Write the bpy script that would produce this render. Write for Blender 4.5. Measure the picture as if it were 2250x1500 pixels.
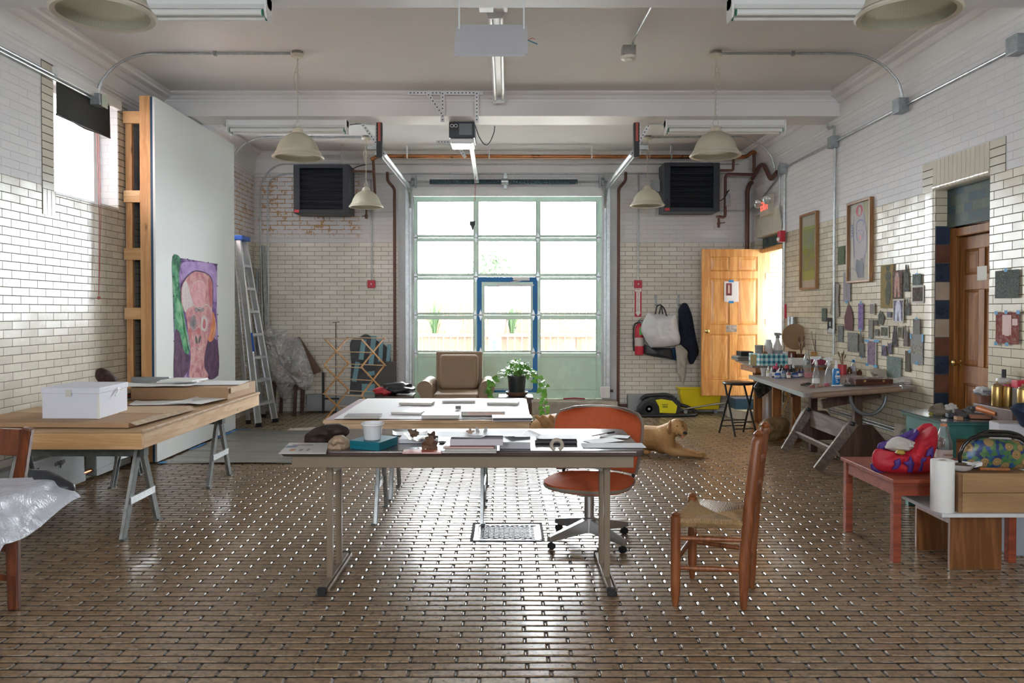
import bpy, bmesh, math, random
from mathutils import Vector, Matrix, Euler, noise as mnoise
for o in list(bpy.data.objects): bpy.data.objects.remove(o)
C = bpy.context.scene.collection
SC = bpy.context.scene
random.seed(7)
PI = math.pi

# ------------------------------------------------------------------ camera
F = 1750.0; CX, CY = 1114.0, 714.5; PITCH = math.radians(1.0); EYE = 1.44
cd = bpy.data.cameras.new('camera'); cam = bpy.data.objects.new('camera', cd); C.objects.link(cam)
cam.location = (0, 0, EYE); cam.rotation_euler = (PI/2 - PITCH, 0, 0)
cd.sensor_width = 36.0; cd.lens = 36.0*F/2250.0
cd.shift_x = (1125-CX)/2250.0; cd.shift_y = -(750-CY)/2250.0
cd.clip_start = .05; cd.clip_end = 200
SC.camera = cam
# ------------------------------------------------------------------ sky
W = bpy.data.worlds.new('world'); SC.world = W; W.use_nodes = True
wn = W.node_tree; wn.nodes.clear()
wo = wn.nodes.new('ShaderNodeOutputWorld'); wb = wn.nodes.new('ShaderNodeBackground')
wt = wn.nodes.new('ShaderNodeTexCoord'); ws = wn.nodes.new('ShaderNodeSeparateXYZ'); wr = wn.nodes.new('ShaderNodeValToRGB')
wn.links.new(wt.outputs['Generated'], ws.inputs[0]); wn.links.new(ws.outputs[2], wr.inputs[0])
wr.color_ramp.elements[0].position = 0.0; wr.color_ramp.elements[0].color = (.80, .86, .92, 1)
wr.color_ramp.elements[1].position = .6; wr.color_ramp.elements[1].color = (1, 1, 1, 1)
wn.links.new(wr.outputs[0], wb.inputs[0]); wn.links.new(wb.outputs[0], wo.inputs[0])
wb.inputs[1].default_value = 26.0
def portal(loc, rot, sx, sy):
    l = bpy.data.lights.new('daylight_portal', 'AREA'); l.shape = 'RECTANGLE'; l.size = sx; l.size_y = sy
    l.cycles.is_portal = True
    o = bpy.data.objects.new('daylight_portal', l); C.objects.link(o); o.location = loc; o.rotation_euler = rot
    return o
XL, XR, YB, YF, ZC = -3.62, 3.49, 11.44, -2.2, 3.71
portal((0, YB+.40, 1.66), (-PI/2, 0, 0), 2.74, 3.0)
portal((XL-.33, 6.9, 2.86), (0, -PI/2, 0), 1.0, 1.06)
portal((XL-.33, 9.8, 2.86), (0, -PI/2, 0), 1.0, 1.0)
portal((XR+1.0, 8.4, 1.5), (PI/2, 0, 0), 1.3, 1.0)
portal((-1.55, YF-.3, 2.3), (PI/2, 0, 0), .9, 1.2)
portal((1.55, YF-.3, 2.3), (PI/2, 0, 0), .9, 1.2)
SC.view_settings.view_transform = 'Standard'; SC.view_settings.look = 'None'
SC.view_settings.gamma = 1.0; SC.view_settings.use_curve_mapping = False
SC.view_settings.exposure = 0.72

# ------------------------------------------------------------------ pixel helpers (a pixel of the photograph at depth y)
def at(px, py, D):
    u = (px-CX)/F; v = (py-CY)/F; c, s = math.cos(PITCH), math.sin(PITCH)
    t = D/(c - v*s)
    return Vector((u*t, D, EYE + t*(-s - v*c)))
def fl(px, py, z=0.0):
    """the point of the horizontal plane z seen at a pixel"""
    u = (px-CX)/F; v = (py-CY)/F; c, s = math.cos(PITCH), math.sin(PITCH)
    t = (z-EYE)/(-s - v*c)
    return Vector((u*t, t*(c - v*s), z))
def onx(px, py, X):
    """the point of the vertical plane x=X seen at a pixel"""
    u = (px-CX)/F; v = (py-CY)/F; c, s = math.cos(PITCH), math.sin(PITCH)
    t = X/u
    return Vector((X, t*(c - v*s), EYE + t*(-s - v*c)))

# ------------------------------------------------------------------ materials
class NT:
    def __init__(s, name):
        s.m = bpy.data.materials.new(name); s.m.use_nodes = True; s.t = s.m.node_tree
        s.n = s.t.nodes; s.b = s.n['Principled BSDF']; s.o = s.n['Material Output']
    def new(s, typ, **kw):
        x = s.n.new('ShaderNode'+typ)
        for k, v in kw.items(): setattr(x, k, v)
        return x
    def link(s, a, b): s.t.links.new(a, b)
    def val(s, sock, v):
        if hasattr(v, 'is_output') or hasattr(v, 'links'): s.link(v, sock)
        else: sock.default_value = v
    def math(s, op, a, b=0.0, c=None):
        x = s.new('Math', operation=op); s.val(x.inputs[0], a); s.val(x.inputs[1], b)
        if c is not None: s.val(x.inputs[2], c)
        return x.outputs[0]
    def mix(s, f, a, b, bt='MIX'):
        x = s.new('MixRGB', blend_type=bt); s.val(x.inputs[0], f); s.val(x.inputs[1], a if not isinstance(a, tuple) else (*a[:3], 1)); s.val(x.inputs[2], b if not isinstance(b, tuple) else (*b[:3], 1))
        return x.outputs[0]
    def noise(s, vec, scale, detail=3, rough=.5, dist=0):
        x = s.new('TexNoise'); x.inputs['Scale'].default_value = scale; x.inputs['Detail'].default_value = detail
        x.inputs['Roughness'].default_value = rough; x.inputs['Distortion'].default_value = dist
        if vec is not None: s.link(vec, x.inputs['Vector'])
        return x.outputs['Fac']
    def ramp(s, f, stops, const=False):
        x = s.new('ValToRGB'); s.val(x.inputs[0], f); cr = x.color_ramp
        if const: cr.interpolation = 'CONSTANT'
        while len(cr.elements) < len(stops): cr.elements.new(.5)
        for e, (p, c) in zip(cr.elements, stops):
            e.position = p; e.color = (*c[:3], 1) if isinstance(c, tuple) else (c, c, c, 1)
        return x.outputs[0]
    def bump(s, h, strength, dist=.01, normal=None):
        x = s.new('Bump'); s.link(h, x.inputs['Height']); x.inputs['Strength'].default_value = strength; x.inputs['Distance'].default_value = dist
        if normal is not None: s.link(normal, x.inputs['Normal'])
        s.link(x.outputs[0], s.b.inputs['Normal']); return x.outputs[0]
    def coord(s, which='Object', scale=(1, 1, 1), rot=(0, 0, 0), loc=(0, 0, 0)):
        tc = s.new('TexCoord'); mp = s.new('Mapping'); s.link(tc.outputs[which], mp.inputs[0])
        mp.inputs['Scale'].default_value = scale; mp.inputs['Rotation'].default_value = rot; mp.inputs['Location'].default_value = loc
        return mp.outputs[0]
_mats = {}
def M(name, col=(.5, .5, .5), rough=.5, metal=0., var=0., vs=6., bump=0., bs=30., spec=.5, coat=0., sub=0., emit=None, es=1.):
    """plain procedural material: base colour varied by noise, optional bump"""
    if name in _mats: return _mats[name]
    k = NT(name); b = k.b
    b.inputs['Base Color'].default_value = (*col, 1); b.inputs['Roughness'].default_value = rough
    b.inputs['Metallic'].default_value = metal; b.inputs['Specular IOR Level'].default_value = spec; b.inputs['Coat Weight'].default_value = coat
    co = k.coord()
    if var:
        n = k.noise(co, vs, 4, .6)
        dk = tuple(c*(1-var) for c in col); lt = tuple(min(1, c*(1+var*.6)) for c in col)
        k.link(k.ramp(n, [(.3, dk), (.7, lt)]), b.inputs['Base Color'])
        r = k.math('MULTIPLY_ADD', n, .25, rough-.12); k.link(r, b.inputs['Roughness'])
    if bump: k.bump(k.noise(co, bs, 3), bump, .004)
    if emit: b.inputs['Emission Color'].default_value = (*emit, 1); b.inputs['Emission Strength'].default_value = es
    _mats[name] = k.m; return k.m
def WOOD(name, c1, c2, rough=.4, axis='X', scale=1., rings=9., knots=False, coat=.1):
    """grain running along the named object axis"""
    if name in _mats: return _mats[name]
    k = NT(name)
    st = {'X': (.10, 1, 1), 'Y': (1, .10, 1), 'Z': (1, 1, .10)}[axis]
    co = k.coord('Object', tuple(v*scale for v in st))
    n1 = k.noise(co, 4., 4, .6, .6); n2 = k.noise(co, 60., 3, .6)
    w = k.math('FRACT', k.math('MULTIPLY', n1, rings))
    w = k.math('ABSOLUTE', k.math('SUBTRACT', w, .5))
    f = k.math('MULTIPLY_ADD', w, 1.3, k.math('MULTIPLY', k.math('SUBTRACT', n2, .5), .9))
    col = k.ramp(f, [(.1, c2), (.75, c1)])
    if knots:
        v = k.new('TexVoronoi'); v.inputs['Scale'].default_value = 2.6*scale
        k.link(k.coord('Object', {'X': (.7, 2, 2), 'Y': (2, .7, 2), 'Z': (2, 2, .7)}[axis]), v.inputs['Vector'])
        kn = k.ramp(v.outputs['Distance'], [(.05, 1.), (.12, 0.)])
        col = k.mix(kn, col, tuple(c*.35 for c in c2))
    k.link(col, k.b.inputs['Base Color']); k.b.inputs['Roughness'].default_value = rough
    k.b.inputs['Coat Weight'].default_value = coat; k.b.inputs['Coat Roughness'].default_value = .2
    k.bump(f, .08, .002)
    _mats[name] = k.m; return k.m
def GLASS(name, tint=(1, 1, 1), gloss=.12, rough=.02, haze=0.):
    """thin clear sheet: lets light straight through, mirrors at grazing angles; haze mixes in a little pale diffuse"""
    if name in _mats: return _mats[name]
    k = NT(name); k.n.remove(k.b)
    tr = k.new('BsdfTransparent'); tr.inputs[0].default_value = (*tint, 1)
    gl = k.new('BsdfGlossy'); gl.inputs['Roughness'].default_value = rough
    fr = k.new('Fresnel'); fr.inputs['IOR'].default_value = 1.45
    ms = k.new('MixShader'); k.link(k.math('MINIMUM', k.math('MULTIPLY', fr.outputs[0], gloss*10), .9), ms.inputs[0])
    k.link(tr.outputs[0], ms.inputs[1]); k.link(gl.outputs[0], ms.inputs[2]); out = ms.outputs[0]
    if haze:
        df = k.new('BsdfDiffuse'); df.inputs[0].default_value = (.9, .92, .95, 1)
        m2 = k.new('MixShader'); m2.inputs[0].default_value = haze; k.link(out, m2.inputs[1]); k.link(df.outputs[0], m2.inputs[2]); out = m2.outputs[0]
    k.link(out, k.o.inputs[0]); _mats[name] = k.m; return k.m

# ------------------------------------------------------------------ mesh builder
class G:
    def __init__(s): s.v = []; s.f = []; s.sm = []; s.mi = []
    def add(s, vs, fs, smooth=False, mi=0, mtx=None):
        b = len(s.v); s.v += [tuple(mtx @ Vector(v)) for v in vs] if mtx is not None else [tuple(v) for v in vs]
        s.f += [tuple(i+b for i in f) for f in fs]; s.sm += [smooth]*len(fs); s.mi += [mi]*len(fs); return s
    def box(s, x0, y0, z0, x1, y1, z1, mi=0, mtx=None):
        x0, x1 = sorted((x0, x1)); y0, y1 = sorted((y0, y1)); z0, z1 = sorted((z0, z1))
        v = [(x0,y0,z0),(x1,y0,z0),(x1,y1,z0),(x0,y1,z0),(x0,y0,z1),(x1,y0,z1),(x1,y1,z1),(x0,y1,z1)]
        return s.add(v, [(0,3,2,1),(4,5,6,7),(0,1,5,4),(1,2,6,5),(2,3,7,6),(3,0,4,7)], False, mi, mtx)
    def beam(s, p, q, w, h, up=(0, 0, 1), mi=0, w2=None, h2=None):
        """rectangular bar from p to q; h measured along up"""
        p = Vector(p); q = Vector(q); d = (q-p).normalized(); u = Vector(up); a = d.cross(u)
        if a.length < 1e-4: a = d.cross(Vector((1, 0, 0)))
        a.normalize(); u = a.cross(d).normalized(); w2 = w if w2 is None else w2; h2 = h if h2 is None else h2
        v = [p+a*(sx*w/2)+u*(sy*h/2) for sx, sy in ((-1,-1),(1,-1),(1,1),(-1,1))] + [q+a*(sx*w2/2)+u*(sy*h2/2) for sx, sy in ((-1,-1),(1,-1),(1,1),(-1,1))]
        return s.add(v, [(3,2,1,0),(4,5,6,7),(0,1,5,4),(1,2,6,5),(2,3,7,6),(3,0,4,7)], False, mi)
    def tube(s, pts, r, n=8, mi=0, caps=True, closed=False):
        pts = [Vector(p) for p in pts]; m = len(pts); rs = r if isinstance(r, (list, tuple)) else [r]*m
        ref = None; vs = []
        for i, p in enumerate(pts):
            if closed: d = (pts[(i+1) % m]-pts[i-1])
            else: d = pts[min(i+1, m-1)]-pts[max(i-1, 0)]
            d = d.normalized() if d.length > 1e-9 else Vector((0, 0, 1))
            if ref is None:
                ref = d.cross(Vector((0, 0, 1)))
                if ref.length < .05: ref = d.cross(Vector((1, 0, 0)))
            ref = (ref - d*ref.dot(d)).normalized(); b2 = d.cross(ref)
            for k in range(n):
                a = 2*PI*k/n; vs.append(p+(ref*math.cos(a)+b2*math.sin(a))*rs[i])
        fs = []
        for i in range(m if closed else m-1):
            j = (i+1) % m
            for k in range(n): fs.append((i*n+k, i*n+(k+1) % n, j*n+(k+1) % n, j*n+k))
        s.add(vs, fs, True, mi)
        if caps and not closed:
            s.add(vs[:n], [tuple(range(n))[::-1]], False, mi); s.add(vs[-n:], [tuple(range(n))], False, mi)
        return s
    def lathe(s, prof, c=(0, 0, 0), n=24, mi=0, mtx=None, cap=(True, True)):
        """prof = [(r,z)...] bottom to top about z"""
        vs = []; fs = []
        for r, z in prof:
            for k in range(n): a = 2*PI*k/n; vs.append((c[0]+r*math.cos(a), c[1]+r*math.sin(a), c[2]+z))
        for i in range(len(prof)-1):
            for k in range(n): fs.append((i*n+k, i*n+(k+1) % n, (i+1)*n+(k+1) % n, (i+1)*n+k))
        s.add(vs, fs, True, mi, mtx)
        if cap[0] and prof[0][0] > 1e-5: s.add(vs[:n], [tuple(range(n))[::-1]], False, mi, mtx)
        if cap[1] and prof[-1][0] > 1e-5: s.add(vs[-n:], [tuple(range(n))], False, mi, mtx)
        return s
    def ball(s, c, r, n=12, mi=0, mtx=None, jit=0, seed=0):
        rx, ry, rz = r if isinstance(r, (list, tuple)) else (r, r, r); vs = []; fs = []; m = n
        for i in range(m+1):
            t = PI*i/m
            for k in range(n):
                a = 2*PI*k/n; q = Vector((math.sin(t)*math.cos(a), math.sin(t)*math.sin(a), -math.cos(t)))
                g = 1+jit*mnoise.noise(q*1.7+Vector((seed, seed*1.3, 0)))*2 if jit else 1
                vs.append((c[0]+q.x*rx*g, c[1]+q.y*ry*g, c[2]+q.z*rz*g))
        for i in range(m):
            for k in range(n): fs.append((i*n+k, i*n+(k+1) % n, (i+1)*n+(k+1) % n, (i+1)*n+k))
        return s.add(vs, fs, True, mi, mtx)
    def prism(s, poly, a0, a1, axis='z', mi=0, mtx=None, smooth=False):
        """poly = 2d outline; axis z: (x,y); axis y: (x,z); axis x: (y,z)"""
        def P(p, a): return {'z': (p[0], p[1], a), 'y': (p[0], a, p[1]), 'x': (a, p[0], p[1])}[axis]
        n = len(poly); v = [P(p, a0) for p in poly]+[P(p, a1) for p in poly]
        s.add(v, [tuple(range(n))[::-1], tuple(range(n, 2*n))], False, mi, mtx)
        return s.add(v, [(i, (i+1) % n, n+(i+1) % n, n+i) for i in range(n)], smooth, mi, mtx)
    def sheet(s, fn, nu, nv, th=0., mi=0, smooth=True):
        """surface fn(u,v)->Vector, u,v in 0..1; th gives thickness downwards"""
        vs = [fn(i/nu, j/nv) for j in range(nv+1) for i in range(nu+1)]; N = len(vs)
        fs = [(j*(nu+1)+i, j*(nu+1)+i+1, (j+1)*(nu+1)+i+1, (j+1)*(nu+1)+i) for j in range(nv) for i in range(nu)]
        if not th: return s.add(vs, fs, smooth, mi)
        low = [Vector(v)-Vector((0, 0, th)) for v in vs]
        ed = [i for i in range(nu+1)] + [(j)*(nu+1)+nu for j in range(1, nv+1)] + [nv*(nu+1)+i for i in range(nu-1, -1, -1)] + [j*(nu+1) for j in range(nv-1, 0, -1)]
        side = [(ed[i], ed[i]+N, ed[(i+1) % len(ed)]+N, ed[(i+1) % len(ed)]) for i in range(len(ed))]
        return s.add(vs+low, fs+[tuple(k+N for k in f[::-1]) for f in fs]+side, smooth, mi)
def obj(name, g, mat, parent=None, loc=None, rot=None, bev=0, seg=2, sub=0, smooth=None, fix=True):
    me = bpy.data.meshes.new(name); me.from_pydata([tuple(v) for v in g.v], [], g.f)
    for m in (mat if isinstance(mat, (list, tuple)) else [mat]): me.materials.append(m)
    me.polygons.foreach_set('use_smooth', [bool(x) if smooth is None else smooth for x in g.sm])
    me.polygons.foreach_set('material_index', g.mi)
    if fix:
        bm = bmesh.new(); bm.from_mesh(me); bmesh.ops.remove_doubles(bm, verts=bm.verts, dist=1e-5)
        bmesh.ops.recalc_face_normals(bm, faces=bm.faces); bm.to_mesh(me); bm.free()
        if any(g.sm): me.set_sharp_from_angle(angle=math.radians(48))
    me.update(); o = bpy.data.objects.new(name, me); C.objects.link(o)
    if parent: o.parent = parent
    if loc: o.location = loc
    if rot: o.rotation_euler = rot
    if bev:
        b = o.modifiers.new('bevel', 'BEVEL'); b.width = bev; b.segments = seg; b.limit_method = 'ANGLE'; b.angle_limit = math.radians(40)
    if sub:
        b = o.modifiers.new('sub', 'SUBSURF'); b.levels = sub; b.render_levels = sub
    return o
def thing(name, label, cat, loc=(0, 0, 0), rz=0., group=None):
    o = bpy.data.objects.new(name, None); C.objects.link(o); o.location = loc; o.rotation_euler = (0, 0, rz)
    o.empty_display_size = .1
    o['label'] = label; o['category'] = cat
    if group: o['group'] = group
    return o
def tag(o, label, cat, group=None, kind=None):
    o['label'] = label; o['category'] = cat
    if group: o['group'] = group
    if kind: o['kind'] = kind
    return o
def struct(name, g, mat, parent=None, **k):
    o = obj(name, g, mat, parent, **k); o['kind'] = 'structure'; return o
def copy_tree(o, parent=None):
    c = o.copy(); C.objects.link(c); c.parent = parent
    for ch in list(o.children): copy_tree(ch, c)
    return c
def dup(o, loc, rz, label, group=None):
    c = copy_tree(o); c.location = loc; c.rotation_euler = (0, 0, rz); c['label'] = label
    if group: c['group'] = group
    return c
def arc(c, r, a0, a1, n, plane='xz'):
    out = []
    for i in range(n+1):
        a = a0+(a1-a0)*i/n; p, q = r*math.cos(a), r*math.sin(a)
        out.append(Vector(c)+Vector({'xz': (p, 0, q), 'yz': (0, p, q), 'xy': (p, q, 0)}[plane]))
    return out
def round_path(pts, r=.08, n=5):
    """polyline with rounded corners"""
    pts = [Vector(p) for p in pts]; out = [pts[0]]
    for i in range(1, len(pts)-1):
        a, b, c = pts[i-1], pts[i], pts[i+1]; d1 = (a-b); d2 = (c-b); k = min(r, d1.length*.45, d2.length*.45)
        s, e = b+d1.normalized()*k, b+d2.normalized()*k
        for j in range(n+1):
            t = j/n; out.append(s*(1-t)**2+b*2*t*(1-t)+e*t*t)
    out.append(pts[-1]); return out
# ================================================================== the room
ZG = 2.42     # glazed brick below, painted brick above
def brickwall(name, flake=None, flake2=None, c1=(.84, .80, .70), c2=(.71, .67, .58), spec=.42):
    k = NT(name)
    geo = k.new('NewGeometry'); sp = k.new('SeparateXYZ'); k.link(geo.outputs['Position'], sp.inputs[0])
    sn = k.new('SeparateXYZ'); k.link(geo.outputs['True Normal'], sn.inputs[0])
    isx = k.math('GREATER_THAN', k.math('ABSOLUTE', sn.outputs[0]), .6)
    u = k.math('ADD', k.math('MULTIPLY', isx, sp.outputs[1]), k.math('MULTIPLY', k.math('SUBTRACT', 1., isx), sp.outputs[0]))
    cb = k.new('CombineXYZ'); k.link(k.math('ADD', u, 30.), cb.inputs[0]); k.link(sp.outputs[2], cb.inputs[1])
    pos = geo.outputs['Position']
    def bt(ms, c1, c2, mo):
        b = k.new('TexBrick'); b.offset = .5; b.inputs['Scale'].default_value = 1.; b.inputs['Brick Width'].default_value = .212
        b.inputs['Row Height'].default_value = .0622; b.inputs['Mortar Size'].default_value = ms; b.inputs['Mortar Smooth'].default_value = .3
        b.inputs['Bias'].default_value = 0.; b.inputs['Color1'].default_value = (*c1, 1); b.inputs['Color2'].default_value = (*c2, 1); b.inputs['Mortar'].default_value = (*mo, 1)
        k.link(cb.outputs[0], b.inputs['Vector']); return b
    gz = bt(.0022, c1, c2, (.075, .06, .045))
    n_lo = k.noise(pos, 1.3, 3); n_hi = k.noise(pos, 30., 4, .7)
    gcol = k.mix(k.math('MULTIPLY', k.ramp(n_lo, [(.35, 1.), (.65, 0.)]), .35), gz.outputs['Color'], (.55, .50, .40), 'MULTIPLY')
    crk = k.ramp(n_hi, [(.62, 0.), (.75, 1.)]); gcol = k.mix(k.math('MULTIPLY', crk, .25), gcol, (.35, .28, .2))
    pt = bt(.0014, (.72, .71, .71), (.69, .68, .69), (.60, .585, .585))
    pcol = pt.outputs['Color']
    def mask(x0, x1, z0, z1, soft=.12):
        a = k.math('DIVIDE', k.math('SUBTRACT', u, x0), soft); b = k.math('DIVIDE', k.math('SUBTRACT', x1, u), soft)
        c = k.math('DIVIDE', k.math('SUBTRACT', sp.outputs[2], z0), soft); d = k.math('DIVIDE', k.math('SUBTRACT', z1, sp.outputs[2]), soft)
        m = k.math('MINIMUM', k.math('MINIMUM', a, b), k.math('MINIMUM', c, d))
        x = k.math('MAXIMUM', k.math('MINIMUM', m, 1.), 0.); return x
    fk = None
    for fm in (flake, flake2):
        if fm:
            mk = mask(*fm); fk = mk if fk is None else k.math('MAXIMUM', fk, mk)
    if fk is not None:
        wide = bt(.010, (0, 0, 0), (0, 0, 0), (1, 1, 1)); wide.inputs['Mortar Smooth'].default_value = 1.
        nn = k.noise(pos, 5.5, 5, .65); n3 = k.noise(pos, 22., 3, .6)
        sc = k.math('ADD', k.math('MULTIPLY', wide.outputs['Fac'], .28), k.math('ADD', nn, k.math('MULTIPLY', n3, .35)))
        thr = k.math('MULTIPLY', k.ramp(sc, [(.78, 0.), (.81, 1.)]), fk)
        pcol = k.mix(thr, pcol, k.mix(n3, (.42, .22, .09), (.56, .36, .2)))
    st = k.ramp(k.noise(pos, 14., 3, .7), [(.68, 0.), (.74, 1.)])
    pcol = k.mix(k.math('MULTIPLY', st, .25), pcol, (.45, .42, .38))
    up = k.math('GREATER_THAN', sp.outputs[2], ZG+.005)
    k.link(k.mix(up, gcol, pcol), k.b.inputs['Base Color'])
    rg = k.math('ADD', k.math('MULTIPLY', up, .32), k.math('MULTIPLY_ADD', gz.outputs['Fac'], .5, k.math('MULTIPLY_ADD', n_hi, .14, .19)))
    k.link(rg, k.b.inputs['Roughness'])
    # height: recessed joints, slightly wavy glaze, each brick a little proud or shy
    hb = bt(.004, (1, 1, 1), (.55, .55, .55), (0, 0, 0)); hb.inputs['Mortar Smooth'].default_value = .6
    rbt = bt(.0001, (0, 0, 0), (1, 1, 1), (.5, .5, .5)); rb = k.math('ADD', rbt.outputs['Color'], 0.)
    hh = k.math('ADD', hb.outputs['Color'], k.math('MULTIPLY_ADD', k.noise(pos, 9., 2), .7, k.math('MULTIPLY_ADD', k.noise(pos, 3.6, 1), 1.2, k.math('MULTIPLY', k.math('SINE', k.math('MULTIPLY_ADD', rb, 20., k.math('MULTIPLY', k.math('ADD', u, sp.outputs[2]), 11.))), .8))))
    k.bump(hh, .55, .0035)
    k.b.inputs['Specular IOR Level'].default_value = spec
    return k.m
def wall(name, axis, p, back, u0, u1, z0, z1, holes, mat):
    """slab between p (room face) and back, with rectangular holes [(u0,u1,z0,z1)]"""
    us = sorted({u0, u1, *[h[0] for h in holes], *[h[1] for h in holes]}); zs = sorted({z0, z1, *[h[2] for h in holes], *[h[3] for h in holes]})
    g = G()
    def inh(a, b): return any(h[0] < a < h[1] and h[2] < b < h[3] for h in holes)
    def P(u, d, z): return (d, u, z) if axis == 'x' else (u, d, z)
    for i in range(len(us)-1):
        for j in range(len(zs)-1):
            if inh((us[i]+us[i+1])/2, (zs[j]+zs[j+1])/2): continue
            for d in (p, back): g.add([P(us[i], d, zs[j]), P(us[i+1], d, zs[j]), P(us[i+1], d, zs[j+1]), P(us[i], d, zs[j+1])], [(0, 1, 2, 3)])
    def rim(a, b, c, d):
        g.add([P(a, p, c), P(b, p, c), P(b, back, c), P(a, back, c), P(a, p, d), P(b, p, d), P(b, back, d), P(a, back, d)],
              [(0, 1, 2, 3), (4, 5, 6, 7), (0, 3, 7, 4), (1, 2, 6, 5)])
    rim(u0, u1, z0, z1)
    for h in holes: rim(*h)
    return struct(name, g, mat)
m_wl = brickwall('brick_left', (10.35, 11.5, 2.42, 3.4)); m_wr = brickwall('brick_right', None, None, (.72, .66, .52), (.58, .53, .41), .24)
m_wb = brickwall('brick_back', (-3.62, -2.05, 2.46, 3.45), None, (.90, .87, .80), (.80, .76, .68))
D1 = (5.77, 6.51, -.1, 2.43); D2 = (10.12, 11.14, .27, 2.46)
wall('wall_left', 'x', XL, XL-.32, YF, YB+.3, -.1, ZC+.1, [(6.38, 7.43, 2.38, 3.33), (9.28, 10.30, 2.38, 3.33)], m_wl)
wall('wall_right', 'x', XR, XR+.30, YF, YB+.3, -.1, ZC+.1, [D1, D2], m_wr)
GX0, GX1, GZ0, GZ1 = -1.36, 1.38, .18, 3.10
wall('wall_back', 'y', YB, YB+.3, XL-.32, XR+.3, -.1, ZC+.1, [(GX0, GX1, GZ0, GZ1)], m_wb)
m_plain = M('wall_plaster_white', (.72, .71, .69), .8, var=.04)
wall('wall_front', 'y', YF, YF-.3, XL-.32, XR+.3, -.1, ZC+.1, [(-2.0, -1.1, 1.7, 2.9), (1.1, 2.0, 1.7, 2.9)], m_plain)  # openings in this unseen rear wall are added to let in fill light
# ceiling, beams, cornices
m_ceil = M('ceiling_paint', (.70, .675, .655), .75, var=.035, vs=1.5)
struct('ceiling', G().box(XL-.1, YF-.1, ZC, XR+.1, YB+.1, ZC+.12), m_ceil)
m_trim = M('trim_paint', (.75, .735, .725), .5, var=.03, vs=2)
for i, (ya, yb) in enumerate([(8.33, 8.70), (4.98, 5.35), (1.6, 1.97), (-1.7, -1.33)]):
    g = G().box(XL, ya, 3.47, XR, yb, ZC)
    for yy, s in ((ya, -1), (yb, 1)):
        g.prism([(yy, 3.71), (yy+s*.10, 3.71), (yy+s*.10, 3.695), (yy+s*.085, 3.685), (yy+s*.05, 3.675), (yy+s*.03, 3.65), (yy+s*.012, 3.645), (yy+s*.012, 3.62), (yy, 3.62)], XL, XR, 'x')
        g.prism([(yy, 3.47), (yy+s*.012, 3.47), (yy+s*.012, 3.495), (yy, 3.495)], XL, XR, 'x')
    struct('trim_%d' % (i+1), g, m_trim)
def cornice(name, s, xw, y0, y1):
    p = [(xw, 3.71), (xw-s*.16, 3.71), (xw-s*.16, 3.69), (xw-s*.14, 3.68), (xw-s*.13, 3.66), (xw-s*.08, 3.645), (xw-s*.05, 3.61), (xw-s*.03, 3.60), (xw-s*.03, 3.47), (xw-s*.02, 3.46), (xw-s*.02, 3.445), (xw-s*.006, 3.435), (xw-s*.006, 3.405), (xw, 3.40)]
    struct(name, G().prism(p, y0, y1, 'y'), m_trim)
cornice('trim_5', -1, XL, YF, YB); cornice('trim_6', 1, XR, YF, YB)
p = [(YB, 3.71), (YB-.14, 3.71), (YB-.14, 3.69), (YB-.12, 3.66), (YB-.05, 3.62), (YB-.03, 3.60), (YB-.03, 3.42), (YB-.012, 3.40), (YB, 3.40)]
struct('trim_7', G().prism(p, XL, XR, 'x'), m_trim)
# floor bed and paving bricks
m_bed = M('floor_joint', (.022, .016, .012), .8, var=.3, vs=14, bump=.3, bs=60)
struct('floor_bed', G().box(XL-.1, YF-.1, -.12, XR+.1, YB+.1, -.0042), m_bed)
def floor_mat():
    k = NT('paving_brick'); geo = k.new('NewGeometry'); sp = k.new('SeparateXYZ'); k.link(geo.outputs['Position'], sp.inputs[0])
    pos = geo.outputs['Position']; rnd = geo.outputs['Random Per Island']
    c = k.ramp(rnd, [(0., (.27, .18, .105)), (.35, (.32, .22, .13)), (.7, (.36, .255, .155)), (1., (.28, .17, .085))])
    far = k.ramp(k.math('DIVIDE', sp.outputs[1], 12.), [(.74, 0.), (.84, 1.)])
    c = k.mix(far, c, k.ramp(rnd, [(0., (.27, .20, .11)), (1., (.38, .30, .175))]))
    n = k.noise(pos, 38., 4, .7); c = k.mix(k.ramp(n, [(.46, 0.), (.66, .85)]), c, (.06, .05, .042))
    n2 = k.noise(pos, .8, 3); c = k.mix(k.math('MULTIPLY', n2, .5), c, (.78, .66, .55), 'MULTIPLY')
    k.link(c, k.b.inputs['Base Color'])
    k.link(k.math('MULTIPLY_ADD', k.noise(pos, 26., 3, .6), .34, .16), k.b.inputs['Roughness'])
    k.bump(k.math('ADD', k.noise(pos, 70., 4, .65), k.math('MULTIPLY', k.noise(pos, 12., 2), .8)), .06, .003)
    k.b.inputs['Specular IOR Level'].default_value = .7; k.b.inputs['Coat Weight'].default_value = .32; k.b.inputs['Coat Roughness'].default_value = .14
    return k.m
g = G(); BW, BH, PX, PY = .179, .0465, .190, .0636
row = 0; y = .9; gt = G()
rr = random.Random(3)
DR = (-.225, .23, 4.97, 5.37)   # drain opening
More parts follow.
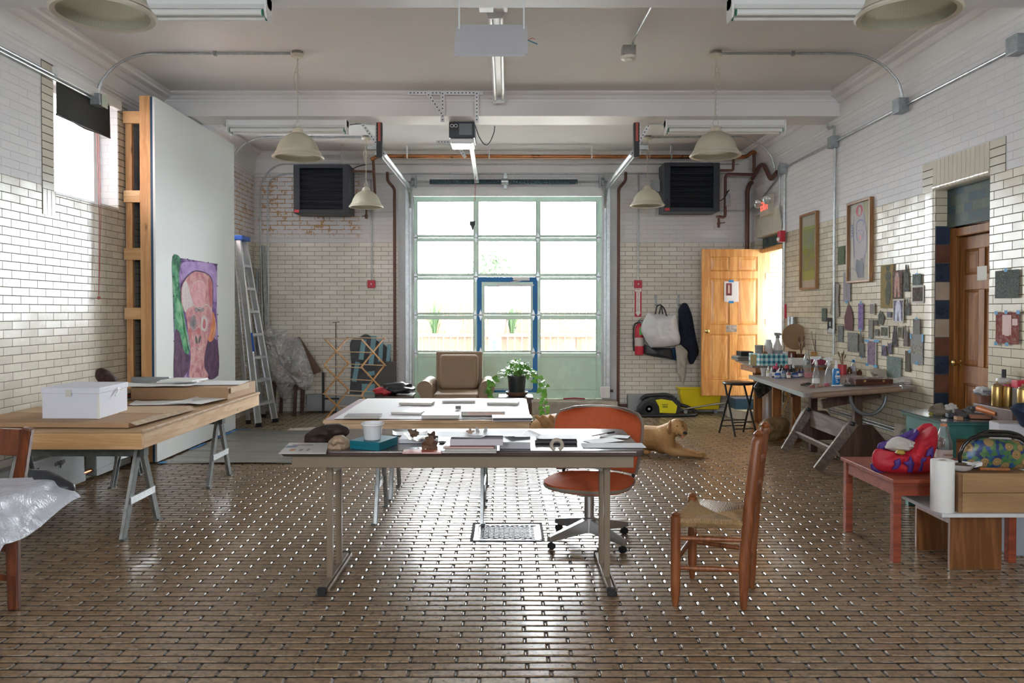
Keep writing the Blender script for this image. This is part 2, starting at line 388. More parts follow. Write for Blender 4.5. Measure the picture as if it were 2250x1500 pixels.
while y < YB-.01:
    x = XL + (0 if row % 2 else -PX/2) + rr.uniform(-.004, .004)
    while x < XR:
        xa, xb = max(x, XL+.002), min(x+BW, XR-.002); ya, yb = y, min(y+BH, YB-.002)
        inside = xb > DR[0] and xa < DR[1] and yb > DR[2] and ya < DR[3]
        parts_ = [(xa, xb)]
        if inside: parts_ = [(xa, DR[0]-.004), (DR[1]+.004, xb)]
        for a, b in parts_:
            if b-a < .02 or yb-ya < .02: continue
            zt = rr.uniform(-.0008, .0008); e = .004; tx = rr.uniform(-.0007, .0007)
            rings = [(0., -.015), (.0006, -.004), (.0025, -.0012), (.0055, 0.)]
            vs = []
            for i_, z_ in rings:
                jx = i_*1.0; jy = i_*.4
                for sx, sy in ((0, 0), (1, 0), (1, 1), (0, 1)):
                    vs.append((a+jx if sx == 0 else b-jx, ya+jy if sy == 0 else yb-jy, z_+zt+(tx if sx else -tx)))
            fs = []
            for q in range(3):
                for s_ in range(4): fs.append((q*4+s_, q*4+(s_+1) % 4, (q+1)*4+(s_+1) % 4, (q+1)*4+s_))
            b0 = len(g.v); g.add(vs, fs, True); g.f.append((b0+12, b0+13, b0+14, b0+15)); g.sm.append(False); g.mi.append(0)
            if b+(PX-BW) < XR-.003 and b > xa+.01 and not (parts_[0][1] == DR[0]-.004 and b == DR[0]-.004):
                w_ = PX-BW+.003; c_ = b+(PX-BW)/2; tv = []
                for q in range(7):
                    a_ = -1+q/3; tv += [(c_+a_*w_/2, ya+.006, -.0036+.0030*a_*a_), (c_+a_*w_/2, yb-.004, -.0045+.0038*a_*a_)]
                gt.add(tv, [(2*q, 2*q+2, 2*q+3, 2*q+1) for q in range(6)], True)
        x += PX
    y += PY; row += 1
flo = struct('floor', g, floor_mat(), fix=False)
struct('floor_joints', gt, M('joint_glaze', (.17, .15, .135), .22, spec=.9, coat=.5), flo, fix=False)
# kerb below the garage door
m_conc = M('kerb_concrete', (.50, .45, .38), .75, var=.3, vs=7, bump=.3, bs=40)
struct('trim_8', G().box(-1.62, 11.17, -.01, 1.56, YB+.3, .175), m_conc, bev=.012)
# ================================================================== garage door (door_1)
m_green = M('door_green_paint', (.66, .90, .76), .26, var=.05, vs=3)
m_greenb = M('door_green_bead', (.62, .74, .66), .4)
m_galv = M('galvanised_steel', (.50, .53, .54), .35, .85, var=.25, vs=25)
m_galvd = M('galvanised_dull', (.36, .39, .40), .5, .7, var=.25, vs=18)
m_blk = M('black_plastic', (.02, .021, .024), .45)
m_blue = M('blue_tape', (.02, .20, .52), .55, var=.08)
m_white = M('white_enamel', (.80, .80, .79), .35)
m_wpaint = M('white_woodwork', (.72, .74, .74), .5, var=.05, vs=5)
m_pane = GLASS('window_glass', (.97, .98, .98), .10, .02, haze=.018)  # haze puts a washed-out glare into the panes
YD = 11.50     # plane of the garage door's room face
gd = thing('garage_door', 'pale green sectional garage door with glass panes', 'garage door'); gd['kind'] = 'structure'; gd.name = 'door_1'
def rectpx(x0, y0, x1, y1, D=YD):
    a = at(x0, y0, D); b = at(x1, y1, D); return a.x, b.z, b.x, a.z   # x0, z0, x1, z1
rows = [(430, 522), (522, 608), (608, 692), (692, 775), (775, 877)]
glass = [(443, 516), (530, 601), (615, 687), (701, 770), (784, 855)]
cols = [(918, 1040), (1052, 1177), (1188, 1309)]
gq = G()
for r, (ya, yb) in enumerate(rows):
    g = G(); X0, Z0, X1, Z1 = rectpx(905, ya, 1322, yb); gx = []
    Z0 = max(Z0, GZ0); Z1 = min(Z1, GZ1-.004)
    for c, (xa, xb) in enumerate(cols):
        if c == 1 and r >= 2: xa, xb = 1065, 1166
        a0, b0, a1, b1 = rectpx(xa, glass[r][0] if not (c == 1 and r == 2) else 629, xb, glass[r][1]); gx.append((a0, a1, b0, b1))
    z0g, z1g = min(q[2] for q in gx), max(q[3] for q in gx)
    xs = [X0]+[v for q in gx for v in q[:2]]+[X1]
    for i in range(0, 6, 2): g.box(xs[i], YD, Z0+.003, xs[i+1], YD+.045, Z1-.003)
    g.box(xs[6], YD, Z0+.003, xs[7], YD+.045, Z1-.003)
    for q in gx:
        g.box(q[0], YD+.0005, Z0+.003, q[1], YD+.0445, q[2]); g.box(q[0], YD+.0005, q[3], q[1], YD+.0445, Z1-.003)
        if r == 4: g.box(q[0], YD+.015, q[2], q[1], YD+.035, q[3])
    gb = g
    for q in gx:
        for a in ((q[0]-.012, q[2]-.012, q[1]+.012, q[2]), (q[0]-.012, q[3], q[1]+.012, q[3]+.012), (q[0]-.012, q[2], q[0], q[3]), (q[1], q[2], q[1]+.012, q[3])):
            gb.box(a[0], YD-.006, a[1], a[2], YD-.0005, a[3], 1)
    sec = obj('door_section', gb, [m_green, m_greenb], gd, bev=.0025)
    if r < 4:
        for q in gx: obj('pane', G().box(q[0]-.004, YD+.022, q[2]-.004, q[1]+.004, YD+.025, q[3]+.004), m_pane, sec)
for r in range(4):
    yb = rows[r][1]
    for hx in ([913, 1046, 1182, 1315] if r < 2 else [913, 1044, 1056, 1172, 1184, 1315]):
        p = at(hx, yb, YD-.008); g = G()
        g.prism([(p.x-.028, p.z), (p.x, p.z+.085), (p.x+.028, p.z), (p.x, p.z-.085)], YD-.009, YD-.002, 'y')
        g.tube([(p.x-.04, YD-.016, p.z), (p.x+.04, YD-.016, p.z)], .008, 8)
        obj('hinge', g, m_galv, gd)
# painter's tape round the pass door
x0, z0, x1, z1 = rectpx(1048, 609, 1181, 862); t = .068
g = G()
g.box(x0, YD-.003, z1-t, x1-.0, YD-.0006, z1)
for s in ((x0, 775, x0+t), (x1-t, 775, x1)):
    g.box(s[0], YD-.003, z0, s[2], YD-.0006, z1-t)
g.box(x0+t, YD-.003, z0, x1-t, YD-.0006, z0+t*.8)
tag(obj('painters_tape', g, m_blue), 'blue tape outlining the small pass door in the green garage door', 'tape')
# closer on the pass door
a = at(1127, 613, YD-.03); b = at(1163, 609, YD-.03)
cl = thing('door_closer', 'white hydraulic door closer at the top of the pass door', 'door closer', a)
obj('closer_body', G().box(0, -.02, -.02, .24, .035, .03), m_white, cl, bev=.006)
obj('closer_arm', G().beam((.12, .0, -.02), (-.22, .02, -.075), .02, .012).box(-.24, .015, -.095, .30, .027, -.075), m_white, cl)
# white head panel over the door with rubber seal, jamb angles
g = G(); x0, z0, x1, z1 = rectpx(907, 414, 1322, 431, 11.43); g.box(x0, YB-.03, z0+.0, x1, YB-.002, z1+.02)
struct('trim_9', g, m_wpaint)
for s, nm in ((-1, 'trim_10'), (1, 'trim_11')):
    xa = GX0 if s < 0 else GX1
    g = G().box(xa-s*.0, YB-.03, GZ0, xa+s*.20, YB-.002, 3.42).box(xa-s*.0, YB+.002, GZ0, xa-s*.02, YD-.002, GZ1)
    struct(nm, g, M('jamb_paint', (.60, .62, .64), .5, var=.1, vs=4))
# tracks: vertical, curve, horizontal
def track(s, label):
    t = thing('door_track', label, 'door track'); X = -1.375 if s < 0 else 1.395
    zt = 3.19; path = [(X, 11.40, .2), (X, 11.40, 2.85)] + [(X, 11.40-.38*(1-math.cos(a)), 2.85+.34*math.sin(a)) for a in [PI/2*i/8 for i in range(1, 9)]] + [(X, 8.70, zt)]
    g = G()
    for off in (-.028, .028):
        g.tube([(p[0]+(.0), p[1], p[2]) for p in path], .004, 4)
    pv = [Vector(p) for p in path]; n = len(pv); vs = []; fs = []
    for i, p in enumerate(pv):
        d = (pv[min(i+1, n-1)]-pv[max(i-1, 0)]).normalized(); nn = Vector((1, 0, 0)).cross(d).normalized()
        prof = [(-s*.012, .03), (s*.018, .03), (s*.018, -.03), (-s*.012, -.03), (-s*.012, -.026), (s*.014, -.026), (s*.014, .026), (-s*.012, .026)]
        for a, b in prof: vs.append(p+Vector((a, 0, 0))+nn*b)
    for i in range(n-1):
        for k in range(8): fs.append((i*8+k, i*8+(k+1) % 8, (i+1)*8+(k+1) % 8, (i+1)*8+k))
    g = G().add(vs, fs, False); obj('track_rail', g, m_galv, t)
    g = G().box(X+s*.02, 8.72, zt-.035, X+s*.026, 11.40, zt+.045).box(X+s*.02, 11.34, .2, X+s*.07, 11.345, 2.95).box(X+s*.02, 11.395, .2, X+s*.075, 11.40, 3.2)
    obj('track_angle', g, m_galv, t)
    g = G().box(X-.03, 8.60, 3.10, X+.03, 8.67, 3.49); p1 = obj('track_bumper', g, m_blk, t, bev=.004)
    obj('bumper_insert', G().box(X-.012, 8.592, 3.27, X+.016, 8.60, 3.48), M('dull_red', (.42, .10, .07), .6), p1)
    obj('bumper_bracket', G().box(X-.01+s*.03, 8.62, 3.19, X+s*.13, 8.64, 3.23).beam((X+s*.06, 8.70, 3.22), (X+s*.13, 9.1, 3.34), .03, .06), m_galv, t)
    return t
track(-1, 'left galvanised garage door track curving back under the ceiling')
track(1, 'right galvanised garage door track curving back under the ceiling')
m_perf = M('perforated_angle', (.70, .70, .71), .45, .2)
def perf(name, segs, label):
    """slotted angle strips: bars with a row of dark holes"""
    t = thing(name, label, 'bracket')
    for p, q in segs:
        p, q = Vector(p), Vector(q); d = (q-p).normalized(); L = (q-p).length; g = G().beam(p, q, .040, .004, up=(0, 1, 0)); k = .03
        while k < L-.02:
            c = p+d*k; g.box(c.x-.006, c.y-.0035, c.z-.006, c.x+.006, c.y+.0035, c.z+.006, 1); k += .038
        obj('slotted_bar', g, [m_perf, m_blk], t)
    return t
perf('ceiling_bracket', [((-1.43, 8.78, 3.70), (-1.43, 8.78, 3.16)), ((-1.70, 8.77, 3.66), (-1.34, 8.77, 3.15))], 'white perforated angle hanger above the left door track')
perf('ceiling_bracket', [((1.45, 8.78, 3.70), (1.45, 8.78, 3.16)), ((1.66, 8.77, 3.66), (1.36, 8.77, 3.15))], 'white perforated angle hanger above the right door track')
perf('ceiling_bracket', [((-1.02, 8.21, 3.68), (-.25, 8.21, 3.68)), ((-.66, 8.20, 3.70), (-.66, 8.20, 3.38)), ((-.31, 8.20, 3.70), (-.31, 8.20, 3.38)), ((-.82, 8.195, 3.68), (-.66, 8.195, 3.45))], 'white perforated angle frame carrying the garage door opener')
perf('ceiling_bracket', [((-.90, 10.2, 3.60), (-.38, 10.2, 3.60)), ((-.66, 10.2, 3.60), (-.53, 10.19, 3.40))], 'white perforated angle on the ceiling halfway along the opener rail')
# torsion spring above the door
ts = thing('torsion_spring', 'dark torsion spring and shaft above the garage door', 'spring')
zsp = at(1100, 399, 11.36).z
obj('shaft', G().tube([(-1.46, 11.37, zsp), (1.46, 11.37, zsp)], .013, 10), m_galvd, ts)
m_spr = M('spring_steel', (.055, .095, .115), .5, .4)
for a, b in ((944, 1101), (1109, 1267)):
    xa, xb = at(a, 399, 11.37).x, at(b, 399, 11.37).x; n = 46; prof = []
    for i in range(n+1):
        z = (xb-xa)*i/n; prof += [(.031, z), (.037, z+(xb-xa)/n*.5)]
    obj('coil', G().lathe(prof, (0, 0, 0), 12, mtx=Matrix.Translation((xa, 11.37, zsp)) @ Matrix.Rotation(PI/2, 4, 'Y')), m_spr, ts)
obj('centre_plate', G().box(-.045, 11.36, zsp-.10, .0, 11.40, zsp+.12).tube([(-.08, 11.37, zsp), (.02, 11.37, zsp)], .045, 14), m_galv, ts)
for s in (-1, 1):
    xx = -1.30 if s < 0 else 1.32
    obj('cable_drum', G().lathe([(.02, 0), (.06, .01), (.05, .03), (.06, .06), (.02, .07)], n=16, mtx=Matrix.Translation((xx, 11.37, zsp)) @ Matrix.Rotation(s*PI/2, 4, 'Y')).box(xx-.01, 11.33, zsp-.08, xx+.01, 11.409, zsp+.09), m_galvd, ts)
# opener: motor unit + rail
op = thing('garage_door_opener', 'dark garage door opener hanging below the ceiling with white lens', 'garage door opener')
X0, Z0, X1, Z1 = rectpx(986, 267, 1043, 302, 8.55)
ob_ = obj('motor_housing', G().box(X0, 8.56, Z0, X1, 8.95, Z1), M('opener_grey', (.035, .045, .055), .4), op, bev=.01)
obj('vent_disc', G().lathe([(.05, 0), (.05, .006)], n=24, mtx=Matrix.Translation((X0+.06, 8.553, Z1-.05)) @ Matrix.Rotation(-PI/2, 4, 'X')), m_blk, ob_)
for q in (.035, .075): obj('logo_ring', G().tube([(X0+q+.018*math.cos(a), 8.546, Z1-.045+.015*math.sin(a)) for a in [2*PI*i/16 for i in range(16)]], .003, 5, closed=True), m_white, ob_)
obj('light_lens', G().box(X0+.01, 8.57, Z0-.055, X1-.01, 8.93, Z0-.001), M('lens_white', (.8, .8, .82), .3), op, bev=.02)
obj('label_panel', G().box(X0+.11, 8.554, Z0+.03, X1-.03, 8.558, Z1-.02), M('label_grey', (.16, .18, .19), .5), ob_)
obj('hanger_plate', G().box(X0+.09, 8.62, Z1, X0+.20, 8.72, Z1+.06), m_galvd, op)
obj('drive_rail', G().beam((-.40, 8.9, Z0+.02), (at(1047, 392, 11.2).x, 11.20, at(1047, 392, 11.2).z), .05, .05), m_galvd, op)
pe = at(1047, 392, 11.2)
obj('trolley_arm', G().box(pe.x-.03, 11.18, pe.z-.05, pe.x+.03, 11.30, pe.z+.06), m_galvd, op)
obj('trolley_cord', G().tube([(pe.x, 10.9, pe.z), (pe.x-.01, 10.9, pe.z-.36)], .004, 5), M('cord_red', (.4, .05, .05), .6), op)
obj('cord_handle', G().box(pe.x-.10, 11.32, 2.66, pe.x-.02, 11.36, 2.72).prism([(pe.x-.09, 2.66), (pe.x-.03, 2.66), (pe.x-.06, 2.58)], 11.33, 11.35, 'y'), m_blk, op)
wp = [at(px, py, 8.7) for px, py in ((1043, 272), (1052, 300), (1062, 316), (1070, 320), (1078, 310), (1086, 290), (1087, 277))]
obj('power_cable', G().tube(round_path(wp, .04), .005, 6), m_blk, op)
# emergency unit on right door jamb, little red bar on kerb
jb = thing('jackshaft_box', 'small white lock box at the foot of the right garage door track', 'box', at(1331, 875, 11.25))
obj('box_body', G().box(-.075, -.05, .01, .055, .05, .17), m_white, jb, bev=.006)
obj('lock_arm', G().box(.055, -.03, .09, .10, .0, .125), m_blk, jb)
tag(obj('pry_bar', G().tube([at(1238, 876, 11.24), at(1262, 874.5, 11.24), at(1285, 876, 11.24)], .012, 6), M('bar_red', (.35, .05, .07), .5)), 'small dark red bar lying on the concrete kerb', 'bar')

# ================================================================== outside the garage door
m_out = M('yard_ground', (.62, .60, .56), .9, var=.2)
struct('yard_ground', G().box(-14, YB+.3, -.3, 14, 30, .10), m_out)
fw = WOOD('fence_wood', (.115, .07, .045), (.08, .045, .028), .8, 'Z')
fc = thing('board_fence', 'bleached wooden board fence seen through the garage door', 'fence')
xx = -3.9
while xx < 4.2:
    h = 2.0 if xx < -.6 else 1.45
    obj('fence_board', G().box(xx, 15.6, .1, xx+.13, 15.625, h + .02*math.sin(xx*7)), fw, fc); xx += .14
obj('fence_rail', G().box(-3.9, 15.56, .95, 4.2, 15.6, 1.03).box(-3.9, 15.56, .45, 4.2, 15.6, .52), fw, fc)
pb = thing('plant_bench', 'pale wooden plant bench outside the garage door', 'bench', (-.2, 14.5, 0))
obj('bench_top', G().box(-2.1, -.2, .98, 2.2, .25, 1.02), fw, pb)
for x in (-1.75, -.2, 1.5): obj('bench_leg', G().box(x-.04, -.15, .1, x+.04, .2, .98), fw, pb)
m_pot = M('terracotta_pale', (.10, .085, .08), .8, var=.15)
pots = []
for i, (px, r, h, lab) in enumerate([(992, .17, .28, 'outdoor clay pot at the left of the plant bench'), (1093, .18, .32, 'grey outdoor pot behind the pass door glass'), (1210, .15, .22, 'outdoor pot at the right of the plant bench')]):
    p = at(px, 750, 14.2)
    tag(obj('flower_pot', G().lathe([(r*.7, 0), (r, h), (r*1.1, h), (r*1.1, h+.03), (r*.9, h+.03), (r*.85, h-.03)], n=20), m_pot, loc=(p.x, 14.52, 1.02)), lab, 'pot', 'pots on the outdoor bench')
def grass_clump(c, n, h, spread, rnd, wid=.022, droop=.5):
    g = G()
    for i in range(n):
        a = rnd.uniform(0, 2*PI); L = h*rnd.uniform(.6, 1.1); k = rnd.uniform(.1, 1.)*spread; d = Vector((math.cos(a), math.sin(a), 0)); s = Vector((-d.y, d.x, 0)); vs = []
        base = Vector(c)+d*rnd.uniform(0, .06)
        for j in range(6):
            t = j/5; p = base+d*(k*t**1.5)+Vector((0, 0, L*(t-droop*t*t*.5))); w = wid*(1-t)**.6*(.5 if j == 0 else 1)
            vs += [p-s*w/2, p+s*w/2]
        g.add(vs, [(2*j, 2*j+1, 2*j+3, 2*j+2) for j in range(5)], True)
    return g
rg_ = random.Random(5); m_leafout = M('outdoor_leaf', (.03, .07, .02), .6, var=.2)
for px, py, D, h, n, lab in [(955, 690, 14.55, .9, 70, 'wispy green plant outside the left column of panes'), (1125, 690, 14.55, .9, 60, 'wispy plant outside behind the pass door window'), (1130, 765, 13.2, .8, 50, 'strap leaved plant low outside the pass door'),
                              (960, 765, 13.4, .55, 50, 'low green plant outside the lower left pane'), (1230, 765, 12.9, .7, 50, 'low strap leaved plant outside the lower right pane'), (1290, 770, 13.7, 1.1, 70, 'tall grassy plant outside the far right panes')]:
    p = at(px, py, D); zb = .10 if py > 740 else 1.04
    tag(obj('garden_plant', grass_clump((0, 0, 0), n, h, .45, rg_), m_leafout, loc=(p.x, D if zb > 1 else D-.35, zb), fix=False), lab, 'plant')
# blue-green distant shrub
def leafcloud(c, R, n, sz, rnd, fl_=1.):
    g = G()
    for i in range(n):
        d = Vector((rnd.gauss(0, 1), rnd.gauss(0, 1), rnd.gauss(0, 1))).normalized()*rnd.random()**.4
        p = Vector(c)+Vector((d.x*R[0], d.y*R[1], d.z*R[2])); a = Vector((rnd.gauss(0, 1), rnd.gauss(0, 1), rnd.gauss(0, 1)*fl_)).normalized(); b = a.orthogonal().normalized(); s = sz*rnd.uniform(.6, 1.2)
        nn = a.cross(b)*.2*s
        g.add([p-a*s*.5, p-b*s*.28+nn, p+a*s*.5, p+b*s*.28+nn], [(0, 1, 2, 3)])
    return g
t = thing('garden_tree', 'small pale green tree beyond the yard fence', 'tree', (at(1075, 560, 17).x, 17, .1))
obj('trunk', G().tube([(0, 0, 0), (.03, 0, 1.2), (0, 0, 2.0)], [.06, .05, .03], 8), fw, t)
obj('foliage', leafcloud((0, 0, 2.3), (.55, .4, .35), 260, .13, rg_), m_leafout, t, fix=False)
tag(obj('yard_post', G().tube([(at(1085, 760, 14.9).x, 15.2, .1), (at(1085, 620, 14.9)  .x, 15.2, 2.0)], .11, 12), M('dark_blue_post', (.05, .065, .10), .6)), 'dark bluish post standing outside behind the pass door', 'post')

# ================================================================== left window (window_1)
nb = thing('neighbour_building', 'pinkish building wall seen through the high left window', 'building', (-7.5, 5.5, -.3))
obj('wall', G().box(-.3, -3.5, 0, .3, 3.3, 5.6), M('pink_render', (.46, .32, .29), .85, var=.1, vs=2), nb); obj('roof', G().box(-.4, -3.6, 5.6, .4, 3.4, 5.8), m_wpaint, nb)
w1 = thing('window_1', '', ''); del w1['label']; del w1['category']; w1['kind'] = 'structure'
XW = XL-.20
g = G()
for a in ((6.38, 6.44, 2.38, 3.33), (7.35, 7.43, 2.38, 3.33), (6.44, 7.35, 2.38, 2.45), (6.44, 7.35, 3.27, 3.33)):
    g.box(XW-.04, a[0], a[2], XW+.02, a[1], a[3])
fr = obj('window_frame', g, m_white, w1)
obj('pane', G().box(XW-.012, 6.43, 2.44, XW-.008, 7.36, 3.28), m_pane, fr)
obj('window_sill', G().box(XW+.02, 6.39, 2.381, XL+.01, 7.42, 2.40), m_white, w1)
w2 = thing('window_2', '', ''); del w2['label']; del w2['category']; w2['kind'] = 'structure'
fr = obj('window_frame', G().box(XW-.04, 9.28, 2.38, XW+.02, 9.34, 3.33).box(XW-.04, 10.24, 2.38, XW+.02, 10.30, 3.33).box(XW-.04, 9.34, 2.38, XW+.02, 10.24, 2.44).box(XW-.04, 9.34, 3.27, XW+.02, 10.24, 3.33), m_white, w2)
obj('pane', G().box(XW-.012, 9.33, 2.43, XW-.008, 10.25, 3.28), m_pane, fr)
# dark roller blind, upper half
bl = thing('roller_blind', 'black roller blind half lowered over the high left window', 'blind')
ptl = onx(126, 172, XL+.03); pbl = onx(127, 262, XL+.03)
zt, zb = 3.30, 3.02
obj('blind_fabric', G().sheet(lambda u, v: Vector((XL+.015+.01*math.sin(u*9)*v, 6.40+u*.86, zt-v*(zt-zb)-.02*math.sin(u*PI)*v)), 10, 5), M('blind_black', (.018, .017, .016), .8), bl)
obj('blind_rail', G().tube([(XL+.016, 6.40, zb-.005), (XL+.016, 7.26, zb-.005)], .008, 6), m_blk, bl)
obj('blind_headrail', G().box(XL+.001, 6.36, 3.30, XL+.05, 7.42, 3.385), m_white, bl, bev=.006)
obj('blind_cord', G().tube([(XL+.03, 7.0, 3.0), (XL+.035, 7.02, 2.3), (XL+.035, 7.0, 1.58)], .003, 5).tube([(XL+.03, 7.03, 3.0), (XL+.035, 7.05, 2.3), (XL+.035, 7.0, 1.58)], .003, 5).ball((XL+.035, 7.0, 1.56), .014, 8), M('cord_pinkred', (.42, .10, .10), .6), bl)
# unpainted glazed bands round the window
m_tile = M('glazed_trim_tile', (.66, .62, .51), .18, var=.08, vs=4, spec=.6)
m_jnt = M('trim_joint', (.07, .055, .04), .8)
def tileband(name, axis, p, s, y0, y1, z0, z1, step, vert=False, gap=.005, th=.006):
    g = G(); a0, a1 = (y0, y1) if vert else (z0, z1); k = a0
    j = G(); j.box(p, y0, z0, p+s*.003, y1, z1) if axis == 'x' else j.box(y0, p, z0, y1, p+s*.003, z1)
    while k < a1-.01:
        e = min(k+step-gap, a1-gap/2); A = (k+gap/2, e, z0, z1) if vert else (y0, y1, k+gap/2, e)
        if axis == 'x': g.box(p+s*.003, A[0], A[2], p+s*th, A[1], A[3])
        else: g.box(A[0], p+s*.003, A[2], A[1], p+s*th, A[3])
        k += step
    t = struct(name, g, m_tile); struct('joint', j, m_jnt, t); return t
tileband('trim_12', 'x', XL, 1, 6.22, 6.378, 2.40, 3.40, .0622)
tileband('trim_13', 'x', XL, 1, 7.432, 7.62, 2.30, 3.40, .0622)
tileband('trim_14', 'x', XL, 1, 6.22, 6.40, 2.20, 2.398, .0585, True)

# ================================================================== right wall: brown panelled door in its tiled recess (door_2)
Y0, Y1 = D1[0], D1[1]
def tiles(name, col_list, rects, sc=1.):
    return None
def tilemat():
    k = NT('blue_green_tiles'); geo = k.new('NewGeometry'); sp = k.new('SeparateXYZ'); k.link(geo.outputs['Position'], sp.inputs[0])
    cb = k.new('CombineXYZ'); k.link(k.math('ADD', sp.outputs[1], 10.), cb.inputs[0]); k.link(sp.outputs[2], cb.inputs[1])
    b = k.new('TexBrick'); b.offset = .5; b.inputs['Scale'].default_value = 1.; b.inputs['Brick Width'].default_value = .115; b.inputs['Row Height'].default_value = .074
    b.inputs['Mortar Size'].default_value = .004; b.inputs['Color1'].default_value = (.035, .075, .115, 1); b.inputs['Color2'].default_value = (.15, .17, .11, 1); b.inputs['Mortar'].default_value = (.12, .11, .07, 1)
    k.link(cb.outputs[0], b.inputs['Vector']); k.link(k.mix(k.math('MULTIPLY', k.noise(geo.outputs['Position'], 18., 4), .6), b.outputs['Color'], (.05, .09, .10)), k.b.inputs['Base Color'])
    k.b.inputs['Roughness'].default_value = .6; k.b.inputs['Specular IOR Level'].default_value = .2; k.bump(b.outputs['Fac'], -.4, .003); return k.m
m_bgt = tilemat()
struct('transom_tiles', G().box(XR+.10, Y0, 2.12, XR+.29, Y1, 2.43), m_bgt)
struct('transom_tiles', G().box(XR+.08, 10.12, 2.31, XR+.29, 11.14, 2.46), m_bgt)
struct('door_light_block', G().box(XR+.245, Y0+.001, 0, XR+.28, Y1-.001, 2.119), M('light_block_dark', (.03, .03, .03), .9))  # plate added behind the door to block outside light at the gap
# far jamb: alternating large tiles
jc = [M('jamb_tile_blue', (.025, .045, .085), .3, var=.3, vs=9), M('jamb_tile_rust', (.15, .06, .04), .4, var=.3, vs=9), M('jamb_tile_cream', (.42, .34, .27), .35, var=.15, vs=9)]
order = [0, 1, 0, 2, 0, 1, 0, 1, 2, 0, 2, 0, 1, 0]   # from the floor up
gs = G(); z = .02; hh = .151
for c in order: gs.box(XR+.006, Y1-.012, z+.003, XR+.118, Y1-.001, z+hh-.003, c); z += hh
jj = struct('jamb_backing', G().box(XR+.003, Y1-.008, 0, XR+.12, Y1-.0005, z), M('jamb_joint', (.08, .08, .07), .7))
struct('jamb_tiles', gs, jc, jj)
wd_b = WOOD('door_wood_brown', (.36, .14, .025), (.22, .08, .014), .6, 'Z', coat=0)
d2 = thing('door_2', '', ''); del d2['label']; del d2['category']; d2['kind'] = 'structure'
XD = XR+.135
obj('door_frame', G().box(XR+.12, Y1-.085, 0, XR+.24, Y1-.001, 2.115).box(XR+.12, Y0+.001, 0, XR+.24, Y0+.05, 2.115).box(XR+.12, Y0+.05, 2.04, XR+.24, Y1-.085, 2.115), wd_b, d2, bev=.008)
def panel_door(w, h, th, cols_, rows_, mat, parent, mtx, axis_local=True):
    """six-panel door leaf built in local x (width) / z, thickness along y, with raised panels"""
    g = G(); xs = [0]; 
    st = .115*w/.9
    pw = (w-3*st)/2; X = [(st, st+pw), (2*st+pw, 2*st+2*pw)]
    zz = rows_
    g.box(0, 0, 0, st, th, h, mtx=mtx); g.box(w-st, 0, 0, w, th, h, mtx=mtx); [g.box(st+pw, 0, q[0], 2*st+pw, th, q[1], mtx=mtx) for q in zz]
    e = [0]+[v for r in zz for v in r]+[h]
    for i in range(0, len(e), 2): g.box(st, 0, e[i], w-st, th, e[i+1], mtx=mtx)
    leaf = obj('door_leaf', g, mat, parent, bev=.003)
    for r in zz:
        for x in X:
            p = G(); i = .035
            for (ya, yb) in ((.012, .006), (th-.012, th-.006)):
                o4 = [(x[0], ya, r[0]), (x[1], ya, r[0]), (x[1], ya, r[1]), (x[0], ya, r[1])]
                m4 = [(x[0]+.012, ya+(yb-ya)*1.2, r[0]+.012), (x[1]-.012, ya+(yb-ya)*1.2, r[0]+.012), (x[1]-.012, ya+(yb-ya)*1.2, r[1]-.012), (x[0]+.012, ya+(yb-ya)*1.2, r[1]-.012)]
                n4 = [(x[0]+.02, ya, r[0]+.02), (x[1]-.02, ya, r[0]+.02), (x[1]-.02, ya, r[1]-.02), (x[0]+.02, ya, r[1]-.02)]
                q4 = [(x[0]+i+.015, yb, r[0]+i+.015), (x[1]-i-.015, yb, r[0]+i+.015), (x[1]-i-.015, yb, r[1]-i-.015), (x[0]+i+.015, yb, r[1]-i-.015)]
                fs = []
                for b in (0, 4, 8):
                    for s_ in range(4): fs.append((b+s_, b+(s_+1) % 4, b+4+(s_+1) % 4, b+4+s_))
                fs.append((12, 13, 14, 15)); p.add(o4+m4+n4+q4, fs, False, 0, mtx)
            obj('door_panel', p, mat, leaf)
    return leaf
mt = Matrix.Translation((XD+.02, Y0+.05, .01)) @ Matrix.Rotation(PI/2, 4, 'Z') @ Matrix.Scale(-1, 4, (0, 1, 0))
panel_door(Y1-.085-Y0-.05, 2.02, .04, 2, [(.20, .86), (1.0, 1.6), (1.72, 1.92)], wd_b, d2, mt)
m_brass = M('brass', (.70, .50, .22), .25, 1.)
kn = onx(2105, 797, XD)
obj('door_handle', G().lathe([(.03, 0), (.03, .006), (.012, .012), (.011, .035), (.026, .045), (.028, .058), (.018, .068)], n=20, mtx=Matrix.Translation((XD+.018, kn.y, kn.z)) @ Matrix.Rotation(-PI/2, 4, 'Y')), m_brass, d2)
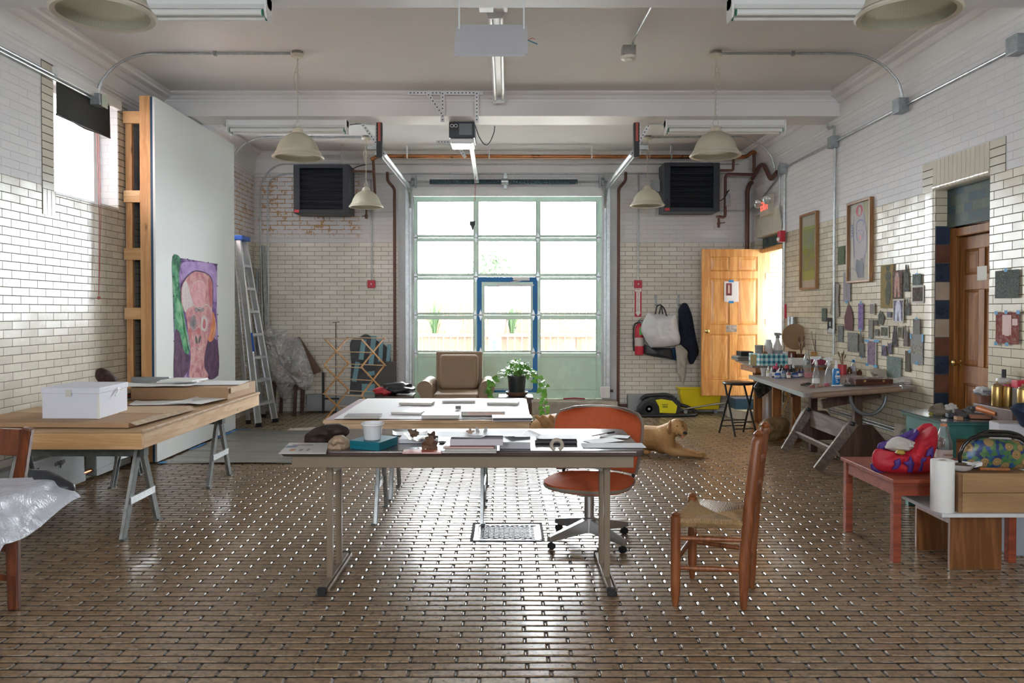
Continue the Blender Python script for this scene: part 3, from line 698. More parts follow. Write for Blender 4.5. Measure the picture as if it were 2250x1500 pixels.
# glazed surround of that door: quoins + soldier course lintel with bullnose
tileband('trim_15', 'x', XR, -1, 6.535, 6.70, 2.42, 2.665, .0622)
tileband('trim_16', 'x', XR, -1, 5.59, 5.768, 2.42, 2.665, .0622)
def soldier(name, y0, y1, z0, z1, step=.0585):
    g = G(); j = G().box(XR-.003, y0, z0+.03, XR, y1, z1)
    n = max(1, round((y1-y0)/step)); st = (y1-y0)/n
    for i in range(n):
        a, b = y0+i*st+.002, y0+(i+1)*st-.002
        pr = [(XR-.003, z1), (XR-.008, z1), (XR-.008, z0+.05)] + [(XR+.042-.05*math.cos(t_), z0+.05-.05*math.sin(t_)) for t_ in [PI/2*q/6 for q in range(1, 7)]] + [(XR+.09, z0), (XR+.09, z0+.002), (XR+.042, z0+.004)]
        pr = [(XR-.003, z1), (XR-.009, z1), (XR-.009, z0+.045), (XR-.016, z0+.03), (XR-.016, z0+.012), (XR-.008, z0+.001), (XR+.01, z0-.006), (XR+.09, z0-.006), (XR+.09, z0-.0005), (XR-.003, z0-.0005)]
        g.prism(pr, a, b, 'y', smooth=True)
    t = struct(name, g, m_tile); struct('joint', j, m_jnt, t)
soldier('trim_17', 5.77, 6.533, 2.43, 2.665)
soldier('trim_18', 10.12, 11.2, 2.46, 2.78)
# bullnose corner quoins at the far side of the recess
g = G(); z = .0
while z < 2.42:
    pr = [(XR+.004, Y1-.0), (XR-.004, Y1+.012), (XR-.008, Y1+.035), (XR-.008, Y1+.135), (XR, Y1+.135), (XR+.002, Y1+.02)]
    g.prism(pr, z+.003, min(z+.0592, 2.42), 'z', smooth=True); z += .0622
t = struct('trim_19', g, m_tile)
# ================================================================== doorway to the bright room at the far right, its open pine door, landing
m_bright = M('far_room_white', (.86, .86, .86), .8)
struct('wall_far_room', G().box(XR+1.6, 8.6, .2, XR+1.7, 13.0, 3.0).box(XR+.3, 12.6, .2, XR+1.7, 12.7, 3.0), m_bright)
struct('floor_far_room', G().box(XR+.30, 8.6, .17, XR+1.7, 12.7, .27), M('far_room_floor', (.62, .58, .52), .6))
pine = WOOD('pine_varnished', (.80, .44, .15), (.62, .27, .07), .35, 'Z', scale=1.1, rings=8, coat=.25)
g = G().box(XR+.02, 11.06, .27, XR+.16, 11.139, 2.30).box(XR+.02, 10.121, .27, XR+.16, 10.17, 2.30).box(XR+.02, 10.17, 2.24, XR+.16, 11.06, 2.30)
df = struct('door_3_frame', g, pine, bev=.006)
d3 = thing('door_3', '', ''); del d3['label']; del d3['category']; d3['kind'] = 'structure'
pl_, pr_ = at(1541, 868, 11.0), at(1681, 868, 11.0)
wdt = pr_.x-pl_.x
mt = Matrix.Translation((pl_.x, 11.0, .275))
panel_door(wdt, 2.025, .042, 2, [(.22, .85), (.98, 1.62), (1.72, 1.92)], pine, d3, mt)
kn = at(1553, 727, 10.99)
obj('door_knob', G().lathe([(.028, 0), (.028, .006), (.011, .012), (.011, .035), (.024, .042), (.030, .055), (.022, .068), (0.001, .072)], n=20, mtx=Matrix.Translation((kn.x, 10.999, kn.z)) @ Matrix.Rotation(PI/2, 4, 'X')), m_brass, d3)
g = G()
for zz in (.5, 1.25, 1.88): g.box(pr_.x-.002, 10.985, zz, pr_.x+.03, 10.999, zz+.09)
obj('hinge', g, m_brass, d3)
# raised landing: one glazed step, red tile top, floor of the room behind a step higher
mlt = M('landing_tile', (.58, .53, .44), .35, var=.1, vs=8)
struct('landing', G().prism([(3.06, 11.16), (3.02, 10.9), (3.12, 10.52), (3.2, 10.48), (XR, 10.48), (XR, 11.16)], 0, .11, 'z'), mlt)
struct('landing_rim', G().prism([(3.05, 11.16), (3.01, 10.9), (3.11, 10.50), (3.19, 10.46), (XR, 10.46), (XR, 10.60), (3.24, 10.60), (3.22, 11.16)], .111, .128, 'z'), M('landing_rim_tile', (.68, .60, .47), .3, var=.08), bev=.008)
struct('landing_floor', G().box(3.22, 10.60, .111, XR-.001, 11.16, .124), M('landing_red_tile', (.36, .14, .08), .5, var=.2, vs=12))
struct('threshold', G().box(XR+.001, 10.12, .2, XR+.3, 11.14, .268).box(XR+.001, Y0+.001, -.1, XR+.3, Y1-.001, .0), M('threshold_stone', (.5, .45, .38), .6, var=.2))
struct('ceiling_far_room', G().box(XR+.3, 8.6, 2.9, XR+1.7, 12.7, 3.0).box(XR+.3, 8.5, .2, XR+1.7, 8.6, 1.0).box(XR+.3, 8.5, 2.0, XR+1.7, 8.6, 3.0), m_bright)
# ================================================================== big furniture
pine_raw = WOOD('pine_raw', (.74, .52, .30), (.60, .37, .18), .55, 'Y', scale=1.2, rings=6, knots=True, coat=0)
pine_rawx = WOOD('pine_raw_cross', (.80, .52, .27), (.62, .35, .15), .55, 'X', scale=1.2, rings=6, knots=True, coat=0)
pine_rawz = WOOD('pine_raw_upright', (.74, .44, .20), (.60, .30, .12), .55, 'Z', scale=1.2, rings=6, knots=True, coat=0)
plywood = WOOD('plywood', (.58, .40, .24), (.42, .26, .13), .5, 'X', rings=5, coat=0)
m_beige = M('beige_enamel', (.225, .17, .118), .4, var=.05)
m_rubber = M('black_rubber', (.015, .015, .015), .7)
# ---- folding table
ft = thing('folding_table', 'long brown folding table with beige apron in the foreground', 'table', (-.225, 4.38, 0))
def rrect(x0, y0, x1, y1, r, n=5):
    p = []
    for cx, cy, a in ((x1-r, y0+r, -PI/2), (x1-r, y1-r, 0), (x0+r, y1-r, PI/2), (x0+r, y0+r, PI)):
        for i in range(n+1): p.append((cx+r*math.cos(a+PI/2*i/n), cy+r*math.sin(a+PI/2*i/n)))
    return p
TT = .738
obj('tabletop', G().prism(rrect(-.922, -.38, .922, .38, .045), TT-.030, TT, 'z'), M('laminate_brown', (.075, .052, .045), .16, var=.08, spec=.7), ft, bev=.008, seg=3)
obj('apron', G().box(-.87, -.345, .645, .87, -.325, TT-.031).box(-.87, .325, .645, .87, .345, TT-.031).box(-.87, -.325, .645, -.85, .325, TT-.031).box(.85, -.325, .645, .87, .325, TT-.031), m_beige, ft, bev=.003)
for s in (-1, 1):
    X = -.715 if s < 0 else .755
    for yy in (-.17, .06):
        obj('leg', G().box(X-.016, yy-.016, .03, X+.016, yy+.016, .70), m_beige, ft, bev=.003)
    fb = obj('foot_bar', G().box(X-.018, -.36, .008, X+.018, .26, .034).box(X+.024, -.34, .012, X+.036, .26, .03), m_beige, ft, bev=.004)
    obj('foot_cap', G().box(X-.020, -.375, 0, X+.020, -.345, .036), m_rubber, fb); obj('foot_cap', G().box(X-.02, .25, 0, X+.02, .28, .036), m_rubber, fb)
    obj('folding_brace', G().beam((X-s*.02, -.155, .60), (X-s*.26, -.1, .69), .006, .022), M('dull_steel', (.30, .28, .25), .4, .6), ft)
# ---- galvanised sawhorses
m_saw_shaded = M('sawhorse_steel_shaded', (.13, .145, .14), .5, .5, var=.3, vs=20)  # steel darkened to paint shade into webs and beam; flanges stay bright
def make_trestle(L, H, label):
    t = thing('sawhorse', label, 'sawhorse', (0, 0, 0), 0, 'galvanised sawhorses under the work tables')
    obj('beam', G().box(-L/2, -.035, H-.075, L/2, .035, H-.002), m_saw_shaded, t)
    for sx in (-1, 1):
        X = sx*(L/2-.03)
        for sy in (-1, 1):
            a = Vector((X, sy*.03, H-.03)); b = Vector((X, sy*.25, 0)); d = (b-a).normalized(); nn = Vector((1, 0, 0)).cross(d)
            g = G(); w = .022
            g.beam(a, b, .003, .055, up=nn).beam(a+nn*.026+Vector((w, 0, 0))*-sx*.5, b+nn*.026+Vector((w, 0, 0))*-sx*.5, w, .003, up=nn, mi=1).beam(a-nn*.026+Vector((w, 0, 0))*-sx*.5, b-nn*.026+Vector((w, 0, 0))*-sx*.5, w, .003, up=nn, mi=1)
            g.box(b.x-.014, b.y-.03, 0, b.x+.014, b.y+.03, .012)
            obj('leg', g, [m_saw_shaded, m_galv], t)
        obj('cross_brace', G().beam((X, -.175, .23), (X, .175, .23), .02, .045), m_galv, t)
    return t
TRG = 'galvanised sawhorses under the work tables'
tr = make_trestle(.86, .565, 'galvanised sawhorse nearest the camera under the long pine table')
tr.location = (-2.81, 5.24, 0)
dup(tr, (-2.83, 6.73, 0), 0, 'galvanised sawhorse at the far end of the long pine table')
tr2 = make_trestle(.80, .635, 'front galvanised sawhorse under the square paper covered table')
tr2.location = (-.53, 5.61, 0)
dup(tr2, (-.53, 6.31, 0), 0, 'rear galvanised sawhorse under the square paper covered table')
# ---- long pine table on the left
lt = thing('work_table', 'long pine box topped work table along the left wall', 'table', (-2.93, 6.21, 0))
obj('tabletop', G().box(-.63, -1.20, .672, .63, 1.20, .690), plywood, lt, bev=.002)
obj('apron', G().box(-.62, -1.195, .568, .62, -1.155, .671), pine_rawx, lt, bev=.002)
obj('apron', G().box(.58, -1.154, .568, .62, 1.195, .671), pine_raw, lt, bev=.002)
obj('apron', G().box(-.62, -1.154, .568, -.58, 1.195, .671).box(-.579, 1.155, .568, .579, 1.195, .671), pine_raw, lt, bev=.002)
# ---- square table with paper
mt_ = thing('work_table', 'square plywood table covered with white paper in the middle of the room', 'table', (-.53, 5.93, 0))
obj('tabletop', G().box(-.69, -.67, .698, .69, .65, .718), plywood, mt_, bev=.002)
obj('apron', G().box(-.68, -.665, .637, .68, -.63, .697), plywood, mt_, bev=.002)
obj('apron', G().box(.645, -.629, .637, .68, .64, .697).box(-.68, -.629, .637, -.645, .64, .697).box(-.644, .605, .637, .644, .64, .697), plywood, mt_, bev=.002)
m_paper = M('paper_white', (.84, .85, .87), .6, var=.03, vs=3)
def paper_sheet(c, w, d, rz, z, amp, seed, nu=14, nv=10, curl=0):
    R_ = Matrix.Rotation(rz, 3, 'Z')
    def fn(u, v):
        p = R_ @ Vector(((u-.5)*w, (v-.5)*d, 0)); q = Vector((c[0]+p.x, c[1]+p.y, 0))
        h = amp*(1+mnoise.noise(Vector((q.x*5, q.y*5, seed))))*.5
        h += curl*max(0, (abs(u-.5)-.38)*8)**2
        return Vector((q.x, q.y, z+h))
    return G().sheet(fn, nu, nv, .0006)
tag(obj('paper_sheet', paper_sheet((-.505, 5.94), 1.30, 1.26, 0, .7195, .006, 2, 24, 20), m_paper), 'large white paper sheet covering the square middle table', 'paper')
tag(obj('paper_sheet', G().box(-1.21, 5.29, .7185, -1.14, 6.55, .7192), M('paper_mauve', (.42, .33, .38), .6)), 'mauve grey paper margin under the white sheet on the square table', 'paper')
# ---- orange shell office chair
oc = thing('office_chair', 'orange upholstered swivel chair with taupe shell behind the folding table', 'chair', (.515, 4.97, 0), math.radians(70)); oc.scale = (1.07, 1.10, 1)
m_or = M('orange_fabric', (.50, .098, .028), .75, var=.10, vs=30, bump=.25, bs=160)
m_shell = M('shell_taupe', (.34, .31, .26), .45, var=.05)
m_chrome = M('brushed_steel', (.55, .55, .56), .28, .95)
g = G()
for i in range(4):
    a = math.radians([213, 303, 33, 123][i]-68); d = Vector((math.cos(a), math.sin(a), 0)); s = Vector((-d.y, d.x, 0)); L = .295
    vs = []
    for q, (r, w, zt, zb) in enumerate([(.03, .024, .145, .062), (L, .017, .078, .048)]):
        for sw, zz in ((-1, zb), (1, zb), (1, zt), (-1, zt)): vs.append(d*r+s*w*sw*(1 if zz == zb else .8)+Vector((0, 0, zz)))
    ga = G().add(vs, [(3, 2, 1, 0), (4, 5, 6, 7), (0, 1, 5, 4), (1, 2, 6, 5), (2, 3, 7, 6), (3, 0, 4, 7)])
    leg = obj('star_leg', ga, m_chrome, oc, bev=.003)
    obj('caster', G().tube([d*(L-.02)+Vector((0, 0, .05)), d*(L-.02)+Vector((0, 0, .03))], .008, 8).tube([d*(L-.02)+s*-.013+Vector((0, 0, .02)), d*(L-.02)+s*.013+Vector((0, 0, .02))], .02, 14), m_rubber, leg)
obj('column', G().lathe([(.036, .06), (.036, .15), (.028, .155), (.028, .33), (.05, .34)], n=20), m_chrome, oc)
def superell(rx, ry, n, m, t):
    c, s = math.cos(t), math.sin(t)
    return (rx*math.copysign(abs(c)**(2/n), c), ry*math.copysign(abs(s)**(2/m), s))
def dish(rx, ry, z0, depth, th, n=2.6, rings=8, seg=40, dome=0):
    """cushion or shell pan: rounded outline, dished"""
    g = G(); vs = []; fs = []
    for k in range(rings+1):
        f = k/rings
        for i in range(seg):
            x, y = superell(rx*f, ry*f, n, n, 2*PI*i/seg); vs.append((x, y, z0+depth*f**3.0+dome*(1-f**2.2)+.006*mnoise.noise(Vector((x*14, y*14, 3)))*(dome > 0)))
    for k in range(rings):
        for i in range(seg): fs.append((k*seg+i, k*seg+(i+1) % seg, (k+1)*seg+(i+1) % seg, (k+1)*seg+i))
    N = len(vs); low = [(v[0]*.97, v[1]*.97, v[2]-th) for v in vs]
    e = rings*seg
    return g.add(vs+low, fs+[tuple(q+N for q in f[::-1]) for f in fs]+[(e+i, e+(i+1) % seg, N+e+(i+1) % seg, N+e+i) for i in range(seg)], True)
# local +x = back of the chair; seat
st_ = obj('seat_shell', dish(.27, .255, .335, .045, .02), m_shell, oc)
obj('seat_cushion', dish(.262, .247, .375, .012, .034, dome=.042), m_or, oc)
# back: curved panel standing at +x, wrapping round
def back_fn(R, inset, off):
    def fn(u, v):
        a = (u-.5)*2; zz = .40+v*.415; w = .275*(1-.12*(1-v)**2)-inset
        k = 1.0
        y = a*w; x = .27+v*.06-.10*a*a+off
        if v > .6:
            lim = math.sqrt(max(0, 1-((v-.6)/.4)**3.4)); y = a*w*(.55+.45*lim)
        return Vector((x, y, zz-inset*(v-.5)*2))
    return fn
def slab(fn, nu, nv, nrm, th):
    vs = [fn(i/nu, j/nv) for j in range(nv+1) for i in range(nu+1)]; N = len(vs)
    fs = [(j*(nu+1)+i, j*(nu+1)+i+1, (j+1)*(nu+1)+i+1, (j+1)*(nu+1)+i) for j in range(nv) for i in range(nu)]
    ed = list(range(nu+1))+[j*(nu+1)+nu for j in range(1, nv+1)]+[nv*(nu+1)+i for i in range(nu-1, -1, -1)]+[j*(nu+1) for j in range(nv-1, 0, -1)]
    back = [Vector(v)+Vector(nrm)*th for v in vs]
    return G().add(vs+back, fs+[tuple(q+N for q in f[::-1]) for f in fs]+[(ed[i], ed[i]+N, ed[(i+1) % len(ed)]+N, ed[(i+1) % len(ed)]) for i in range(len(ed))], True)
obj('back_shell', slab(back_fn(0, 0, 0), 20, 14, (1, 0, 0), .018), m_shell, oc)
obj('back_cushion', slab(back_fn(0, .012, -.025), 20, 14, (1, 0, 0), .024), m_or, oc)
for s in (-1, 1): obj('back_bracket', G().beam((.20, s*.21, .36), (.29, s*.215, .50), .012, .03, up=(1, 0, 0)), m_blk, oc)
obj('seat_support', G().lathe([(.09, .30), (.10, .325), (.10, .335)], n=16).beam((.0, 0, .325), (.30, 0, .36), .08, .015), m_shell, oc)
# ---- ladderback rush chair
lw = WOOD('chair_walnut', (.29, .095, .03), (.17, .05, .015), .4, 'Z', coat=.12, scale=1.5)
rc = thing('ladderback_chair', 'red brown ladder back wooden chair with woven rush seat', 'chair', (0, 0, 0))
FLp, FRp = Vector((.823, 3.87, 0)), Vector((1.0, 4.28, 0)); BLp, BRp = Vector((1.145, 3.83, 0)), Vector((1.275, 4.13, 0))
def post(p, h, r, top=None, lean=None):
    lean = lean or Vector((0, 0, 0)); pts = []; rs = []
    for t, q in ((0, .55), (.06, .72), (.14, .95), (.25, 1.0), (.6, 1.0), (.93, 1.0)):
        bend = max(0, (t-.30)/.7)**1.2
        pts.append(p+Vector((0, 0, h*t))+lean*bend); rs.append(r*q)
    k = p+lean
    pts += [k+Vector((0, 0, h*.955)), k+Vector((0, 0, h*.965)), k+Vector((0, 0, h*.98)), k+Vector((0, 0, h))]; rs += [r, r*.72, r*.95, r*.35]
    return G().tube(pts, rs, 14)
for p in (FLp, FRp): obj('leg', post(p, .462, .0245), lw, rc)
leanv = Vector((.075, 0.02, 0))
obj('back_post', post(BLp, .865, .0265, lean=leanv), lw, rc); obj('back_post', post(BRp, .865, .0265, lean=leanv), lw, rc)
def on(p, q, a, b, za, zb, r=.011):
    A = p.lerp(q, a); B = p.lerp(q, b); return [Vector((A.x, A.y, za)), Vector((B.x, B.y, zb))]
for (p, q, zs) in ((FLp, BLp, (.19, .335)), (FRp, BRp, (.20, .335)), (FLp, FRp, (.22,)), (BLp, BRp, (.18,))):
    for z in zs:
        a = Vector((p.x, p.y, z)); b = Vector((q.x, q.y, z)); m_ = (a+b)/2
        obj('stretcher', G().tube([a, a.lerp(b, .1), m_, a.lerp(b, .9), b], [.008, .011, .0135, .011, .008], 10), lw, rc)
for z0, z1, cr in ((.49, .565, .5), (.615, .685, .6), (.74, .83, 1.0)):
    def fn(u, v, z0=z0, z1=z1):
        k = max(0, ((z0+z1)/2/.865-.30)/.7)**1.2; A = BLp+leanv*k; B = BRp+leanv*k; p = A.lerp(B, .04+u*.92)
        e = math.sin(u*PI); bow = Vector((.025, -.008, 0))*e
        zt = z0+(z1-z0)*v + (.018*e if v > .5 else -.012*math.sin(u*PI*2)**2*0)
        return Vector((p.x+bow.x, p.y+bow.y, zt))
    obj('ladder_slat', slab(fn, 14, 4, (.01, -.003, 0), 1.0), lw, rc)
rush = NT('rush_weave'); cco = rush.coord('Object', (1, 1, 1)); wv = rush.new('TexWave'); wv.inputs['Scale'].default_value = 45; wv.inputs['Distortion'].default_value = 1.5; wv.inputs['Detail'].default_value = 2
rush.link(rush.coord('UV'), wv.inputs[0])
rush.link(rush.mix(wv.outputs['Fac'], (.14, .075, .035), (.42, .27, .13)), rush.b.inputs['Base Color']); rush.b.inputs['Roughness'].default_value = .45; rush.bump(wv.outputs['Fac'], .6, .004)
# the seat: four strands fields meeting at the centre, each built of cords
gr = G(); ZS = .425; Q = [FLp, BLp, BRp, FRp]; cen = sum(Q, Vector())/4
def seatpt(p, q, t, s):
    e = p.lerp(q, t); 
    return e
for i in range(4):
    a, b = Q[i], Q[(i+1) % 4]; n = 40
    for k in range(n):
        t = (k+.5)/n; e = a.lerp(b, .04+.92*t); inner = a.lerp(cen, min(1, 2*t)) if t < .5 else b.lerp(cen, min(1, 2*(1-t)))
        out = (e-cen).normalized()*.012
        pts = [Vector((e.x, e.y, ZS-.028)), Vector((e.x+out.x, e.y+out.y, ZS-.012)), Vector((e.x, e.y, ZS+.004)), Vector((inner.x*.5+e.x*.5, inner.y*.5+e.y*.5, ZS-.002)), Vector((inner.x, inner.y, ZS-.010))]
        gr.tube(pts, .0048, 5, caps=False)
m_rush = M('rush_cord', (.36, .23, .11), .4, var=.35, vs=60)
gb_ = G().prism([(p.x, p.y) for p in Q], ZS-.035, ZS-.024, 'z')
seat = obj('rush_seat', gr, m_rush, rc); obj('seat_underside', gb_, M('rush_dark', (.20, .12, .06), .7), seat)
rr2 = random.Random(9); g = G()
for k in range(9):
    p = FLp.lerp(BLp, .15+.06*k)+Vector((.02, .03, 0)); q = p+Vector((rr2.uniform(.03, .12), rr2.uniform(-.02, .05), 0)); g.tube([(p.x, p.y, .392), ((p.x+q.x)/2, (p.y+q.y)/2, .375-rr2.random()*.02), (q.x, q.y, .362-rr2.random()*.03)], .002, 4)
obj('loose_rush', g, m_rush, seat)
a, b = fl(1600, 1300), fl(1612, 1325)
tag(obj('rush_strand', G().tube([fl(1612, 1297)+Vector((0, 0, .004)), fl(1596, 1308)+Vector((0, 0, .02)), fl(1600, 1318)+Vector((0, 0, .006)), fl(1612, 1328)+Vector((0, 0, .004))], .0022, 5), m_rush), 'broken bit of rush lying on the floor under the ladder back chair', 'straw')
# ---- floor drain
dr = thing('floor_drain', 'rectangular perforated metal floor drain set in the paving', 'drain', (.0025, 5.17, 0))
m_drain = M('drain_metal', (.30, .31, .33), .3, .8, var=.2, vs=30)
m_hole = M('drain_hole', (.01, .01, .01), .8)
obj('drain_frame', G().box(-.215, -.19, -.015, .215, -.165, .003).box(-.215, .165, -.011, .215, .19, .003).box(-.215, -.165, -.011, -.19, .165, .003).box(.19, -.165, -.011, .215, .165, .003), m_drain, dr, bev=.002)
g = G().box(-.188, -.163, -.0108, .188, .163, -.002); 
for i in range(11):
    for j in range(9):
        x = -.165+i*.033; y = -.145+j*.036+(i % 2)*.012
        g.lathe([(.012, 0), (.012, .0008)], (x, y, -.0019), 8, 1)
        g.lathe([(.009, 0), (.008, .006), (.004, .0075)], (x+.0165 if i < 10 else x-.0165, y+.018 if j < 8 else y-.012, -.002), 6, 0)
obj('drain_grate', g, [m_drain, m_hole], dr)
# ---- armchair
m_arm = M('armchair_brown', (.30, .205, .125), .6, var=.10, vs=5, bump=.1, bs=80)
m_pip = M('armchair_piping', (.34, .25, .17), .5)
ac = thing('armchair', 'brown upholstered armchair with scrolled arms in front of the garage door', 'armchair', (-.585, 9.45, 0))
obj('seat', G().box(-.30, -.36, .12, .30, .30, .36), m_arm, ac, bev=.03, seg=3)
obj('seat_cushion', G().box(-.265, -.40, .361, .265, .22, .50), m_arm, ac, bev=.045, seg=4)
vs = G(); 
vs.add([(-.28, .22, .36), (.28, .22, .36), (.28, .40, .36), (-.28, .40, .36), (-.285, .30, .95), (.285, .30, .95), (.28, .46, .94), (-.28, .46, .94)], [(0, 3, 2, 1), (4, 5, 6, 7), (0, 1, 5, 4), (1, 2, 6, 5), (2, 3, 7, 6), (3, 0, 4, 7)])
bk = obj('backrest', vs, m_arm, ac, bev=.02, seg=3)
obj('back_pillow', G().add([(-.235, .12, .50), (.235, .12, .50), (.235, .24, .50), (-.235, .24, .50), (-.24, .20, .915), (.24, .20, .915), (.24, .31, .915), (-.24, .31, .915)], [(0, 3, 2, 1), (4, 5, 6, 7), (0, 1, 5, 4), (1, 2, 6, 5), (2, 3, 7, 6), (3, 0, 4, 7)]), m_arm, bk, bev=.05, seg=4)
for s in (-1, 1):
    pr = [(s*.27, .12), (s*.27, .50)]+[(s*(.355+.085*math.cos(PI-a)), .56+.085*math.sin(a)) for a in [PI*1.15*i/14-.25 for i in range(15)]]+[(s*.40, .48), (s*.39, .12)]
    arm = obj('armrest', G().prism(pr, -.40, .34, 'y', smooth=True), m_arm, ac)
    obj('arm_piping', G().tube([(x, -.402, z) for x, z in pr], .006, 6, closed=True), m_pip, arm)
    for yy in (-.34, .36): obj('foot', G().box(s*.33-.03, yy-.03, 0, s*.33+.03, yy+.03, .119), M('dark_wood_foot', (.06, .03, .02), .4), ac)
# ---- plant stand and pothos
ps = thing('side_table', 'small dark wooden plant stand to the right of the armchair', 'table', (.10, 9.25, 0))
dk = WOOD('dark_table_wood', (.085, .04, .03), (.05, .022, .016), .3, 'X', coat=.3)
obj('tabletop', G().box(-.20, -.19, .435, .20, .19, .46), dk, ps, bev=.006)
obj('apron', G().box(-.18, -.17, .385, .18, .17, .434), dk, ps)
for sx in (-1, 1):
    for sy in (-1, 1): obj('leg', G().tube([(sx*.17, sy*.16, .40), (sx*.17, sy*.16, .25), (sx*.165, sy*.155, .22), (sx*.175, sy*.165, .19), (sx*.17, sy*.16, 0)], [.016, .02, .013, .02, .011], 10), dk, ps)
pl = thing('potted_plant', 'trailing green pothos in a black ribbed nursery pot on the dark stand', 'plant', (.115, 9.23, .461))
obj('saucer', G().lathe([(.10, 0), (.125, .02), (.13, .05), (.12, .05), (.11, .02)], n=24), M('saucer_brown', (.12, .07, .045), .4), pl)
prf = []
pot = obj('pot', G().lathe([(.088, .02), (.098, .10), (.105, .21), (.112, .212), (.112, .235), (.102, .235), (.10, .20)], n=40), M('pot_black', (.012, .018, .022), .4), pl)
obj('soil', G().lathe([(.0, .2), (.10, .2)], n=24, cap=(False, False)), M('soil', (.03, .02, .015), .9), pot)
m_leaf = M('pothos_leaf', (.16, .42, .06), .28, var=.35, vs=9, spec=.6)
def heartleaf(g, p, dirv, up, L):
    d = dirv.normalized(); s = d.cross(up).normalized(); n = s.cross(d).normalized(); vs = []
    outline = [(0, 0, 0), (-.05, .28, .03), (.12, .42, .06), (.45, .36, .05), (.8, .15, -.02), (1., 0, -.1)]
    mid = [p+d*(x*L)+n*(.02*L*math.sin(x*3)) for x, _, _ in outline]
    lf = [p+d*(x*L)+s*(y*L)+n*(zz*L) for x, y, zz in outline]; rt = [p+d*(x*L)-s*(y*L)+n*(zz*L) for x, y, zz in outline]
    for side in (lf, rt):
        v = mid+side; fs = [(i, i+1, 7+i, 6+i) for i in range(5)]
        g.add(v, fs, True)
rp = random.Random(21); g = G(); gst = G()
for i in range(150):
    a = rp.uniform(0, 2*PI); r = rp.uniform(0, .22)*(.6+.4*rp.random()); h = .23+.17*(1-(r/.24)**2)*rp.uniform(.25, 1.05)-max(0, r-.15)*.9*rp.random()
    p = Vector((r*math.cos(a), r*math.sin(a)*.85, h)); dv = Vector((math.cos(a+rp.uniform(-1, 1)), math.sin(a+rp.uniform(-1, 1)), rp.uniform(-.7, .3)))
    heartleaf(g, p, dv, Vector((rp.uniform(-.4, .4), rp.uniform(-.8, .2), 1)), rp.uniform(.05, .085))
    if i % 3 == 0: gst.tube([(0.05*math.cos(a), .05*math.sin(a), .2), ((r*.6)*math.cos(a), (r*.6)*math.sin(a), h+.01), p], .0025, 4)
for a0, L, x0, n in ((0.15, .55, .10, 14), (.25, .40, .15, 9), (PI+.1, .30, -.12, 9), (PI-.5, .22, -.16, 7)):
    pts = []
    for k in range(n+1):
        t = k/n; pts.append(Vector((x0+math.cos(a0)*(.03+.14*min(1, t*2.2)+.03*t), -.20+math.sin(t*7)*.012, .25-max(0, t-.15)*L*1.1+.02*math.sin(t*5))))
    gst.tube([Vector((x0*.5, 0, .23))]+pts, .003, 5)
    for k, q in enumerate(pts[2:]):
        heartleaf(g, q, Vector((rp.uniform(-1, 1), rp.uniform(-.6, .1), rp.uniform(-.8, .1))), Vector((0, -1, .6)), rp.uniform(.05, .08))
obj('leaves', g, m_leaf, pl, fix=False); obj('stems', gst, M('pothos_stem', (.22, .30, .08), .5), pl, fix=False)
# ---- small table with jacket/bag left of the armchair
stb = thing('side_table', 'low dark side table left of the armchair holding a red and black bag', 'table', (-1.34, 9.55, 0))
obj('tabletop', G().box(-.20, -.2, .42, .22, .2, .445), dk, stb, bev=.004); 
for sx in (-.18, .19):
    for sy in (-.17, .17): obj('leg', G().box(sx-.015, sy-.015, 0, sx+.015, sy+.015, .42), dk, stb)
bg = thing('backpack', 'black and red soft bag on the low dark side table', 'bag', (-1.36, 9.52, .446))
m_red = M('red_nylon', (.55, .03, .05), .5, var=.2, vs=12, bump=.2); m_nyl = M('black_nylon', (.028, .030, .036), .4, var=.25, vs=14, bump=.3, bs=25)
obj('bag_body', G().ball((.04, 0, .075), (.20, .14, .07), 20, jit=.25, seed=4), m_nyl, bg); obj('bag_flap', G().ball((-.10, -.04, .045), (.12, .12, .045), 16, jit=.2, seed=7), m_red, bg)
# ---- wooden clothes rack
ck = WOOD('rack_wood', (.62, .34, .13), (.48, .22, .07), .4, 'Z', coat=.1); cl_ = M('rack_dowel', (.72, .52, .33), .5, var=.1)
dy = thing('drying_rack', 'folding wooden clothes drying rack standing on three scissor tiers', 'drying rack')
aR = math.radians(-27); e1 = Vector((math.cos(aR), math.sin(aR), 0)); e2 = Vector((-math.sin(aR), math.cos(aR), 0))
o_ = fl(712, 926); Ld = .60; Wd = .50; lev = [0, .362, .724, 1.085]
for off in (0, Ld):
    for i in range(3):
        for sgn in (0, 1):
            a = o_+e1*(off+sgn*.012)+e2*(0 if sgn == 0 else Wd)+Vector((0, 0, lev[i]+.005)); b = o_+e1*(off+sgn*.012)+e2*(Wd if sgn == 0 else 0)+Vector((0, 0, lev[i+1]))
            obj('slat', G().beam(a, b, .010, .022, up=e1.cross(b-a)), ck, dy)
for i in range(4):
    for w in (0, Wd):
        if i == 0: continue
        a = o_+e2*w+Vector((0, 0, lev[i])); obj('dowel', G().tube([a-e1*.02, a+e1*(Ld+.03)], .0065, 8), cl_, dy)
for i in range(3):
    a = o_+e2*Wd/2+Vector((0, 0, (lev[i]+lev[i+1])/2)); obj('dowel', G().tube([a-e1*.01, a+e1*(Ld+.02)], .0065, 8), cl_, dy)
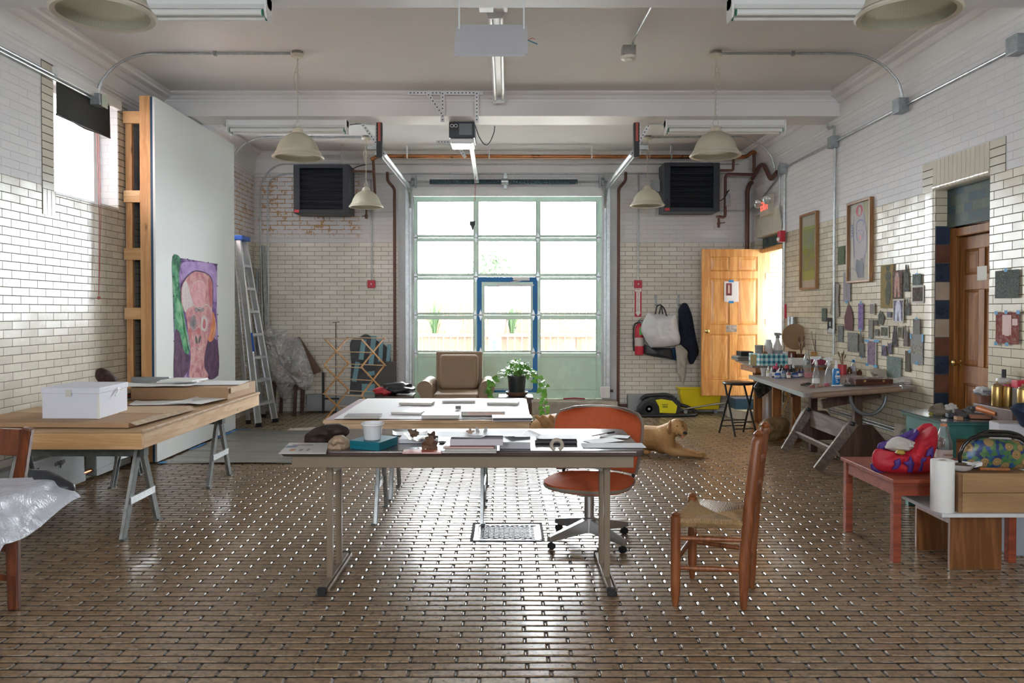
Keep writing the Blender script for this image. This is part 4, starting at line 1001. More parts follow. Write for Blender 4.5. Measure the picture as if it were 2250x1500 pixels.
# ---- aluminium stepladder
m_alu = M('ladder_aluminium', (.62, .63, .65), .35, .7, var=.1, vs=10)
m_lblue = M('ladder_blue', (.02, .10, .45), .4)
sl = thing('stepladder', 'tall aluminium stepladder with blue cap leaning beside the white panel', 'ladder')
A0, A1 = fl(568, 938), fl(604, 928); T0 = Vector((-3.40, 10.08, 2.34)); T1 = Vector((-3.40, 10.32, 2.34))
R0, R1 = fl(546, 931), fl(580, 917)
for a, t in ((A0, T0), (A1, T1)):
    a = a+Vector((0, 0, .02)); d = (t-a).normalized()
    r_ = obj('front_rail', G().beam(a, t, .075, .02, up=(A1-A0)).beam(a+d.cross(Vector((0, 1, 0)))*.034, t+d.cross(Vector((0, 1, 0)))*.034, .006, .034, up=(A1-A0)).beam(a-d.cross(Vector((0, 1, 0)))*.034, t-d.cross(Vector((0, 1, 0)))*.034, .006, .034, up=(A1-A0)), m_alu, sl)
    obj('rail_foot', G().beam(a-d*.02, a+d*.03, .088, .032, up=(A1-A0)), m_rubber, r_)
for a, t in ((R0, T0+Vector((-.08, 0, -.02))), (R1, T1+Vector((-.08, 0, -.02)))):
    a = a+Vector((0, 0, .02))
    r_ = obj('rear_rail', G().beam(a, t, .05, .018, up=(A1-A0)), m_alu, sl); d = (t-a).normalized()
    obj('rail_foot', G().beam(a-d*.02, a+d*.03, .06, .03, up=(A1-A0)), m_rubber, r_)
for k in range(7):
    f = (k+1)*.29/2.34; p = A0.lerp(T0, f); q = A1.lerp(T1, f)
    obj('step', G().beam(p, q, .085, .006).beam(p+Vector((.04, 0, -.014)), q+Vector((.04, 0, -.014)), .006, .03), m_alu, sl)
for k in range(5):
    f = (k+1)*.36/2.3; p = R0.lerp(T0, f); q = R1.lerp(T1, f); obj('rear_brace', G().beam(p, q, .02, .02), m_alu, sl)
for k in (0, 5):
    f = (k+1)*.29/2.34; p = A0.lerp(T0, f); q = R0.lerp(T0, f); obj('spreader_bar', G().beam(p, q, .012, .012), m_alu, sl); p = A1.lerp(T1, f); q = R1.lerp(T1, f); obj('spreader_bar', G().beam(p, q, .012, .012), m_alu, sl)
obj('top_cap', G().box(-3.50, 10.05, 2.34, -3.33, 10.36, 2.40), m_lblue, sl, bev=.01)
lb = A0.lerp(T0, .42); obj('label', G().beam(A0.lerp(T0, .40)+Vector((.03, -.015, 0)), A0.lerp(T0, .50)+Vector((.03, -.015, 0)), .066, .004, up=(A1-A0)), m_lblue, sl)
# ---- black folding stool
so = thing('stool', 'black round folding stool in front of the open pine door', 'stool', (2.70, 9.28, 0), .2)
m_bmet = M('black_metal', (.02, .02, .024), .35, .2)
obj('seat', G().lathe([(.15, .588), (.178, .592), (.185, .605), (.18, .618), (.15, .625), (0, .626)], n=32), m_bmet, so)
for s in (-1, 1):
    obj('leg', G().tube([(s*.14, -.10, .59), (s*.155, .17, 0.005)], .0115, 10), m_bmet, so); obj('leg', G().tube([(s*.12, .10, .59), (s*.135, -.19, .005)], .0115, 10), m_bmet, so)
for yy, zz, xx in ((.12, .09, .15), (.09, .16, .145), (-.14, .09, .13), (-.10, .16, .127)): obj('rung', G().tube([(-xx, yy, zz), (xx, yy, zz)], .007, 8), m_bmet, so)
# ---- movable painting wall and its stud frame
pw = thing('movable_wall', 'tall white free standing painting wall on a timber frame', 'partition', (-3.30, 8.58, 0))
m_board = M('white_board', (.80, .83, .82), .6, var=.02, vs=2)
obj('panel_face', G().box(-.02, -1.09, .02, 0, 1.08, 3.45), m_board, pw)
obj('foam_core', G().box(-.045, -1.085, .02, -.021, 1.075, 3.45), M('blue_foil', (.02, .07, .14), .5), pw)
for yy in (-1.085, -.36, .36, 1.0):
    st1 = obj('stud', G().box(-.145, yy, .02, -.046, yy+.045, 3.46 if yy < -1 else 3.40), pine_rawz, pw)
for zz in (.15, .62, 1.42, 1.98, 2.52, 3.26): obj('cross_block', G().box(-.30, -1.085, zz-.055, -.146, -1.045, zz+.055), pine_rawx, pw)
for yy in (-1.04, -.3): obj('back_stud', G().box(-.30, yy, .02, -.24, yy+.04, 3.3), pine_rawz, pw)
tag(obj('plastic_floor_sheet', G().sheet(lambda u, v: Vector((-3.28+u*(2.55+.25*v), 7.50+v*2.14, .004+.004*mnoise.noise(Vector((u*9, v*9, 2))) + .010*max(0, math.sin(v*22+1.2*math.sin(u*5)))**6+ .006*max(0, math.sin(v*43+2*math.sin(u*4)))**8)), 60, 90), M('grey_plastic_film', (.22, .215, .19), .32, var=.18, vs=4, bump=.35, bs=9)), 'grey plastic sheeting taped flat on the floor beside the painting wall', 'plastic sheet')
g = G().box(-3.285, 7.46, .012, -3.23, 7.56, .0135).box(-3.295, 9.0, .012, -3.25, 9.67, .0135).box(-3.30, 9.62, .012, -3.12, 9.67, .0135).box(-3.285, 8.2, .012, -3.25, 8.6, .0135)
tag(obj('floor_tape', g, m_blue), 'blue tape strips holding the floor plastic along the painting wall', 'tape')
# ================================================================== lamps, pipes, conduits, heaters, signs
m_cream = M('lamp_cream_metal', (.62, .57, .46), .4)
k = NT('ribbed_lamp_glass'); geo = k.new('NewGeometry'); tc = k.new('TexCoord'); sp = k.new('SeparateXYZ'); k.link(tc.outputs['Object'], sp.inputs[0])
an = k.math('ARCTAN2', sp.outputs[1], sp.outputs[0]); w_ = k.math('SINE', k.math('MULTIPLY', an, 90.))
k.b.inputs['Base Color'].default_value = (.72, .70, .58, 1); k.b.inputs['Roughness'].default_value = .3; k.b.inputs['Transmission Weight'].default_value = 0.
k.bump(w_, .35, .002)
trl = k.new('BsdfTranslucent'); trl.inputs[0].default_value = (.88, .87, .78, 1); ms = k.new('MixShader'); ms.inputs[0].default_value = .5
k.link(k.b.outputs[0], ms.inputs[1]); k.link(trl.outputs[0], ms.inputs[2]); k.link(ms.outputs[0], k.o.inputs[0]); m_lampglass = k.m
def pendant(loc, zrim, label):
    t = thing('pendant_lamp', label, 'pendant lamp', (loc[0], loc[1], zrim), 0, 'ribbed glass dome pendant lamps'); t.scale = (.95, .95, 1)
    sh = obj('lamp_shade', G().lathe([(.226, 0), (.230, .008), (.222, .016), (.205, .03), (.196, .055), (.180, .10), (.152, .148), (.115, .182), (.075, .205), (.055, .212)], n=72, cap=(False, False)).lathe([(.050, .207), (.072, .199), (.112, .177), (.148, .143), (.175, .097), (.191, .053), (.200, .028), (.217, .012), (.226, 0)], n=72, cap=(False, False)), m_lampglass, t)
    obj('rim', G().lathe([(.203, .0), (.226, -.006), (.236, .002), (.230, .014), (.222, .018), (.21, .03), (.197, .05), (.201, .05), (.214, .030), (.224, .02)], n=72, cap=(False, False)), m_cream, sh)
    obj('neck', G().lathe([(.062, .205), (.055, .225), (.045, .245), (.028, .258), (.012, .262), (.0, .262)], n=32), m_cream, t)
    obj('ring', G().tube([(.026*math.cos(a), 0, .288+.028*math.sin(a)) for a in [2*PI*i/16 for i in range(16)]], .0035, 6, closed=True), m_cream, t)
    H = ZC-zrim; g = G(); r_ = random.Random(int(loc[1]*10)+int(loc[0]*3))
    for ph in (0, PI):
        g.tube([(.005*math.cos(i*.9+ph), .005*math.sin(i*.9+ph), .31+(H-.05-.31)*i/40) for i in range(41)], .0028, 5)
    lp = [(.0, 0, H-.10), (.02, 0, H-.16), (.035, .01, H-.24), (.02, 0, H-.30), (-.02, 0, H-.27), (-.015, .0, H-.20), (.03, 0, H-.17), (.04, 0, H-.26), (.01, 0, H-.34), (-.025, 0, H-.36)]
    if loc[0] < 0: lp = [(-x, y, z) for x, y, z in lp]
    g.tube(round_path(lp, .03), .0025, 5)
    obj('cord', g, M('cord_ivory', (.50, .46, .36), .6), t)
    cp = obj('canopy', G().lathe([(.01, H-.06), (.05, H-.055), (.062, H-.035), (.06, H-.026)], n=28), m_cream, t)
    obj('junction_box', G().lathe([(.052, H-.026), (.052, H)], n=20), M('dull_steel', (.30, .28, .25), .4, .6), cp)
    return t
for args in [((-1.81, 3.6), 2.77, 'large pendant lamp cut by the top edge at upper left'), ((1.80, 3.6), 2.77, 'large pendant lamp cut by the top edge at upper right'),
             ((-1.83, 7.0), 2.785, 'left pendant lamp hanging in front of the left black heater'), ((1.825, 7.0), 2.80, 'right pendant lamp hanging in front of the right black heater'),
             ((-1.825, 10.35), 2.79, 'smallest far pendant lamp right of the left black heater'), ((1.82, 10.35), 2.81, 'smallest far pendant lamp left of the right black heater')]:
    pendant(*args)
# fluorescent fixtures
m_tube = M('lamp_tube', (.78, .78, .74), .3); m_tgrn = M('tube_end_green', (.02, .22, .12), .5)
def strip(name_label, a, b, z, along='x', facing=-1):
    """two-tube batten from a to b; tubes on the face looking down and towards the camera"""
    L = b-a; t = thing('fluorescent_light', name_label[0], 'fluorescent light', name_label[1], PI/2 if along == 'y' else 0); t.scale = (1, 1, 1.22)
    obj('housing', G().prism([(-.055, 0), (-.055, -.045), (-.03, -.062), (.03, -.062), (.055, -.045), (.055, 0)], 0, L, 'x'), m_white, t, bev=.003)
    for yy, zz in ((-.045, -.088), (.035, -.092)):
        tb = obj('tube', G().tube([(.035, yy, zz), (L-.035, yy, zz)], .0165, 14), m_tube, t)
        obj('tube_cap', G().tube([(.028, yy, zz), (.036, yy, zz)], .0168, 14), m_tgrn, tb); obj('tube_cap', G().tube([(L-.036, yy, zz), (L-.028, yy, zz)], .0168, 14), m_tgrn, tb)
    for xx in (0, L-.012): obj('end_bracket', G().prism([(-.07, .0), (-.075, -.09), (-.055, -.118), (.05, -.122), (.065, -.09), (.055, 0)], xx, xx+.012, 'x'), m_white, t, bev=.002)
    return t
strip(('fluorescent light on the nearer beam at upper left', (-2.76, 5.2, 3.469)), 0, 1.22, 0)
strip(('fluorescent light on the nearer beam at upper right', (1.44, 5.2, 3.469)), 0, 1.22, 0)
strip(('fluorescent light under the far beam behind the left pendant lamp', (-2.966, 8.52, 3.469)), 0, 1.27, 0)
strip(('fluorescent light under the far beam behind the right pendant lamp', (1.68, 8.52, 3.469)), 0, 1.27, 0)
cs = strip(('long fluorescent light running along the middle of the ceiling', (-.085, 5.80, 3.705)), 0, 2.35, 0, 'y')
obj('hanger_box', G().box(-.30, -.09, -.09, -.02, .09, 0), m_white, cs, bev=.004)
# white box and conduit above, on the near beam
jb = thing('junction_box', 'white electrical box on the nearer beam at top centre', 'junction box', at(1068, 8, 5.40)); obj('box_body', G().box(-.05, -.03, -.03, .05, .08, .07), m_white, jb, bev=.004)
obj('box_screw', G().lathe([(.012, 0), (.012, .006)], n=10, mtx=Matrix.Translation((0, -.03, .02)) @ Matrix.Rotation(PI/2, 4, 'X')), m_galv, jb)
def pipe(label, pts, r=.012, mat=None, name='conduit', rr_=.07, clips=(), grp=None):
    t = obj(name, G().tube(round_path(pts, rr_), r, 10), mat or m_galv); tag(t, label, 'conduit' if name == 'conduit' else 'pipe', grp)
    for c in clips:
        obj('clip', G().box(c[0]-.012, c[1]-.018, c[2]-.022, c[0]+.012, c[1]+.018, c[2]+.022), m_galvd, t)
    return t
pipe('white cable conduit along the nearer beam at the top edge', [at(622, 15, 5.42), at(668, 8, 5.42), at(760, 4, 5.42), at(1050, 4, 5.42)], .012, m_white)
# grey hanging plate on two rods
hp = thing('ceiling_plate', 'pale grey rounded plate hanging on two rods at top centre', 'plate', (0, 0, 0))
ta, tb_, bc_, bd_ = at(1005, 56, 5.0), at(1160, 56, 5.0), at(1158, 122, 4.72), at(1009, 122, 4.72)
w_ = (tb_-ta).length; vdir = (ta-bd_); hh_ = vdir.length; vdir.normalize()
base = Matrix.Translation((ta+bc_)/2) @ Matrix(((1, 0, 0, 0), (0, vdir.y, -vdir.z, 0), (0, vdir.z, vdir.y, 0), (0, 0, 0, 1)))
plt = obj('plate', G().prism(rrect(-w_/2, -hh_/2, w_/2, hh_/2, .03), -.006, .006, 'z', mtx=base), M('plate_grey', (.52, .52, .54), .45), hp)
for sx in (-1, 1):
    for sy in (-.28, .28): obj('bolt', G().lathe([(.014, -.012), (.014, -.006)], (sx*w_*.44, sy*hh_, 0), 12, mtx=base).lathe([(.007, -.03), (.007, -.012)], (sx*w_*.44, sy*hh_, 0), 8, mtx=base), m_galv, plt)
    p = base @ Vector((sx*w_*.455, hh_*.35, 0)); obj('rod', G().tube([p, (p.x, p.y, 3.47)], .006, 6).tube([(p.x, p.y, 3.40), (p.x, p.y, 3.47)], .012, 8), m_wpaint, hp)
p = base @ Vector((w_/2, -.02, .01)); obj('wire_stub', G().tube([p, p+Vector((.03, 0, .012)), p+Vector((.045, 0, .004))], .002, 5), M('wire_red', (.6, .10, .05), .5), hp); obj('wire_stub', G().tube([p, p+Vector((.06, 0, -.025))], .0035, 5), M('wire_blue', (.03, .15, .25), .5), hp)
# smoke detector on its conduit
z_ = 3.68; a_, b_ = fl(1432, 14, 3.66), fl(1388, 112, 3.60)
sd = thing('smoke_detector', 'white smoke detector on a short ceiling conduit right of centre', 'smoke detector')
obj('conduit_arm', G().tube([a_, (b_.x, b_.y-.1, 3.66), b_], .011, 8), m_galv, sd)
c_ = at(1381, 118, b_.y+.03); obj('mounting_box', G().box(c_.x-.055, c_.y-.05, c_.z-.015, c_.x+.055, c_.y+.05, min(c_.z+.06, 3.7)), M('dull_steel', (.30, .28, .25), .4, .6), sd, bev=.004)
obj('detector_head', G().lathe([(.0, -.068), (.03, -.066), (.035, -.05), (.062, -.045), (.07, -.025), (.055, -.015)], (c_.x, c_.y, c_.z), 24), M('detector_ivory', (.65, .62, .53), .4), sd)
# lamp feeds along the ceiling to the walls
def boxm(label, p, s=(.05, .04, .06), mat=None, name='junction_box'):
    t = obj(name, G().box(p[0]-s[0], p[1]-s[1], p[2]-s[2], p[0]+s[0], p[1]+s[1], p[2]+s[2]), mat or m_galvd, bev=.005); return tag(t, label, 'junction box')
ZW = 3.235
XRw = XR-.022; XLw = XL+.022
for y_, nm in ((3.6, 'nearest'), (7.0, 'middle'), (10.35, 'farthest')):
    pipe('conduit feeding the %s right pendant lamp across the ceiling' % nm, [(1.88, y_, 3.692), (XR-.42, y_, 3.692), (XR-.20, y_-.0, 3.60), (XR-.06, y_, 3.44), (XRw, y_, ZW+.05)], .0115, rr_=.16, clips=[(2.5, y_, 3.695)])
    pipe('conduit feeding the %s left pendant lamp across the ceiling' % nm, [(-1.89, y_, 3.692), (XL+.42, y_, 3.692), (XL+.20, y_, 3.60), (XL+.06, y_, 3.44), (XLw, y_, ZW+.05)], .0115, rr_=.16, clips=[(-2.55, y_, 3.695)])
pipe('long conduit run high along the right wall', [(XRw, -1.5, ZW), (XRw, 10.25, ZW)], .0125)
pipe('long conduit run high along the left wall', [(XLw, -1.5, 3.285), (XLw, 7.0, 3.285)], .0125); pipe('second conduit high along the left wall beside the first', [(XLw, -1.5, 3.315), (XLw, 7.0, 3.315)], .0125)
for y_, l_ in ((5.12, 'first'), (7.0, 'second')): boxm('grey junction box on the right wall conduit, %s from the camera' % l_, (XR-.05, y_ if y_ > 6 else 5.4, ZW+.0), (.045, .06, .062))
boxm('grey junction box on the right wall where the vertical conduit drops', (XR-.045, 8.45, ZW-.01), (.04, .055, .06)); boxm('grey junction box on the right wall above the exit sign', (XR-.045, 10.0, ZW-.02), (.04, .06, .06))
t = boxm('junction box with pale cover on the left wall above the window', (XL+.05, 6.98, 3.28), (.045, .06, .05)); obj('box_cover', G().box(XL+.096, 7.0-.05, 3.22, XL+.105, 7.0+.05, 3.33), M('pale_green_cover', (.50, .54, .42), .6), t, bev=.004)
pipe('vertical conduit down the right wall between the framed posters', [(XRw, 8.45, ZW-.05), (XRw, 8.45, 2.3), (XRw, 8.45, .98)], .0125)
pipe('short bent conduit up to the beam above the right wall junction box', [(XRw, 8.48, ZW+.05), (XRw, 8.48, ZW+.17), (XRw-.01, 8.62, ZW+.17), (XRw-.02, 8.62, 3.46)], .0125, rr_=.03)
pipe('vertical conduit down the right wall beside the bright doorway', [(XRw, 9.98, ZW-.06), (XRw, 9.98, .3)], .0125)
pipe('second conduit beside the bright doorway ending at the alarm horn', [(XRw, 10.08, ZW+.02), (XRw-.005, 10.16, ZW+.12), (XRw, 10.16, 2.9), (XRw, 10.16, 2.75), (XRw, 10.02, 2.5)], .009)
pipe('conduit from the back wall corner along the right wall', [(XR-.55, YB-.02, 2.88), (XR-.06, YB-.03, 2.88), (XRw, YB-.2, 2.89), (XRw, 10.1, 3.18)], .010)
# back-wall horizontal conduits
YW = YB-.03
zc1, zc2, zc3 = at(1100, 358, 11.3).z, at(1100, 381, 11.4).z, at(1100, 270, 8.75).z
pipe('upper thin conduit running across the back wall cornice', [(-3.5, YW-.03, 1.2), (-3.52, YW-.03, zc1-.25), (-3.3, YW-.03, zc1), (3.3, YW-.03, zc1)], .010, rr_=.2)
pipe('lower thin conduit running across the back wall', [(-3.42, YW, 1.0), (-3.42, YW, zc2-.1), (-3.2, YW, zc2), (3.4, YW, zc2)], .010, rr_=.15)
pipe('conduit running under the far beam past the door opener', [(-1.69, 8.58, 3.44), (-1.5, 8.74, zc3), (1.5, 8.74, zc3), (1.68, 8.58, 3.44)], .0095)
boxm('small box on the conduit under the far beam', (at(1155, 272, 8.8).x, 8.74, zc3), (.024, .016, .018))
# copper and brown iron pipes
m_cop = M('copper_pipe', (.42, .17, .07), .3, .8, var=.3, vs=8); m_iron = M('brown_iron_pipe', (.15, .065, .045), .5, .1, var=.2, vs=12)
zcp = at(1100, 343, 10.95).z
hc = thing('copper_pipe', 'horizontal copper pipe hung below the ceiling along the back wall', 'pipe')
obj('pipe_run', G().tube(round_path([(at(815, 345, 10.95).x, 10.95, zcp-.05), (at(822, 343, 10.95).x+.05, 10.95, zcp), (3.28, 10.95, zcp-.01), (3.36, 10.98, zcp+.06), (XRw, 11.0, zcp+.08)], .05), .027, 14), m_cop, hc)
for px in (895, 1075, 1300, 1475): X_ = at(px, 343, 10.95).x; obj('pipe_strap', G().box(X_-.008, 10.92, zcp-.03, X_+.008, 10.98, ZC-.001), m_wpaint, hc)
pipe('brown iron pipe dropping from the copper pipe to the left heater', [(at(821, 345, 11.0).x, 10.97, zcp-.03), (at(821, 345, 11.0).x, 11.12, 3.02), (at(805, 468, 11.2).x, 11.2, 2.98), (at(805, 468, 11.2).x, 11.2, 2.86)], .019, m_iron, 'iron_pipe')
xl_ = at(868, 500, YW).x; xr_ = at(1358, 500, YW).x
pipe('brown iron pipe down the back wall left of the garage door', [(xl_-.10, YW-.05, 3.42), (xl_-.10, YW-.05, 3.30), (xl_, YW-.05, 3.18), (xl_, YW-.05, .28)], .021, m_iron, 'iron_pipe', .04)
pipe('brown iron pipe down the back wall right of the garage door', [(xr_+.10, YW-.05, 3.42), (xr_+.10, YW-.05, 3.30), (xr_, YW-.05, 3.18), (xr_, YW-.05, .10), (xr_+.25, YW-.05, .10)], .021, m_iron, 'iron_pipe', .04)
xk = at(1646, 500, YW).x-.06
pipe('thick brown iron pipe down the corner behind the pine door', [(3.44, 11.22, 3.25), (xk+.03, 11.26, 3.25), (xk, 11.30, 3.16), (xk, 11.30, .1)], .030, m_iron, 'iron_pipe', .07)
xh = at(1582, 368, 10.7).x
pipe('brown iron pipe loop on the right side of the right black heater', [(XR-.06, 11.1, 3.34), (3.05, 11.05, 3.34), (3.02, 11.05, 3.3), (3.02, 11.05, 2.74), (xh+.03, 10.95, 2.74)], .020, m_iron, 'iron_pipe', .05)
pipe('upper iron feed pipe of the right black heater', [(xh+.02, 10.95, 3.37), (3.10, 10.95, 3.37), (3.10, 10.95, zcp)], .018, m_iron, 'iron_pipe', .03)
pipe('short iron riser between the pipes in the upper right corner', [(3.40, 11.0, zcp+.05), (3.40, 11.0, 3.36)], .022, m_iron, 'iron_pipe')
v_ = thing('drain_valve', 'brown drain valve under the pipe loop of the right black heater', 'valve', (2.93, 11.05, 2.74)); obj('valve_body', G().lathe([(.018, -.14), (.02, -.10), (.026, -.08), (.016, -.06), (.016, 0)], n=12), m_iron, v_); obj('valve_lever', G().beam((0, 0, -.08), (.09, 0, -.07), .018, .012), m_iron, v_)
v_ = thing('drain_valve', 'brown drain valve below the far left pendant lamp', 'valve', (at(805, 468, 11.2).x, 11.2, 2.86)); obj('valve_body', G().lathe([(.014, -.12), (.022, -.10), (.022, -.07), (.012, -.05), (.012, .06)], n=12), m_iron, v_); obj('valve_lever', G().beam((0, 0, -.08), (-.06, 0, -.085), .018, .012), m_iron, v_)
pipe('iron feed pipe from the left black heater towards the riser', [(at(768, 370, 10.9).x, 10.95, 3.36), (at(822, 370, 10.97).x, 10.97, 3.36)], .016, m_iron, 'iron_pipe')
pipe('black flexible cable at the right side of the right black heater', [(xh+.01, 10.9, 2.93), (xh+.12, 10.95, 2.98), (xh+.20, 11.0, 3.10), (xh+.22, 11.03, 3.12), (3.0, 11.04, 3.05)], .006, m_blk, 'power_cable', .06)
pipe('black flexible cable arching right of the left black heater', [(at(768, 368, 10.9).x, 10.9, 3.36), (at(785, 356, 10.9).x, 10.95, 3.43), (at(805, 350, 10.95).x, 11.0, 3.46)], .007, m_blk, 'power_cable', .06)
boxm('small grey box on the iron pipe beside the right black heater', (3.045, 11.03, 2.98), (.03, .03, .085), m_galvd)
boxm('pale grey switch box on the back wall right of the left black heater', (at(807, 385, 11.3).x, 11.33, at(807, 385, 11.3).z), (.045, .04, .055), M('box_pale', (.50, .55, .60), .5))
# pipe lagging in the right corner
pipe('old brown pipe bending down from the right corner to the conduit box', [(3.44, 11.2, 3.30), (XR-.05, 10.9, 3.42), (XR-.04, 10.75, 3.42), (XR-.04, 10.45, 3.16), (XR-.04, 10.2, 3.22)], .028, m_iron, 'iron_pipe', .07)
pipe('galvanised conduit in the left back corner reaching the floor', [(XL+.06, 11.35, 2.05), (XL+.06, 11.35, .5)], .02, m_galvd)
tag(obj('steel_stud', G().beam((at(586, 905, 11.3).x+.06, 11.25, .02), (at(578, 540, 11.38).x, 11.385, 2.38), .055, .02), m_galvd), 'galvanised steel stud leaning in the left back corner', 'stud')
# black unit heaters
m_heat = M('heater_black', (.022, .027, .036), .45, .2); m_fin = M('heater_fin', (.012, .012, .014), .55)
def heater(px0, py0, px1, py1, D, label, side):
    a = at(px0, py1, D); b = at(px1, py0, D); W_ = b.x-a.x; H_ = b.z-a.z
    t = thing('unit_heater', label, 'heater', (a.x, D, a.z)); e = .085
    obj('casing', G().box(0, 0, 0, e, .38, H_).box(W_-e, 0, 0, W_, .38, H_).box(e, 0, 0, W_-e, .38, .05).box(e, 0, H_-.05, W_-e, .38, H_).box(e, .16, .05, W_-e, .38, H_-.05), m_heat, t, bev=.004)
    n = 7; 
    for i in range(n):
        z = .06+(H_-.12)*(i+.5)/n; lv = obj('louvre', G().beam((e, .03, z), (W_-e, .03, z), .075, .006, up=(0, -.75, .66)), m_heat, t)
    obj('coil', G().box(e, .10, .055, W_-e, .155, H_-.055), m_fin, t)
    obj('maker_badge', G().box(.01, -.003, .01, .075, 0, .045), M('badge_red', (.55, .04, .05), .4), t)
    for sx in (.12, W_-.12): obj('hanger_rod', G().tube([(sx, .11, H_), (sx, .11, ZC-a.z)], .006, 6), m_galvd, t)
    if side: obj('control_box', G().box(-.13, .2, .30, -.02, .3, .46).tube([(-.07, .25, .30), (-.04, .25, .2), (0, .25, .17)], .01, 6), m_galvd, t)
    return t
heater(645, 361, 767, 468, 10.75, 'black louvred unit heater hung high on the left of the back wall', False)
heater(1459, 357, 1582, 464, 10.75, 'black louvred unit heater hung high on the right of the back wall', True)
# ---- text helper
def text(name, s, size, mat, parent, mtx, th=.0008, align='LEFT', sx=1.0):
    cu = bpy.data.curves.new(name, 'FONT'); cu.body = s; cu.size = size; cu.extrude = th; cu.align_x = align; cu.resolution_u = 2
    tmp = bpy.data.objects.new(name, cu); C.objects.link(tmp); bpy.context.view_layer.update()
    me = bpy.data.meshes.new_from_object(tmp.evaluated_get(bpy.context.evaluated_depsgraph_get())); C.objects.unlink(tmp); bpy.data.objects.remove(tmp)
    me.materials.clear(); me.materials.append(mat); o = bpy.data.objects.new(name, me); C.objects.link(o); o.parent = parent
    o.matrix_local = mtx @ Matrix.Scale(sx, 4, (1, 0, 0)); return o
FRONT = Matrix.Rotation(PI/2, 4, 'X')      # text facing -y
def face_front(x, y, z): return Matrix.Translation((x, y, z)) @ FRONT
LEFTW = Matrix.Rotation(-PI/2, 4, 'Z') @ FRONT   # facing -x: reads towards -y
m_sred = M('safety_red', (.55, .02, .05), .4); m_swhite = M('sign_white', (.85, .85, .83), .5)
# fire alarm boxes
for px, lab in ((816, 'red fire alarm pull box on the back wall left of the garage door'), (1402, 'red fire alarm pull box above the fire extinguisher sign')):
    p = at(px, 624, YB-.03); t = thing('fire_alarm', lab, 'fire alarm', (p.x, YB, p.z))
    obj('box_body', G().box(-.055, -.05, -.055, .055, -.001, .055), m_sred, t, bev=.006); obj('pull_handle', G().box(-.012, -.058, -.02, .012, -.0505, .02).lathe([(.032, 0), (.032, .004)], n=20, mtx=Matrix.Translation((0, -.0505, 0)) @ Matrix.Rotation(PI/2, 4, 'X')), m_sred, t)
    obj('handle_label', G().box(-.006, -.060, -.012, .006, -.0585, .012), m_swhite, t)
    pipe('thin conduit down to the %s fire alarm box' % ('left' if px < 1000 else 'right'), [(p.x, YW+.012, zc2-.02), (p.x, YW+.012, p.z+.055)], .009)
# extinguisher sign
p0, p1 = at(1395, 630, YB-.02), at(1410, 696, YB-.02); t = thing('sign', 'vertical red and white fire extinguisher arrow sign on the back wall', 'sign', (0, 0, 0))
W_ = p1.x-p0.x; obj('sign_plate', G().box(p0.x, YB-.006, p1.z, p1.x, YB-.001, p0.z), m_sred, t)
H_ = p0.z-p1.z; cxx = (p0.x+p1.x)/2
obj('arrow', G().prism([(cxx-W_*.28, p0.z-H_*.17), (cxx+W_*.28, p0.z-H_*.17), (cxx+W_*.28, p1.z+H_*.15), (cxx+W_*.42, p1.z+H_*.15), (cxx, p1.z+H_*.02), (cxx-W_*.42, p1.z+H_*.15), (cxx-W_*.28, p1.z+H_*.15)], YB-.0075, YB-.0065, 'y'), m_swhite, t)
obj('top_panel', G().box(p0.x+.006, YB-.0072, p0.z-H_*.16, p1.x-.006, YB-.0062, p0.z-.01), m_swhite, t)
text('lettering', 'FIRE', .036, m_sred, t, face_front(cxx, YB-.008, p0.z-H_*.11), align='CENTER')
for i, ch in enumerate('EXTINGUISHER'): text('lettering', ch, .032, m_sred, t, face_front(cxx, YB-.009, p0.z-H_*.235-i*H_*.052), align='CENTER')
# extinguisher
p = at(1405, 780, YB-.12); t = thing('fire_extinguisher', 'red fire extinguisher hung on the back wall beside the white bag', 'fire extinguisher', (p.x, YB-.10, p.z))
bz = .0; cyl = obj('cylinder', G().lathe([(.0, 0), (.058, .004), (.062, .02), (.062, .36), (.052, .41), (.025, .435), (.02, .45), (.0, .45)], n=28), m_sred, t)
obj('label', G().lathe([(.0626, .13), (.0626, .25)], n=28, cap=(False, False)), M('label_pale', (.62, .55, .52), .5), cyl); obj('inspection_tag', G().box(-.01, -.068, .29, .055, -.066, .40), M('tag_green', (.12, .50, .10), .5), t)
obj('valve', G().box(-.015, -.02, .45, .015, .02, .475).beam((-.02, 0, .48), (.05, -.01, .50), .018, .008).beam((-.01, 0, .49), (.04, -.01, .53), .018, .008), m_blk, t)
obj('hose', G().tube(round_path([(0, 0, .465), (-.07, -.02, .45), (-.085, -.01, .36), (-.082, 0, .12), (-.075, 0, .06)], .06), .010, 8), m_blk, t); obj('wall_hook', G().box(-.015, .058, .40, .015, .10, .47), m_galvd, t)
